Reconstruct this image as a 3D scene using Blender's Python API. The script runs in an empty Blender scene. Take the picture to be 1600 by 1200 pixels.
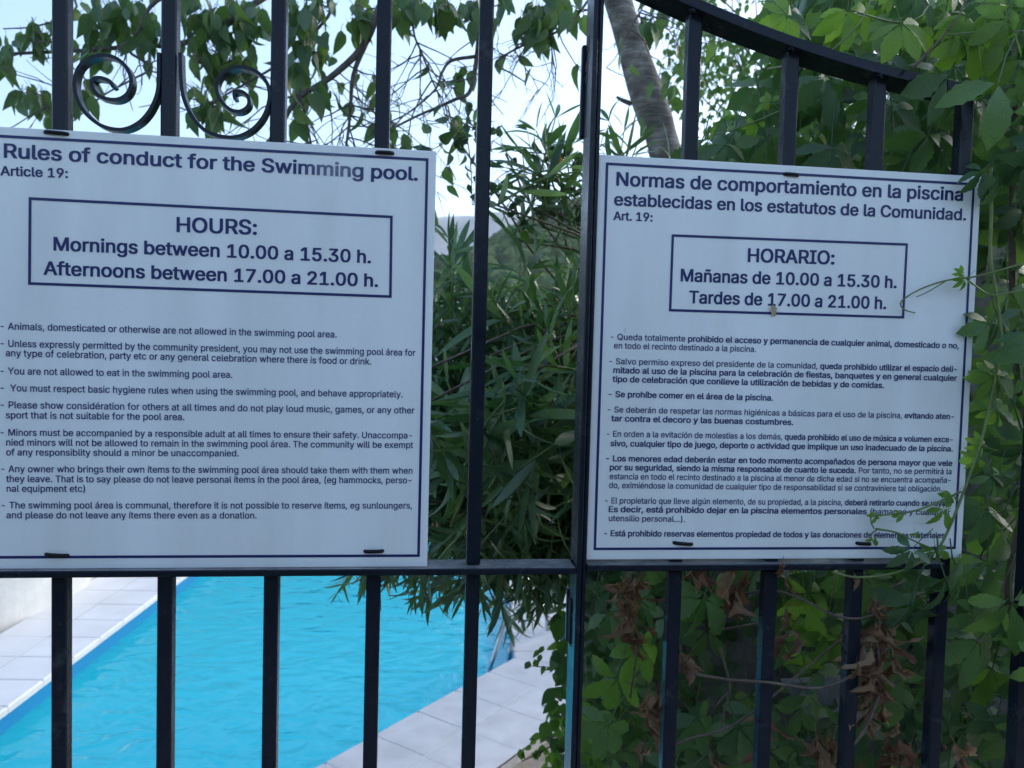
import bpy, math, random
import numpy as np
from mathutils import Vector, Matrix, noise

random.seed(7)
SC = bpy.context.scene
COL = SC.collection
R_ = math.radians

# ------------------------------------------------------------------ camera
CAM = Vector((0.0, -0.87, 2.2))
YAW, PITCH, ROLL = R_(6.63), R_(2.5), R_(1.545)
fw = Vector((math.sin(YAW)*math.cos(PITCH), math.cos(YAW)*math.cos(PITCH), -math.sin(PITCH)))
rt = Vector((math.cos(YAW), -math.sin(YAW), 0))
up = rt.cross(fw)
CR = rt*math.cos(ROLL) + up*math.sin(ROLL)
CU = up*math.cos(ROLL) - rt*math.sin(ROLL)
cam = bpy.data.cameras.new('camera')
camo = bpy.data.objects.new('camera', cam)
COL.objects.link(camo)
camo.matrix_world = Matrix(((CR.x, CU.x, -fw.x, CAM.x), (CR.y, CU.y, -fw.y, CAM.y), (CR.z, CU.z, -fw.z, CAM.z), (0, 0, 0, 1)))
cam.sensor_width = 36
cam.lens = 27
cam.clip_start = 0.02
cam.clip_end = 20000
cam.dof.use_dof = True
cam.dof.focus_distance = 0.90
cam.dof.aperture_fstop = 10
SC.camera = camo

# ------------------------------------------------------------------ light
SUN_EL, SUN_AZ = R_(28), R_(62)          # azimuth from +Y towards +X
world = bpy.data.worlds.new('World')
SC.world = world
world.use_nodes = True
wn = world.node_tree
sky = wn.nodes.new('ShaderNodeTexSky')
sky.sky_type = 'NISHITA'
sky.sun_disc = False
sky.sun_elevation = SUN_EL
sky.sun_rotation = SUN_AZ
sky.air_density = 1.0
sky.dust_density = 1.1
sky.ozone_density = 1.6
bg = wn.nodes['Background']
bg.inputs[1].default_value = 0.10
wn.links.new(sky.outputs[0], bg.inputs[0])
sl = bpy.data.lights.new('sun', 'SUN')
sl.energy = 0.6
sl.angle = R_(20)
sl.color = (1, 0.95, 0.88)
so = bpy.data.objects.new('sun', sl)
COL.objects.link(so)
sd = Vector((math.sin(SUN_AZ)*math.cos(SUN_EL), math.cos(SUN_AZ)*math.cos(SUN_EL), math.sin(SUN_EL)))
so.rotation_euler = sd.to_track_quat('Z', 'Y').to_euler()
so.location = (0, 0, 12)
SC.view_settings.view_transform = 'Standard'
SC.view_settings.look = 'None'
SC.view_settings.gamma = 1
SC.view_settings.use_curve_mapping = False
SC.view_settings.exposure = 2.1
SC.cycles.max_bounces = 8
SC.cycles.transparent_max_bounces = 12
SC.cycles.caustics_reflective = False
SC.cycles.caustics_refractive = False

# ------------------------------------------------------------------ measuring helpers (picture 1600x1200 -> world)
def ray(px, py):
    return fw + CR*((px-800)/1200) + CU*((600-py)/1200)
def on_y(px, py, Y):
    d = ray(px, py)
    return CAM + d*((Y-CAM.y)/d.y)
def on_z(px, py, Z=0.0):
    d = ray(px, py)
    return CAM + d*((Z-CAM.z)/d.z)
def project(p):
    v = p-CAM
    w = v.dot(fw)
    if w <= 0.05:
        return None
    return 800+1200*v.dot(CR)/w, 600-1200*v.dot(CU)/w, w

# ------------------------------------------------------------------ object helpers
def tag(o, label=None, cat=None, group=None, kind=None):
    if label: o['label'] = label
    if cat: o['category'] = cat
    if group: o['group'] = group
    if kind: o['kind'] = kind
    return o
def thing(name, loc, label, cat, group=None):
    o = bpy.data.objects.new(name, None)
    COL.objects.link(o)
    o.location = loc
    o.empty_display_size = 0.05
    return tag(o, label, cat, group)
def base_of(parent):
    v = Vector((0, 0, 0))
    while parent is not None:
        v = v + Vector(parent.location)
        parent = parent.parent
    return v
def mk(name, verts, faces, m, parent=None, smooth=False, kind=None):
    me = bpy.data.meshes.new(name)
    me.from_pydata([tuple(v) for v in verts], [], faces)
    if m: me.materials.append(m)
    if smooth:
        me.polygons.foreach_set('use_smooth', [True]*len(me.polygons))
    me.update()
    o = bpy.data.objects.new(name, me)
    COL.objects.link(o)
    if parent is not None:
        o.parent = parent
        o.location = -base_of(parent)
    if kind: o['kind'] = kind
    return o

class MB:
    def __init__(s):
        s.v = []; s.f = []
    def add(s, v, f):
        n = len(s.v)
        s.v += [Vector(a) for a in v]
        s.f += [tuple(i+n for i in q) for q in f]
        return s
    def box(s, a, b, ch=0.0):
        """axis aligned box a..b with chamfered edges ch"""
        x0, y0, z0 = a; x1, y1, z1 = b
        if ch <= 0:
            v = [(x0,y0,z0),(x1,y0,z0),(x1,y1,z0),(x0,y1,z0),(x0,y0,z1),(x1,y0,z1),(x1,y1,z1),(x0,y1,z1)]
            return s.add(v, [(0,3,2,1),(4,5,6,7),(0,1,5,4),(1,2,6,5),(2,3,7,6),(3,0,4,7)])
        c = ch
        V = []; idx = {}
        for ix, X in enumerate((x0, x1)):
            for iy, Y in enumerate((y0, y1)):
                for iz, Z in enumerate((z0, z1)):
                    sx = c if ix == 0 else -c; sy = c if iy == 0 else -c; sz = c if iz == 0 else -c
                    idx[(ix,iy,iz,0)] = len(V); V.append((X, Y+sy, Z+sz))
                    idx[(ix,iy,iz,1)] = len(V); V.append((X+sx, Y, Z+sz))
                    idx[(ix,iy,iz,2)] = len(V); V.append((X+sx, Y+sy, Z))
        F = []
        q = [(0,0),(1,0),(1,1),(0,1)]
        for i in (0, 1):
            f = [idx[(i,a_,b_,0)] for a_, b_ in q]; F.append(tuple(f if i else f[::-1]))
            f = [idx[(a_,i,b_,1)] for a_, b_ in q]; F.append(tuple(f[::-1] if i else f))
            f = [idx[(a_,b_,i,2)] for a_, b_ in q]; F.append(tuple(f if i else f[::-1]))
        for i in (0, 1):
            for j in (0, 1):
                F.append((idx[(i,j,0,0)], idx[(i,j,1,0)], idx[(i,j,1,1)], idx[(i,j,0,1)]))
                F.append((idx[(i,0,j,0)], idx[(i,1,j,0)], idx[(i,1,j,2)], idx[(i,0,j,2)]))
                F.append((idx[(0,i,j,1)], idx[(1,i,j,1)], idx[(1,i,j,2)], idx[(0,i,j,2)]))
        for i in (0, 1):
            for j in (0, 1):
                for k in (0, 1):
                    F.append((idx[(i,j,k,0)], idx[(i,j,k,1)], idx[(i,j,k,2)]))
        return s.add(V, F)
    def tube(s, pts, r, n=6, r1=None, cap=True):
        pts = [Vector(p) for p in pts]
        m = len(pts)
        if r1 is None: r1 = r
        prev = None
        V = []; F = []
        for i, p in enumerate(pts):
            t = (pts[min(i+1, m-1)]-pts[max(i-1, 0)])
            if t.length < 1e-9: t = Vector((0, 0, 1))
            t.normalize()
            if prev is None:
                a = Vector((0, 0, 1)) if abs(t.z) < .9 else Vector((1, 0, 0))
                u = t.cross(a).normalized()
            else:
                u = (prev - t*prev.dot(t))
                u = u.normalized() if u.length > 1e-6 else t.cross(Vector((1, 0, .3))).normalized()
            prev = u
            w = t.cross(u)
            rad = (r+(r1-r)*i/max(1, m-1)) if not callable(r) else r(i/max(1, m-1))
            for k in range(n):
                a = 2*math.pi*k/n
                V.append(p+u*(rad*math.cos(a))+w*(rad*math.sin(a)))
        for i in range(m-1):
            for k in range(n):
                k2 = (k+1) % n
                F.append((i*n+k, i*n+k2, (i+1)*n+k2, (i+1)*n+k))
        if cap:
            F.append(tuple(range(n))[::-1]); F.append(tuple((m-1)*n+k for k in range(n)))
        return s.add(V, F)
    def strip(s, pts, half_t, y0, y1):
        """flat bar bent in the gate plane: centre line pts (x,z), thickness 2*half_t, from y0 to y1 in depth"""
        P = [Vector((p[0], 0, p[1])) for p in pts]
        V = []; F = []; m = len(P)
        for i, p in enumerate(P):
            t = (P[min(i+1, m-1)]-P[max(i-1, 0)]).normalized()
            nrm = Vector((-t.z, 0, t.x))
            for sgn, y in ((1, y0), (-1, y0), (-1, y1), (1, y1)):
                q = p+nrm*(half_t*sgn)
                V.append((q.x, y, q.z))
        for i in range(m-1):
            for k in range(4):
                k2 = (k+1) % 4
                F.append((i*4+k, i*4+k2, (i+1)*4+k2, (i+1)*4+k))
        F.append((3, 2, 1, 0)); F.append(tuple((m-1)*4+k for k in range(4)))
        return s.add(V, F)
    def prism(s, poly, z0, z1, ch=0.0):
        """vertical prism over a CCW polygon, chamfered top edge"""
        n = len(poly)
        c = sum((Vector((p[0], p[1])) for p in poly), Vector((0, 0)))/n
        V = [(p[0], p[1], z0) for p in poly]+[(p[0], p[1], z1-ch) for p in poly]
        F = [tuple(range(n))[::-1]]
        for i in range(n):
            j = (i+1) % n
            F.append((i, j, n+j, n+i))
        if ch > 0:
            for p in poly:
                d = Vector((p[0], p[1]))-c
                k = max(0, 1-ch*1.2/max(d.length, .01))
                V.append((c.x+d.x*k, c.y+d.y*k, z1))
            for i in range(n):
                j = (i+1) % n
                F.append((n+i, n+j, 2*n+j, 2*n+i))
            F.append(tuple(2*n+i for i in range(n)))
        else:
            F.append(tuple(n+i for i in range(n)))
        return s.add(V, F)
    def build(s, name, m, parent=None, smooth=False, kind=None):
        return mk(name, s.v, s.f, m, parent, smooth, kind)

def smooth_path(pts, k=5):
    """Catmull-Rom through points"""
    P = [Vector(p) for p in pts]
    if len(P) < 3: return P
    P = [P[0]*2-P[1]]+P+[P[-1]*2-P[-2]]
    out = []
    for i in range(1, len(P)-2):
        for j in range(k):
            t = j/k
            a, b, c, d = P[i-1], P[i], P[i+1], P[i+2]
            out.append(0.5*((2*b)+(c-a)*t+(2*a-5*b+4*c-d)*t*t+(3*b-a-3*c+d)*t**3))
    out.append(P[-2])
    return out

# ------------------------------------------------------------------ materials
def new_mat(name):
    m = bpy.data.materials.new(name)
    m.use_nodes = True
    nt = m.node_tree
    return m, nt, nt.nodes['Principled BSDF']
def N(nt, t, **kw):
    n = nt.nodes.new(t)
    for k, v in kw.items():
        setattr(n, k, v)
    return n
def simple(name, c1, c2=None, scale=8, rough=.6, bump=0.0, bscale=None, spec=.5, metal=0, detail=5, thr=(.35, .65), coat=0):
    m, nt, b = new_mat(name)
    b.inputs['Roughness'].default_value = rough
    b.inputs['Specular IOR Level'].default_value = spec
    b.inputs['Metallic'].default_value = metal
    b.inputs['Coat Weight'].default_value = coat
    tc = N(nt, 'ShaderNodeTexCoord')
    if c2:
        no = N(nt, 'ShaderNodeTexNoise'); no.inputs['Scale'].default_value = scale; no.inputs['Detail'].default_value = detail
        nt.links.new(tc.outputs['Object'], no.inputs['Vector'])
        cr = N(nt, 'ShaderNodeValToRGB')
        cr.color_ramp.elements[0].position = thr[0]; cr.color_ramp.elements[1].position = thr[1]
        cr.color_ramp.elements[0].color = (*c1, 1); cr.color_ramp.elements[1].color = (*c2, 1)
        nt.links.new(no.outputs['Fac'], cr.inputs[0])
        nt.links.new(cr.outputs[0], b.inputs['Base Color'])
    else:
        b.inputs['Base Color'].default_value = (*c1, 1)
    if bump:
        n2 = N(nt, 'ShaderNodeTexNoise'); n2.inputs['Scale'].default_value = bscale or scale*4; n2.inputs['Detail'].default_value = 6
        nt.links.new(tc.outputs['Object'], n2.inputs['Vector'])
        bp = N(nt, 'ShaderNodeBump'); bp.inputs['Strength'].default_value = bump; bp.inputs['Distance'].default_value = .01
        nt.links.new(n2.outputs['Fac'], bp.inputs['Height'])
        nt.links.new(bp.outputs[0], b.inputs['Normal'])
    return m

def leaf_mat(name, cols, rough=.42, trans=.35, spec=.5, under=.6, tcol=None):
    """cols: list of base colours picked per leaf; translucent, slightly glossy"""
    m, nt, b = new_mat(name)
    out = nt.nodes['Material Output']
    oi = N(nt, 'ShaderNodeObjectInfo')
    at = N(nt, 'ShaderNodeAttribute', attribute_name='rnd')
    ad = N(nt, 'ShaderNodeMath', operation='ADD')
    fr = N(nt, 'ShaderNodeMath', operation='FRACT')
    nt.links.new(oi.outputs['Random'], ad.inputs[0]); nt.links.new(at.outputs['Fac'], ad.inputs[1])
    nt.links.new(ad.outputs[0], fr.inputs[0])
    cr = N(nt, 'ShaderNodeValToRGB')
    el = cr.color_ramp.elements
    while len(el) < len(cols): el.new(.5)
    for i, c in enumerate(cols):
        el[i].position = i/(len(cols)-1) if len(cols) > 1 else 0
        el[i].color = (*c, 1)
    nt.links.new(fr.outputs[0], cr.inputs[0])
    tc = N(nt, 'ShaderNodeTexCoord')
    no = N(nt, 'ShaderNodeTexNoise'); no.inputs['Scale'].default_value = 40; no.inputs['Detail'].default_value = 4
    nt.links.new(tc.outputs['Object'], no.inputs['Vector'])
    hs = N(nt, 'ShaderNodeMix', data_type='RGBA', blend_type='MULTIPLY')
    hs.inputs[0].default_value = .45
    nt.links.new(cr.outputs[0], hs.inputs[6])
    mr = N(nt, 'ShaderNodeMapRange'); mr.inputs[1].default_value = .3; mr.inputs[2].default_value = .7; mr.inputs[3].default_value = .5; mr.inputs[4].default_value = 1.3
    nt.links.new(no.outputs['Fac'], mr.inputs[0])
    nt.links.new(mr.outputs[0], hs.inputs[7])
    gb = N(nt, 'ShaderNodeNewGeometry')
    ub = N(nt, 'ShaderNodeMath', operation='MULTIPLY'); ub.inputs[1].default_value = under
    nt.links.new(gb.outputs['Backfacing'], ub.inputs[0])
    um = N(nt, 'ShaderNodeMix', data_type='RGBA'); um.inputs[7].default_value = (.15, .21, .14, 1)
    nt.links.new(ub.outputs[0], um.inputs[0]); nt.links.new(hs.outputs[2], um.inputs[6])
    nt.links.new(um.outputs[2], b.inputs['Base Color'])
    b.inputs['Roughness'].default_value = rough
    b.inputs['Specular IOR Level'].default_value = spec
    bp = N(nt, 'ShaderNodeBump'); bp.inputs['Strength'].default_value = .35; bp.inputs['Distance'].default_value = .004
    nt.links.new(no.outputs['Fac'], bp.inputs['Height']); nt.links.new(bp.outputs[0], b.inputs['Normal'])
    tr = N(nt, 'ShaderNodeBsdfTranslucent')
    mt = N(nt, 'ShaderNodeMix', data_type='RGBA', blend_type='MULTIPLY'); mt.inputs[0].default_value = 1
    nt.links.new(hs.outputs[2], mt.inputs[6]); mt.inputs[7].default_value = (*(tcol or (1.5, 1.75, .75)), 1)
    nt.links.new(mt.outputs[2], tr.inputs[0])
    mx = N(nt, 'ShaderNodeMixShader'); mx.inputs[0].default_value = trans
    nt.links.new(b.outputs[0], mx.inputs[1]); nt.links.new(tr.outputs[0], mx.inputs[2])
    nt.links.new(mx.outputs[0], out.inputs['Surface'])
    return m

M = {}
M['creeper'] = leaf_mat('creeper leaf', [(.045,.105,.045),(.065,.145,.045),(.10,.20,.055),(.055,.12,.06),(.14,.25,.06)], rough=.32, trans=.34, spec=.6)
M['creeper_young'] = leaf_mat('young creeper leaf', [(.13,.24,.04),(.18,.30,.05),(.10,.2,.035)], rough=.4, trans=.45)
M['oleander'] = leaf_mat('oleander leaf', [(.042,.10,.045),(.062,.14,.058),(.09,.175,.075),(.13,.23,.065)], rough=.36, trans=.28, spec=.6)
M['tree_leaf'] = leaf_mat('tree leaf', [(.045,.10,.04),(.07,.135,.05),(.11,.18,.06)], rough=.42, trans=.36)
M['small_leaf'] = leaf_mat('small leaf', [(.025,.055,.028),(.04,.08,.03)], rough=.45, trans=.3)
M['yard_leaf'] = leaf_mat('bright leaf', [(.06,.13,.03),(.09,.18,.035),(.12,.22,.05)], rough=.45, trans=.4)
M['dried'] = leaf_mat('dried leaf', [(.22,.13,.07),(.32,.22,.13),(.18,.08,.05),(.38,.28,.18)], rough=.75, trans=.15, spec=.2, under=0, tcol=(1.4,1,.6))
M['petal'] = leaf_mat('yellow leaf', [(.45,.22,.03),(.4,.18,.02)], rough=.6, trans=.4, under=0, tcol=(1.3,1,.6))
M['stem_green'] = simple('green stem', (.10,.15,.04), (.16,.20,.06), 60, .5, .1)
M['stem_brown'] = simple('brown stem', (.09,.06,.045), (.16,.12,.09), 60, .8, .3)
M['twig'] = simple('twig bark', (.06,.052,.045), (.14,.12,.105), 50, .85, .4)

def bark():
    m, nt, b = new_mat('ringed bark')
    tc = N(nt, 'ShaderNodeTexCoord')
    mp = N(nt, 'ShaderNodeMapping'); mp.inputs['Scale'].default_value = (9, 9, 60)
    mp.inputs['Rotation'].default_value = (0, R_(-20), 0)
    nt.links.new(tc.outputs['Object'], mp.inputs[0])
    no = N(nt, 'ShaderNodeTexNoise'); no.inputs['Scale'].default_value = 1.0; no.inputs['Detail'].default_value = 6; no.inputs['Distortion'].default_value = .8
    nt.links.new(mp.outputs[0], no.inputs['Vector'])
    n2 = N(nt, 'ShaderNodeTexNoise'); n2.inputs['Scale'].default_value = 12; n2.inputs['Detail'].default_value = 5
    nt.links.new(tc.outputs['Object'], n2.inputs['Vector'])
    cr = N(nt, 'ShaderNodeValToRGB'); cr.color_ramp.elements[0].position = .32; cr.color_ramp.elements[1].position = .68
    cr.color_ramp.elements[0].color = (.12,.11,.10,1); cr.color_ramp.elements[1].color = (.34,.32,.29,1)
    nt.links.new(no.outputs['Fac'], cr.inputs[0])
    c2 = N(nt, 'ShaderNodeValToRGB'); c2.color_ramp.elements[0].position = .42; c2.color_ramp.elements[1].position = .62
    c2.color_ramp.elements[0].color = (.35,.33,.3,1); c2.color_ramp.elements[1].color = (1,1,1,1)
    nt.links.new(n2.outputs['Fac'], c2.inputs[0])
    mx = N(nt, 'ShaderNodeMix', data_type='RGBA', blend_type='MULTIPLY'); mx.inputs[0].default_value = .8
    nt.links.new(cr.outputs[0], mx.inputs[6]); nt.links.new(c2.outputs[0], mx.inputs[7])
    nt.links.new(mx.outputs[2], b.inputs['Base Color'])
    b.inputs['Roughness'].default_value = .85
    bp = N(nt, 'ShaderNodeBump'); bp.inputs['Strength'].default_value = .8; bp.inputs['Distance'].default_value = .01
    nt.links.new(no.outputs['Fac'], bp.inputs['Height']); nt.links.new(bp.outputs[0], b.inputs['Normal'])
    return m
M['bark'] = bark()

def iron():
    m, nt, b = new_mat('black gloss paint on iron')
    tc = N(nt, 'ShaderNodeTexCoord')
    n1 = N(nt, 'ShaderNodeTexNoise'); n1.inputs['Scale'].default_value = 90; n1.inputs['Detail'].default_value = 6
    n2 = N(nt, 'ShaderNodeTexNoise'); n2.inputs['Scale'].default_value = 22; n2.inputs['Detail'].default_value = 8; n2.inputs['Roughness'].default_value = .7
    nt.links.new(tc.outputs['Object'], n1.inputs['Vector']); nt.links.new(tc.outputs['Object'], n2.inputs['Vector'])
    cr = N(nt, 'ShaderNodeValToRGB')
    e = cr.color_ramp.elements
    e[0].position = .0; e[0].color = (.006,.009,.016,1)
    e[1].position = .62; e[1].color = (.012,.016,.026,1)
    x = e.new(.70); x.color = (.05,.055,.06,1)
    x = e.new(.76); x.color = (.10,.075,.06,1)
    # pale dust and chalky wear on upward faces, plus their grazing sky reflection painted in
    ge = N(nt, 'ShaderNodeNewGeometry'); sx = N(nt, 'ShaderNodeSeparateXYZ')
    nt.links.new(ge.outputs['True Normal'], sx.inputs[0])
    du = N(nt, 'ShaderNodeMapRange'); du.inputs[1].default_value = .8; du.inputs[2].default_value = 1.0
    nt.links.new(sx.outputs['Z'], du.inputs[0])
    dn = N(nt, 'ShaderNodeMapRange'); dn.inputs[1].default_value = .30; dn.inputs[2].default_value = .62; dn.inputs[3].default_value = 1.0; dn.inputs[4].default_value = .35
    nt.links.new(n2.outputs['Fac'], dn.inputs[0])
    dm = N(nt, 'ShaderNodeMath', operation='MULTIPLY'); nt.links.new(du.outputs[0], dm.inputs[0]); nt.links.new(dn.outputs[0], dm.inputs[1])
    dx = N(nt, 'ShaderNodeMix', data_type='RGBA'); dx.inputs[7].default_value = (.26, .26, .27, 1)
    nt.links.new(dm.outputs[0], dx.inputs[0])
    nt.links.new(n2.outputs['Fac'], cr.inputs[0]); nt.links.new(cr.outputs[0], dx.inputs[6]); nt.links.new(dx.outputs[2], b.inputs['Base Color'])
    b.inputs['Specular IOR Level'].default_value = .2
    mr = N(nt, 'ShaderNodeMapRange'); mr.inputs[1].default_value = .3; mr.inputs[2].default_value = .7; mr.inputs[3].default_value = .14; mr.inputs[4].default_value = .32
    nt.links.new(n2.outputs['Fac'], mr.inputs[0]); nt.links.new(mr.outputs[0], b.inputs['Roughness'])
    bp = N(nt, 'ShaderNodeBump'); bp.inputs['Strength'].default_value = .25; bp.inputs['Distance'].default_value = .002
    nt.links.new(n1.outputs['Fac'], bp.inputs['Height']); nt.links.new(bp.outputs[0], b.inputs['Normal'])
    return m
M['iron'] = iron()
M['rust'] = simple('rust', (.10,.055,.035), (.03,.025,.03), 60, .85, .5, thr=(.4,.6))
M['slot'] = simple('painted slot shade', (.004,.004,.006), rough=.9)

def sign_white():
    m, nt, b = new_mat('white sign plastic')
    tc = N(nt, 'ShaderNodeTexCoord')
    mp = N(nt, 'ShaderNodeMapping'); mp.inputs['Scale'].default_value = (14, 14, 2.2)
    nt.links.new(tc.outputs['Object'], mp.inputs[0])
    n1 = N(nt, 'ShaderNodeTexNoise'); n1.inputs['Scale'].default_value = 1; n1.inputs['Detail'].default_value = 7
    nt.links.new(mp.outputs[0], n1.inputs['Vector'])
    cr = N(nt, 'ShaderNodeValToRGB'); cr.color_ramp.elements[0].position = .25; cr.color_ramp.elements[1].position = .6
    cr.color_ramp.elements[0].color = (.72,.72,.70,1); cr.color_ramp.elements[1].color = (.84,.84,.84,1)
    nt.links.new(n1.outputs['Fac'], cr.inputs[0])
    n3 = N(nt, 'ShaderNodeTexNoise'); n3.inputs['Scale'].default_value = 55; n3.inputs['Detail'].default_value = 3
    nt.links.new(tc.outputs['Object'], n3.inputs['Vector'])
    c3 = N(nt, 'ShaderNodeValToRGB'); c3.color_ramp.elements[0].position = .74; c3.color_ramp.elements[1].position = .80
    c3.color_ramp.elements[0].color = (1,1,1,1); c3.color_ramp.elements[1].color = (.72,.68,.62,1)
    nt.links.new(n3.outputs['Fac'], c3.inputs[0])
    mx = N(nt, 'ShaderNodeMix', data_type='RGBA', blend_type='MULTIPLY'); mx.inputs[0].default_value = 1
    nt.links.new(cr.outputs[0], mx.inputs[6]); nt.links.new(c3.outputs[0], mx.inputs[7])
    nt.links.new(mx.outputs[2], b.inputs['Base Color'])
    b.inputs['Roughness'].default_value = .33
    mr = N(nt, 'ShaderNodeMapRange'); mr.inputs[3].default_value = .25; mr.inputs[4].default_value = .5
    nt.links.new(n1.outputs['Fac'], mr.inputs[0]); nt.links.new(mr.outputs[0], b.inputs['Roughness'])
    return m
M['sign'] = sign_white()

def navy_print():
    """navy vinyl, paler round one spot of the English board"""
    m, nt, b = new_mat('navy print')
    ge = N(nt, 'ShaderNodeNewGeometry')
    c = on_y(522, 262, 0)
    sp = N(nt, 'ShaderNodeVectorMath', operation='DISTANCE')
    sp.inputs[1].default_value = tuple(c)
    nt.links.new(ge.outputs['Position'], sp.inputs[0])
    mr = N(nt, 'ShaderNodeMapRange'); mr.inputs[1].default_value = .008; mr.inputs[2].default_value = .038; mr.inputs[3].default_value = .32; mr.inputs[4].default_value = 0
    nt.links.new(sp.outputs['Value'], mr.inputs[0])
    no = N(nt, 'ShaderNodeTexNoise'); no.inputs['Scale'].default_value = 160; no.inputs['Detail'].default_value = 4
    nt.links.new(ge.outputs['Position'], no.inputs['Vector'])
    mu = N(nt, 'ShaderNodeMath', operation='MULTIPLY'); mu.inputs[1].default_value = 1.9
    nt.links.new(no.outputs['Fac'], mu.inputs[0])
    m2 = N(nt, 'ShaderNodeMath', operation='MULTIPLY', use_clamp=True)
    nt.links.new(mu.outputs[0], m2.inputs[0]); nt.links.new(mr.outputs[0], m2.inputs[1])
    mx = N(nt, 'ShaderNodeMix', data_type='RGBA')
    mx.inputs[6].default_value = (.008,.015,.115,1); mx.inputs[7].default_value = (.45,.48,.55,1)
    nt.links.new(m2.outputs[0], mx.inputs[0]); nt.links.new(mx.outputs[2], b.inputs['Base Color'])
    b.inputs['Roughness'].default_value = .4
    return m
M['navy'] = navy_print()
M['tie'] = simple('black nylon', (.005,.005,.007), rough=.45, spec=.25)
M['tile'] = simple('pale ceramic tile', (.43,.425,.42), (.52,.515,.51), 6, .55, .12, 60, detail=8)
M['tile_white'] = simple('white tile', (.64,.63,.61), (.71,.70,.685), 3, .5, .08, 50, detail=8)
M['grout'] = simple('pale grout', (.42,.415,.41), (.50,.495,.49), 30, .9, .2)
M['render_white'] = simple('white rendered plaster', (.56,.57,.55), (.68,.68,.66), 4, .85, .3, 40)
M['soil'] = simple('sandy ground', (.16,.125,.09), (.30,.26,.20), 5, .95, .8, 30)
M['concrete'] = simple('grey concrete', (.24,.24,.22), (.36,.36,.34), 6, .9, .6, 60)
M['added_wall_dark'] = simple('dark added backing wall', (.07,.07,.06), (.17,.16,.15), 6, .95, .9, 40)
M['steel'] = simple('dull stainless steel', (.42,.45,.48), (.55,.58,.6), 30, .32, metal=1)
M['slate'] = simple('grey slate', (.20,.19,.20), (.30,.29,.30), 10, .8, .4, 60)


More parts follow.
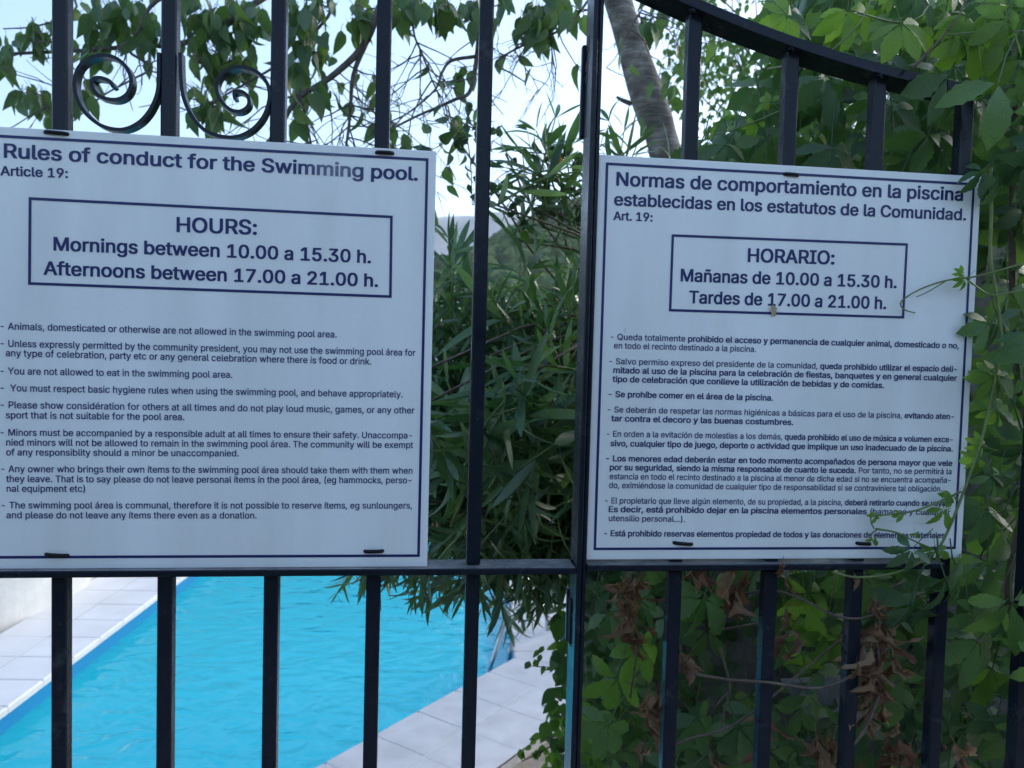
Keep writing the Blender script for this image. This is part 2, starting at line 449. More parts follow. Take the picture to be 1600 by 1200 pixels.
USE_HAZE = True
GLYPHS = {"(":"137|87,-48,119,-48,102,-9,88,26,81,56,77,86,77,122,86,174,98,218,119,270,87,270,84,266,72,239,59,204,49,164,46,140,44,96,48,52,63,1,73,-22|83,-50,121,-52,123,-50,123,-46,106,-8,92,28,85,58,81,88,81,120,90,173,102,217,123,268,123,272,121,274,83,272,70,248,58,214,45,165,42,142,40,126,40,94,44,50,59,0|77,-52,82,-54,124,-54,128,-54,129,-51,128,-43,111,-5,98,29,91,59,87,89,87,120,92,152,106,210,129,266,128,274,124,276,82,276,77,274,62,243,52,216,37,154,34,128,34,94,38,49,54,-3",
")":"137|18,-48,49,-48,51,-46,63,-23,78,14,88,50,92,76,93,108,91,144,83,184,78,204,66,236,49,270,18,270,34,234,50,178,58,139,60,106,56,60,48,28,34,-10|14,-51,53,-50,67,-24,82,12,92,49,96,74,97,110,96,139,87,185,82,205,70,240,55,269,51,274,16,274,14,272,14,268,30,233,46,177,54,138,56,105,52,62,44,29,30,-9,14,-46|8,-52,12,-54,54,-54,59,-52,72,-27,88,10,98,48,102,74,103,110,102,140,93,186,88,206,75,243,59,274,54,276,12,276,10,276,8,273,8,266,24,230,42,172,48,136,50,104,46,63,38,30,25,-6,8,-43",
",":"94|18,-60,43,-60,69,36,33,36|14,-63,46,-63,72,31,72,39,30,39,14,-53|8,-64,12,-66,48,-66,52,-64,79,32,79,39,78,42,28,42,24,40,8,-52",
"-":"227|56,94,169,94,169,122,56,122|52,91,171,90,173,92,173,124,171,126,54,126,52,124|46,90,50,88,176,88,179,91,179,125,178,128,174,128,48,128,46,125",
".":"94|29,4,36,0,46,-2,56,-2,64,3,69,8,72,18,69,33,64,38,56,44,40,44,31,38,26,32,24,22,25,14|26,2,32,-2,44,-6,56,-5,68,0,73,6,76,17,76,27,72,36,68,40,58,46,38,46,28,41,22,34,20,24,20,14|20,0,28,-6,40,-8,59,-8,72,-3,78,4,82,16,82,28,78,37,73,43,61,50,35,50,22,44,17,36,14,25,14,13",
"0":"227|52,23,64,12,78,2,85,0,93,-2,108,-4,133,-2,148,2,162,11,176,24,185,38,192,54,199,76,204,124,199,178,193,198,186,214,176,230,162,242,148,252,133,256,116,258,93,256,78,252,64,242,52,231,42,216,35,200,28,178,24,155,24,99,33,56,41,38;82,38,74,46,68,59,58,90,56,106,56,149,59,166,68,196,74,208,84,218,92,224,104,228,112,230,122,228,136,224,146,216,159,197,164,180,168,163,171,132,168,88,158,57,152,46,136,30,124,26,105,26,92,30|48,20,60,9,74,0,91,-6,135,-6,152,0,166,8,180,22,188,36,196,52,203,74,208,122,206,152,203,180,197,200,190,216,180,232,166,245,152,254,135,260,118,262,91,260,74,254,60,245,48,234,38,218,31,202,24,180,20,156,20,98,29,54,38,36;86,40,78,48,72,60,62,92,60,108,60,148,62,162,72,194,78,206,82,210,95,221,104,224,112,226,120,225,132,221,142,213,154,196,160,179,164,162,167,130,164,89,155,60,148,48,132,33,119,29,104,30,95,33|42,19,55,6,65,0,86,-8,102,-10,138,-8,156,-3,171,6,186,20,196,36,202,52,209,73,212,96,214,133,209,181,202,202,196,218,186,234,171,248,156,257,138,262,122,264,90,263,78,260,69,256,55,248,42,235,32,218,24,202,18,181,14,158,14,104,18,76,24,52,32,34;91,42,84,50,77,63,69,90,66,108,66,146,73,180,77,192,84,204,92,214,100,218,114,222,127,218,134,214,150,193,158,164,160,147,161,125,158,94,154,76,149,61,142,50,127,36,116,32,108,32,100,36",
"1":"227|37,0,196,0,196,28,139,28,139,254,98,254,42,214,42,178,44,178,105,222,105,28,37,28|34,-3,198,-4,200,-2,200,30,143,30,142,257,94,257,38,215,38,177,40,176,48,176,101,214,101,30,34,30|28,-4,32,-6,202,-6,206,-4,206,30,204,32,149,34,149,257,146,260,90,260,32,218,32,176,34,174,36,172,53,174,95,204,95,34,28,32,27,30",
"2":"227|31,0,196,0,196,28,77,28,77,30,134,89,169,128,182,149,190,168,192,188,188,210,182,224,166,242,142,254,129,258,108,258,96,258,75,250,58,242,50,233,42,222,36,210,33,198,32,180,65,180,65,190,70,206,82,220,88,224,102,228,113,230,127,227,136,224,142,220,153,209,158,194,159,178,151,156,140,141,31,25|28,-3,198,-4,200,-2,200,30,198,32,85,32,172,126,186,146,194,167,196,190,192,212,186,226,169,244,146,257,131,260,106,262,94,260,78,256,55,244,38,224,32,212,28,194,28,178,67,178,69,179,69,189,74,204,85,218,91,222,104,226,116,226,125,224,139,217,150,206,154,193,155,179,148,158,136,144,28,28|22,-4,26,-6,202,-6,206,-4,206,31,204,34,96,34,178,124,192,145,200,166,202,190,198,213,194,224,192,228,178,242,163,254,150,260,134,264,90,264,68,256,50,246,40,237,32,226,26,214,23,200,22,178,24,175,74,176,75,178,76,190,80,203,87,212,95,218,111,223,128,218,141,208,146,198,149,180,142,160,130,145,22,29",
"3":"227|38,23,52,10,72,2,91,-2,114,-4,140,0,154,5,168,12,176,20,186,32,192,44,196,56,197,68,196,88,194,98,186,112,180,121,168,132,154,139,139,144,113,146,187,229,187,254,34,254,34,226,143,226,77,151,77,124,116,122,128,120,142,114,157,98,162,88,164,74,163,63,160,54,156,46,150,40,138,30,128,28,110,26,93,27,76,34,64,44,60,50,57,58,56,66,21,66,23,50,26,40|35,20,49,8,69,-1,89,-6,116,-6,142,-3,158,2,171,10,180,17,190,30,196,42,200,60,200,84,196,104,183,124,172,134,158,142,144,146,122,149,190,226,190,257,30,257,30,224,32,222,136,222,74,154,73,122,75,120,114,120,124,118,134,114,141,110,154,96,158,87,160,76,160,68,156,56,152,48,146,42,134,33,126,30,108,28,95,30,79,36,68,46,64,52,60,69,18,69,18,52,22,38|29,19,44,6,71,-6,91,-9,120,-10,146,-6,162,0,176,8,184,14,196,28,202,40,206,58,206,86,202,105,189,125,177,136,162,144,149,149,132,152,196,225,197,257,196,260,28,260,24,258,24,223,26,220,125,220,68,155,67,121,68,118,72,118,110,116,119,115,129,111,136,107,148,94,152,86,154,76,153,66,150,58,144,47,128,36,110,32,96,34,84,38,78,44,70,54,66,69,64,72,14,72,11,69,13,48,18,35",
"4":"227|19,52,140,52,140,0,172,0,172,52,208,52,208,82,172,82,172,160,140,160,140,82,55,82,156,254,122,254,20,81|16,50,136,50,136,-3,176,-3,176,50,210,50,212,51,212,84,176,84,176,162,136,162,136,84,62,84,159,250,160,257,118,256,15,82|10,48,14,46,130,46,130,-3,132,-6,178,-6,182,-4,182,46,214,46,218,48,218,84,216,86,214,88,182,88,182,162,180,164,134,166,130,164,130,88,70,88,165,248,166,257,164,260,116,260,112,258,10,84",
"5":"227|46,22,58,12,82,0,106,-4,128,-2,142,0,166,14,178,26,185,37,192,50,195,64,196,96,194,106,186,126,174,142,165,152,158,156,140,164,118,168,96,166,80,160,68,152,76,226,184,226,184,254,47,254,33,126,66,122,78,131,95,137,119,138,128,134,142,126,156,111,162,95,163,79,160,61,152,46,138,32,130,28,112,26,94,28,80,34,68,46,64,56,62,66,29,66,34,40|42,19,54,9,80,-3,104,-6,130,-6,146,-2,170,12,182,24,188,34,196,48,199,63,200,98,198,108,191,126,178,144,168,154,161,159,144,166,130,170,110,170,96,169,73,160,80,222,186,222,188,224,188,257,44,257,29,130,30,123,68,120,79,128,94,134,117,134,122,133,133,128,139,124,152,108,156,98,159,80,156,62,148,48,134,35,126,31,114,29,96,30,84,37,72,49,68,58,66,68,26,68,25,62,30,38,36,26|36,18,49,6,74,-6,100,-10,128,-9,150,-5,164,2,174,10,188,22,194,33,202,46,205,62,206,98,204,108,196,128,184,146,174,156,166,162,142,171,124,174,106,174,90,172,80,168,86,220,192,220,194,223,194,257,192,260,42,260,38,258,23,132,24,122,30,119,71,116,84,125,98,130,113,132,121,129,134,121,146,107,152,90,152,76,150,62,142,50,129,38,122,34,111,32,97,35,83,44,76,54,73,60,72,70,70,71,20,70,19,68,19,60,24,39,30,25",
"6":"227|49,24,58,14,70,6,84,0,108,-4,130,-2,144,0,160,9,178,26,186,38,192,50,194,62,194,90,190,110,186,120,180,130,169,142,146,154,129,157,108,158,91,152,162,254,124,254,55,152,44,131,34,105,31,76,32,64,36,48,41,36;80,38,70,51,66,59,64,68,64,90,66,99,70,107,82,122,97,130,112,132,120,132,130,130,138,126,148,118,156,107,162,90,163,77,160,61,152,44,138,32,129,27,114,24,96,28,88,32|46,22,55,12,66,4,79,-2,98,-6,127,-6,144,-3,160,4,169,10,182,24,188,32,195,46,197,55,199,84,196,108,190,122,184,133,172,144,148,157,124,160,106,160,101,158,166,250,166,257,122,257,54,159,44,142,30,108,28,92,27,75,28,62,32,47,38,34;84,40,74,54,70,60,68,70,68,88,70,98,74,104,86,120,99,127,118,129,127,127,135,123,148,112,152,104,156,95,159,80,158,74,156,60,151,51,135,34,121,28,109,28,99,30,91,34|40,20,50,10,61,2,76,-6,102,-10,130,-9,150,-6,165,2,174,8,188,22,194,31,200,44,204,59,205,86,202,109,193,129,190,134,178,146,155,159,140,162,112,164,172,249,172,257,170,260,116,260,43,152,26,114,21,87,22,66,24,49,32,32;89,42,84,48,76,63,74,74,76,95,84,110,96,120,103,124,112,126,123,124,130,120,138,114,146,103,150,96,152,84,152,74,150,62,142,48,130,36,122,32,112,31,103,33,96,36",
"7":"227|47,0,84,0,196,223,196,254,30,254,30,226,161,226|44,-3,87,-2,200,222,200,257,26,257,26,224,28,222,155,222,43,2|38,-4,42,-6,88,-6,93,-4,206,219,206,257,204,260,24,260,20,258,20,223,22,220,147,220,38,5",
"8":"227|42,22,54,12,66,6,82,0,108,-4,132,-2,148,1,172,12,184,22,196,41,200,53,201,80,195,99,186,113,176,122,163,130,152,132,164,138,183,156,191,176,191,204,182,226,166,242,154,250,141,255,125,258,102,258,85,255,72,250,60,242,48,230,42,223,35,204,34,194,35,176,38,165,45,153,54,144,64,138,74,132,58,128,46,118,36,107,28,88,25,71,26,52,31,39;76,34,65,46,62,54,59,61,59,78,66,94,78,106,95,115,114,118,132,114,148,106,156,100,164,88,167,78,167,61,160,46,148,34,136,28,124,26,102,26,90,28;82,154,72,167,67,186,68,196,72,208,82,220,99,228,112,230,127,228,136,225,142,222,153,210,158,194,158,180,153,165,142,154,132,148,122,146,104,146,95,148|38,20,51,10,62,4,80,-3,106,-6,134,-6,152,-2,176,10,188,20,198,36,204,52,205,62,205,81,199,100,189,116,180,125,162,133,174,140,185,152,191,162,196,178,195,206,186,228,169,245,158,252,143,258,132,260,95,260,83,258,68,252,57,245,40,228,31,206,31,174,34,164,42,150,50,142,64,133,53,129,37,116,32,110,24,89,21,72,22,51,28,36;80,37,68,48,66,53,63,62,63,77,70,92,81,104,97,112,118,114,130,112,145,104,152,97,160,86,163,76,163,62,156,48,145,36,133,31,122,28,104,28,93,31;86,157,76,168,72,184,72,192,74,203,82,214,86,218,95,223,109,226,128,224,138,219,150,208,154,192,152,175,147,164,138,156,120,148,106,148,98,150|32,18,42,10,57,1,74,-6,102,-10,132,-9,154,-5,176,5,188,14,202,30,210,50,211,82,204,103,200,111,184,128,173,134,191,150,196,160,202,178,201,206,192,230,174,248,163,254,148,260,136,264,92,264,78,260,63,254,52,248,34,230,25,206,25,173,29,161,36,149,54,134,41,126,26,111,19,94,16,82,16,50,22,35;85,40,74,50,69,64,69,76,71,82,82,98,101,109,114,111,125,109,140,102,146,96,154,84,157,76,157,64,150,50,140,39,126,33,107,32,97,34;91,160,82,169,78,182,78,194,82,206,91,216,104,222,122,222,134,216,144,206,148,194,148,182,144,169,132,158,116,152,106,152",
"9":"227|64,0,102,0,170,100,182,120,192,148,195,160,194,190,191,205,185,218,178,228,160,245,144,254,130,258,96,258,82,254,70,248,48,230,41,219,34,204,31,180,33,154,40,133,52,118,58,112,68,106,92,98,112,96,124,98,136,104;80,134,70,148,64,166,64,186,70,204,82,219,97,227,112,230,120,229,130,226,138,222,151,211,156,204,160,193,163,173,160,158,156,147,142,132,122,122,104,122,88,130|60,-3,103,-4,106,-2,173,97,186,118,196,147,199,158,198,187,195,206,190,216,182,231,169,244,160,250,142,258,132,260,106,262,94,260,76,254,62,248,44,232,38,222,30,206,27,182,28,158,36,132,44,120,54,110,62,106,84,96,102,94,114,94,124,96,60,4;84,137,74,150,68,167,68,185,74,202,86,216,99,224,118,226,127,224,135,220,148,208,152,202,156,192,159,174,156,159,152,150,140,136,120,126,106,126,91,132|54,-4,58,-6,110,-6,179,96,191,116,201,142,205,157,205,180,204,193,200,209,194,222,188,232,168,250,151,259,136,264,123,264,90,264,75,259,61,252,45,240,38,234,32,223,26,210,22,190,21,169,24,145,30,129,50,108,61,100,86,92,114,90,54,5;89,140,80,152,74,168,74,184,79,199,88,210,96,218,103,221,112,223,123,221,130,218,138,210,146,200,150,194,152,180,152,170,150,158,144,148,136,138,116,128,110,128,104,130",
":":"94|29,4,36,0,46,-2,56,-2,64,3,69,8,72,18,69,33,64,38,56,44,40,44,31,38,26,32,24,22,25,14;29,142,36,137,46,134,54,135,60,138,69,146,71,151,72,160,69,170,60,178,54,181,46,182,34,178,27,171,24,160,25,151|26,2,32,-2,44,-6,56,-5,68,0,73,6,76,17,76,27,72,36,68,40,58,46,38,46,28,41,22,34,20,24,20,14;26,140,32,134,44,132,56,132,64,135,72,144,76,152,76,162,72,173,64,181,56,184,44,184,31,181,24,174,20,162,21,150|20,0,28,-6,40,-8,59,-8,72,-3,78,4,82,16,82,28,78,37,73,43,61,50,35,50,22,44,17,36,14,25,14,13;20,138,28,132,40,128,56,128,69,132,78,142,82,150,82,162,78,174,69,184,59,187,40,188,26,184,18,175,14,162,14,150",
"A":"240|7,0,44,0,68,70,172,70,196,0,232,0,139,254,100,254;78,100,120,222,135,172,161,100|4,-3,48,-2,72,68,168,68,193,-2,236,-3,236,2,234,7,142,257,96,256,4,7,3,2;84,102,120,209,134,160,156,102|-2,-4,2,-6,52,-6,77,64,163,64,188,-6,238,-6,242,-4,242,4,240,10,148,260,94,260,90,258,-1,10,-3,4;92,106,120,188,129,157,148,106",
"B":"228|29,0,128,0,152,2,172,8,186,16,201,32,206,44,210,64,209,82,202,102,198,110,184,124,168,130,158,132,158,133,174,138,182,145,192,154,198,170,200,190,196,210,186,230,176,240,155,250,134,254,29,254;63,30,63,114,135,114,142,113,152,108,162,101,174,86,177,70,174,56,171,48,168,44,156,36,134,30;63,144,63,226,134,224,146,220,162,206,166,194,166,178,161,163,150,152,142,148,128,144|26,-3,146,-2,162,0,178,6,189,13,204,30,210,43,214,57,214,80,210,93,202,112,190,123,178,130,170,133,183,140,194,150,202,166,204,182,203,202,200,212,190,232,179,242,158,252,136,257,26,257;67,32,67,112,133,112,140,110,149,106,159,98,170,84,172,66,168,50,160,42,150,37,138,34,124,32;67,146,67,222,132,222,143,218,158,204,162,196,162,179,158,166,147,155,139,150,126,146|20,-4,24,-6,150,-6,167,-2,183,4,194,10,210,28,216,39,219,52,219,85,212,106,208,114,192,128,182,133,200,149,208,163,210,182,210,199,206,212,200,226,196,234,184,245,162,256,140,260,24,260,20,258;73,36,73,108,130,108,136,107,144,104,154,96,164,82,166,68,162,53,155,45,147,40,129,36;73,150,73,220,128,218,138,215,152,202,156,191,156,180,152,167,142,158,135,154,122,150",
"C":"255|54,28,74,12,92,4,111,-2,148,-4,170,1,194,12,212,28,225,44,235,67,237,80,203,80,198,65,194,57,182,43,170,36,156,30,135,26,119,28,106,32,92,38,82,46,72,59,64,73,58,90,54,106,54,148,63,182,72,196,82,208,92,216,106,222,119,226,142,228,164,222,178,214,190,202,198,189,203,174,237,174,235,188,225,210,212,227,202,236,182,249,160,256,138,258,114,257,92,252,74,242,60,232,45,216,34,197,26,176,20,150,19,123,21,100,26,76,34,57,45,39|51,26,70,9,94,-1,109,-6,150,-6,172,-2,197,9,216,26,228,42,239,66,241,76,240,83,201,84,198,81,196,70,190,60,178,46,169,40,154,33,137,30,121,32,109,35,96,41,86,48,76,62,68,74,62,91,58,108,58,147,66,179,76,194,86,206,96,213,109,220,121,224,140,224,161,219,175,211,186,200,194,188,200,171,240,171,241,178,239,190,228,212,216,230,206,239,185,252,162,258,140,262,112,260,88,254,70,245,56,234,42,218,30,198,22,177,16,152,15,122,17,98,22,74,30,54,42,36|45,24,65,6,88,-4,106,-8,154,-10,178,-4,202,6,222,24,234,40,245,64,247,76,246,84,242,86,198,86,194,84,189,69,184,61,177,52,168,44,150,36,138,34,128,34,113,38,101,44,91,51,82,63,73,77,68,92,64,109,64,146,72,178,82,192,91,203,101,210,116,218,125,220,138,221,157,216,170,208,184,193,192,179,193,170,196,168,246,168,247,171,246,188,236,212,222,231,211,242,189,254,166,262,144,264,109,263,84,257,65,248,51,237,36,220,24,201,16,178,10,153,9,120,11,97,17,72,24,53,36,35",
"D":"251|29,0,113,0,136,2,156,6,176,14,192,26,207,41,218,58,230,98,232,124,230,150,226,174,218,196,207,214,192,230,178,240,158,248,138,254,29,254;63,30,63,226,129,224,144,220,160,214,170,206,182,192,189,180,194,165,197,148,199,126,194,92,181,61,168,48,158,40,142,34,121,30|26,-3,115,-4,138,-2,158,3,180,12,196,23,210,38,222,56,230,79,234,96,236,123,234,152,230,176,222,198,210,216,196,232,181,242,162,251,140,256,26,257;67,32,67,222,121,222,141,218,156,211,166,204,178,192,185,178,190,162,195,128,190,90,178,64,165,50,154,42,140,37,125,34|20,-4,24,-6,118,-6,144,-4,164,0,185,10,200,20,216,37,228,54,236,78,240,96,242,122,240,153,236,178,228,200,216,218,200,234,186,244,166,254,144,260,24,260,20,258;73,36,73,220,118,219,137,215,151,208,161,201,172,190,180,176,184,160,188,132,188,114,184,92,172,65,160,53,150,46,134,40,122,36",
"E":"209|29,0,189,0,189,30,63,30,63,114,179,114,179,144,63,144,63,226,187,226,187,254,29,254|26,-3,192,-3,193,31,191,32,67,32,67,110,181,110,183,112,183,145,181,146,67,146,67,222,189,222,191,224,190,257,26,257|20,-4,24,-6,194,-6,198,-4,199,32,196,35,73,36,73,108,184,108,188,108,189,111,189,146,186,149,73,150,73,220,194,220,197,223,197,257,196,260,24,260,20,258",
"F":"205|29,0,63,0,63,110,174,110,174,140,63,140,63,226,186,226,186,254,29,254|26,-3,65,-4,67,-2,67,108,176,108,178,109,178,141,176,142,67,142,67,222,188,222,190,224,190,257,26,257|20,-4,24,-6,68,-6,72,-4,73,104,180,104,182,106,184,108,184,142,182,145,73,146,73,220,194,220,196,223,196,257,194,260,24,260,20,258",
"G":"260|51,32,60,23,74,12,92,4,111,-2,140,-4,156,-2,172,1,188,8,203,18,218,34,226,44,234,62,240,97,240,128,140,128,140,100,206,100,202,76,198,63,191,52,181,42,172,36,148,28,133,26,119,28,96,37,84,45,72,59,64,73,58,90,54,106,54,148,63,182,71,196,82,208,104,222,118,226,130,228,158,224,172,218,190,200,198,189,203,174,238,174,231,199,226,209,215,224,200,238,175,251,160,256,136,258,114,257,90,252,72,242,60,232,44,216,34,197,26,176,21,154,19,124,21,100,26,76,34,58,42,42|48,29,56,20,70,10,88,1,109,-6,142,-6,158,-6,174,-2,191,5,206,15,222,31,230,42,236,55,242,74,244,96,244,131,136,131,136,97,202,96,198,74,188,55,178,45,168,39,146,30,132,30,110,34,96,41,88,48,76,62,68,74,62,91,58,108,58,147,67,180,74,194,86,206,108,220,124,224,136,224,154,221,168,215,187,198,194,188,200,171,242,171,242,177,240,187,230,212,218,226,204,240,178,254,162,258,138,262,112,260,87,254,69,245,56,235,40,218,30,198,22,177,16,152,15,122,17,99,22,74,32,52,40,36|42,28,51,18,65,8,84,-2,106,-8,122,-10,162,-8,181,-4,198,4,212,12,226,28,236,40,242,52,248,74,250,94,250,131,248,134,132,134,130,131,130,97,132,94,195,94,192,76,182,56,172,48,163,42,153,37,138,33,128,34,113,38,101,44,89,54,82,63,73,77,68,92,64,115,64,146,72,178,80,192,91,203,101,210,115,218,132,221,148,218,163,212,184,193,188,185,193,170,196,168,246,168,248,171,248,178,240,203,228,223,210,242,202,248,182,256,166,262,142,264,108,263,83,257,64,248,52,238,34,220,24,201,16,178,10,153,9,121,11,98,17,72,24,54,33,38",
"H":"258|29,0,63,0,63,116,195,116,195,0,229,0,229,254,195,254,195,144,63,144,63,254,29,254|26,-3,65,-4,67,-2,67,112,191,112,191,-2,193,-4,232,-3,232,257,193,258,191,256,191,148,67,148,67,256,65,258,26,257|20,-4,24,-6,68,-6,72,-4,73,110,185,110,186,-4,190,-6,234,-6,238,-4,239,257,238,260,190,260,186,258,185,150,73,150,72,258,68,260,24,260,20,258",
"I":"150|15,0,136,0,136,30,92,30,92,226,136,226,136,254,15,254,15,226,58,226,58,30,15,30|12,-3,138,-4,140,-2,140,32,96,32,96,222,140,223,140,257,13,258,11,256,12,223,54,222,54,32,12,32|6,-4,10,-6,142,-6,146,-4,146,32,144,34,102,36,102,220,144,220,146,223,146,257,144,260,10,260,6,258,5,223,6,220,48,220,48,36,6,34,5,32",
"J":"198|35,18,52,4,69,-2,96,-4,115,-2,134,4,146,14,160,30,167,49,169,70,169,254,135,254,135,70,134,58,130,47,122,36,114,30,106,27,95,26,79,27,70,30,64,36,54,48,50,62,50,86,16,86,18,49,25,30|32,15,48,2,67,-4,98,-6,117,-4,137,2,150,12,164,28,171,48,173,68,172,257,133,258,131,256,131,72,130,60,126,50,120,41,110,32,99,29,82,30,74,33,68,38,58,50,55,60,54,89,12,89,12,68,14,48,22,28|26,14,43,0,62,-7,84,-10,102,-10,120,-8,142,0,155,9,170,26,177,46,179,67,179,257,178,260,130,260,126,260,125,257,125,72,124,60,120,51,114,42,106,36,96,32,86,32,79,36,72,40,64,52,61,60,60,89,58,92,8,92,6,89,6,67,8,46,16,26",
"L":"196|29,0,182,0,182,30,63,30,63,254,29,254|26,-3,184,-4,186,-2,186,31,184,32,67,32,67,256,65,258,27,258,25,256|20,-4,24,-6,188,-6,190,-6,192,-3,192,32,190,35,73,36,73,257,72,260,68,260,24,260,20,260,19,257",
"M":"314|29,0,62,0,61,211,82,148,142,0,172,0,230,145,252,212,251,0,285,0,285,254,236,254,176,96,158,40,140,96,78,254,29,254|26,-3,64,-4,66,-2,65,185,76,155,78,146,138,-2,140,-4,176,-2,234,144,248,184,247,-2,249,-4,288,-3,288,257,233,256,172,98,158,56,145,90,144,98,81,256,26,257|20,-4,24,-6,68,-6,72,-4,72,146,132,-4,136,-6,178,-6,182,-4,241,146,242,-4,246,-6,294,-6,295,-3,294,258,290,260,232,260,227,258,157,75,149,100,87,258,82,260,20,260,19,257",
"N":"262|29,0,63,0,63,185,62,210,102,142,191,0,233,0,233,254,198,254,198,92,200,44,182,75,179,83,175,87,70,254,29,254|26,-3,65,-4,67,-2,66,194,98,139,188,-2,190,-4,236,-3,236,257,196,258,194,256,195,62,186,78,182,86,178,90,74,256,71,258,26,257|20,-4,24,-6,68,-6,72,-6,73,-3,73,169,182,-4,186,-6,238,-6,242,-4,243,257,242,260,192,260,190,260,188,257,188,87,184,91,80,258,74,260,24,260,20,258",
"O":"267|54,28,74,12,100,0,116,-3,150,-3,157,-2,176,4,194,12,207,22,223,40,233,57,240,76,246,97,248,124,246,154,242,176,233,198,222,216,212,228,194,242,176,252,157,256,136,258,110,256,92,252,74,242,60,232,44,214,34,197,26,176,20,150,19,123,21,100,26,76,34,57,45,39;84,45,72,58,64,71,58,90,54,106,54,148,58,164,64,181,72,196,84,209,92,216,106,222,119,226,130,228,148,226,162,222,174,216,195,196,204,181,210,164,214,142,214,112,210,90,204,73,195,58,174,38,162,32,148,28,134,26,119,28,96,37|51,26,70,9,88,1,108,-6,152,-6,159,-6,179,1,197,9,210,20,226,38,236,54,244,74,250,98,252,122,250,156,246,177,236,200,226,218,216,230,197,245,179,254,159,260,138,262,108,260,88,254,70,245,56,234,40,217,30,198,22,177,16,152,15,122,17,98,22,74,30,54,42,36;88,48,76,60,68,74,62,91,58,107,58,147,62,163,68,180,76,194,88,206,96,213,109,220,121,224,132,224,146,224,158,220,171,213,192,194,200,180,206,163,209,147,210,114,206,91,200,74,192,60,171,41,146,32,136,30,121,32,99,40|45,24,65,6,84,-2,102,-8,121,-10,156,-9,164,-8,183,-2,202,6,216,18,232,35,243,54,252,76,256,97,258,133,256,157,252,178,243,201,232,220,216,237,202,248,182,258,158,263,142,264,118,264,104,262,86,258,65,248,51,237,36,220,24,201,16,178,10,153,9,120,11,97,17,72,24,53,36,35;93,50,82,62,74,75,68,92,64,106,64,140,68,165,73,177,82,192,101,210,113,217,129,221,142,220,154,217,166,210,186,192,194,177,198,165,203,146,204,129,203,108,198,89,194,77,186,62,166,44,154,38,140,34,127,34,103,42",
"P":"222|29,0,63,0,63,92,124,92,138,94,152,97,168,104,178,110,189,122,196,132,202,146,204,162,204,186,202,202,196,216,188,227,178,238,168,244,154,250,132,254,29,254;63,122,63,226,129,224,138,222,148,218,154,214,162,206,166,200,170,187,171,164,166,147,162,140,154,132,148,128,129,122|26,-3,65,-4,67,-2,67,90,126,90,140,90,154,94,171,101,182,108,192,119,200,130,206,144,208,161,208,187,206,203,200,218,192,230,182,240,171,247,156,254,134,257,26,257;67,124,67,222,116,222,134,220,150,212,158,204,162,198,166,186,167,165,162,150,158,143,150,135,144,130,127,126|20,-4,24,-6,68,-6,72,-4,73,86,138,87,160,92,176,98,186,106,198,118,206,128,212,143,214,160,214,188,212,204,206,220,198,231,186,242,176,250,161,256,138,260,24,260,20,258;73,128,73,220,124,218,134,216,146,210,156,197,161,182,161,166,160,159,152,144,140,134,131,130,112,128",
"Q":"267|54,28,74,12,92,4,110,-2,157,-2,178,4,199,-24,235,-24,203,20,212,28,223,40,234,58,242,78,246,100,248,124,246,154,242,176,233,198,222,216,212,228,194,242,176,252,157,256,136,258,110,256,92,252,74,242,60,232,44,214,34,197,26,176,20,150,19,123,21,100,26,76,34,57,45,39;84,45,72,58,64,71,58,90,54,106,54,148,58,164,64,181,72,196,84,209,92,216,106,222,119,226,130,228,148,226,162,222,174,216,195,196,204,181,210,164,214,142,214,112,210,90,204,73,195,58,183,46,157,80,122,80,158,33,158,32,148,28,134,26,119,28,96,37|51,26,70,9,88,1,108,-6,159,-6,176,0,196,-27,238,-27,238,-20,208,19,226,38,238,56,246,77,250,98,252,122,250,156,246,177,236,200,226,218,216,230,197,245,179,254,159,260,138,262,108,260,88,254,70,245,56,234,40,217,30,198,22,177,16,152,15,122,17,98,22,74,30,54,42,36;88,48,76,60,68,74,62,91,58,107,58,147,62,163,68,180,76,194,88,206,96,213,109,220,121,224,132,224,146,224,158,220,171,213,192,194,200,180,206,163,209,147,210,114,206,91,200,74,192,60,184,52,160,83,118,83,118,76,150,35,151,33,146,32,136,30,121,32,99,40|45,24,65,6,84,-2,102,-8,145,-10,162,-8,172,-5,192,-30,240,-30,244,-28,244,-19,216,18,232,36,243,54,252,76,256,97,258,121,256,152,252,178,243,201,232,220,216,237,202,248,182,258,158,263,142,264,118,264,104,262,86,258,65,248,51,237,36,220,24,201,16,178,10,153,9,120,11,97,17,72,24,53,36,35;93,50,82,62,74,75,68,92,64,106,64,140,68,165,73,177,82,192,101,210,113,217,129,221,142,220,154,217,166,210,186,192,194,177,198,165,203,146,204,129,203,108,198,89,194,77,184,61,164,86,114,86,112,83,112,75,143,36,142,34,130,34,116,37,101,44",
"R":"224|29,0,63,0,63,98,123,98,176,0,215,0,158,104,180,116,190,126,200,146,206,164,205,192,196,217,190,226,178,238,168,244,154,250,132,254,29,254;63,128,63,226,130,224,148,220,162,208,166,202,170,192,172,174,166,151,156,138,148,134,130,128|26,-3,65,-4,67,-2,67,96,120,96,172,-3,218,-3,219,2,218,6,164,102,164,104,183,113,194,123,204,144,209,158,210,170,209,194,200,218,194,229,182,241,172,247,156,254,134,257,26,257;67,132,67,222,116,222,133,220,145,217,158,205,162,200,166,191,168,176,162,152,152,141,145,136,128,132|20,-4,24,-6,68,-6,72,-4,73,92,114,92,168,-6,220,-6,224,-4,225,4,224,7,172,101,188,110,200,122,206,132,215,157,216,182,213,202,206,222,200,230,186,244,177,250,162,256,144,260,24,260,20,258;73,134,73,220,112,220,132,217,140,214,152,204,156,198,160,190,162,172,157,155,150,146,140,138,124,134",
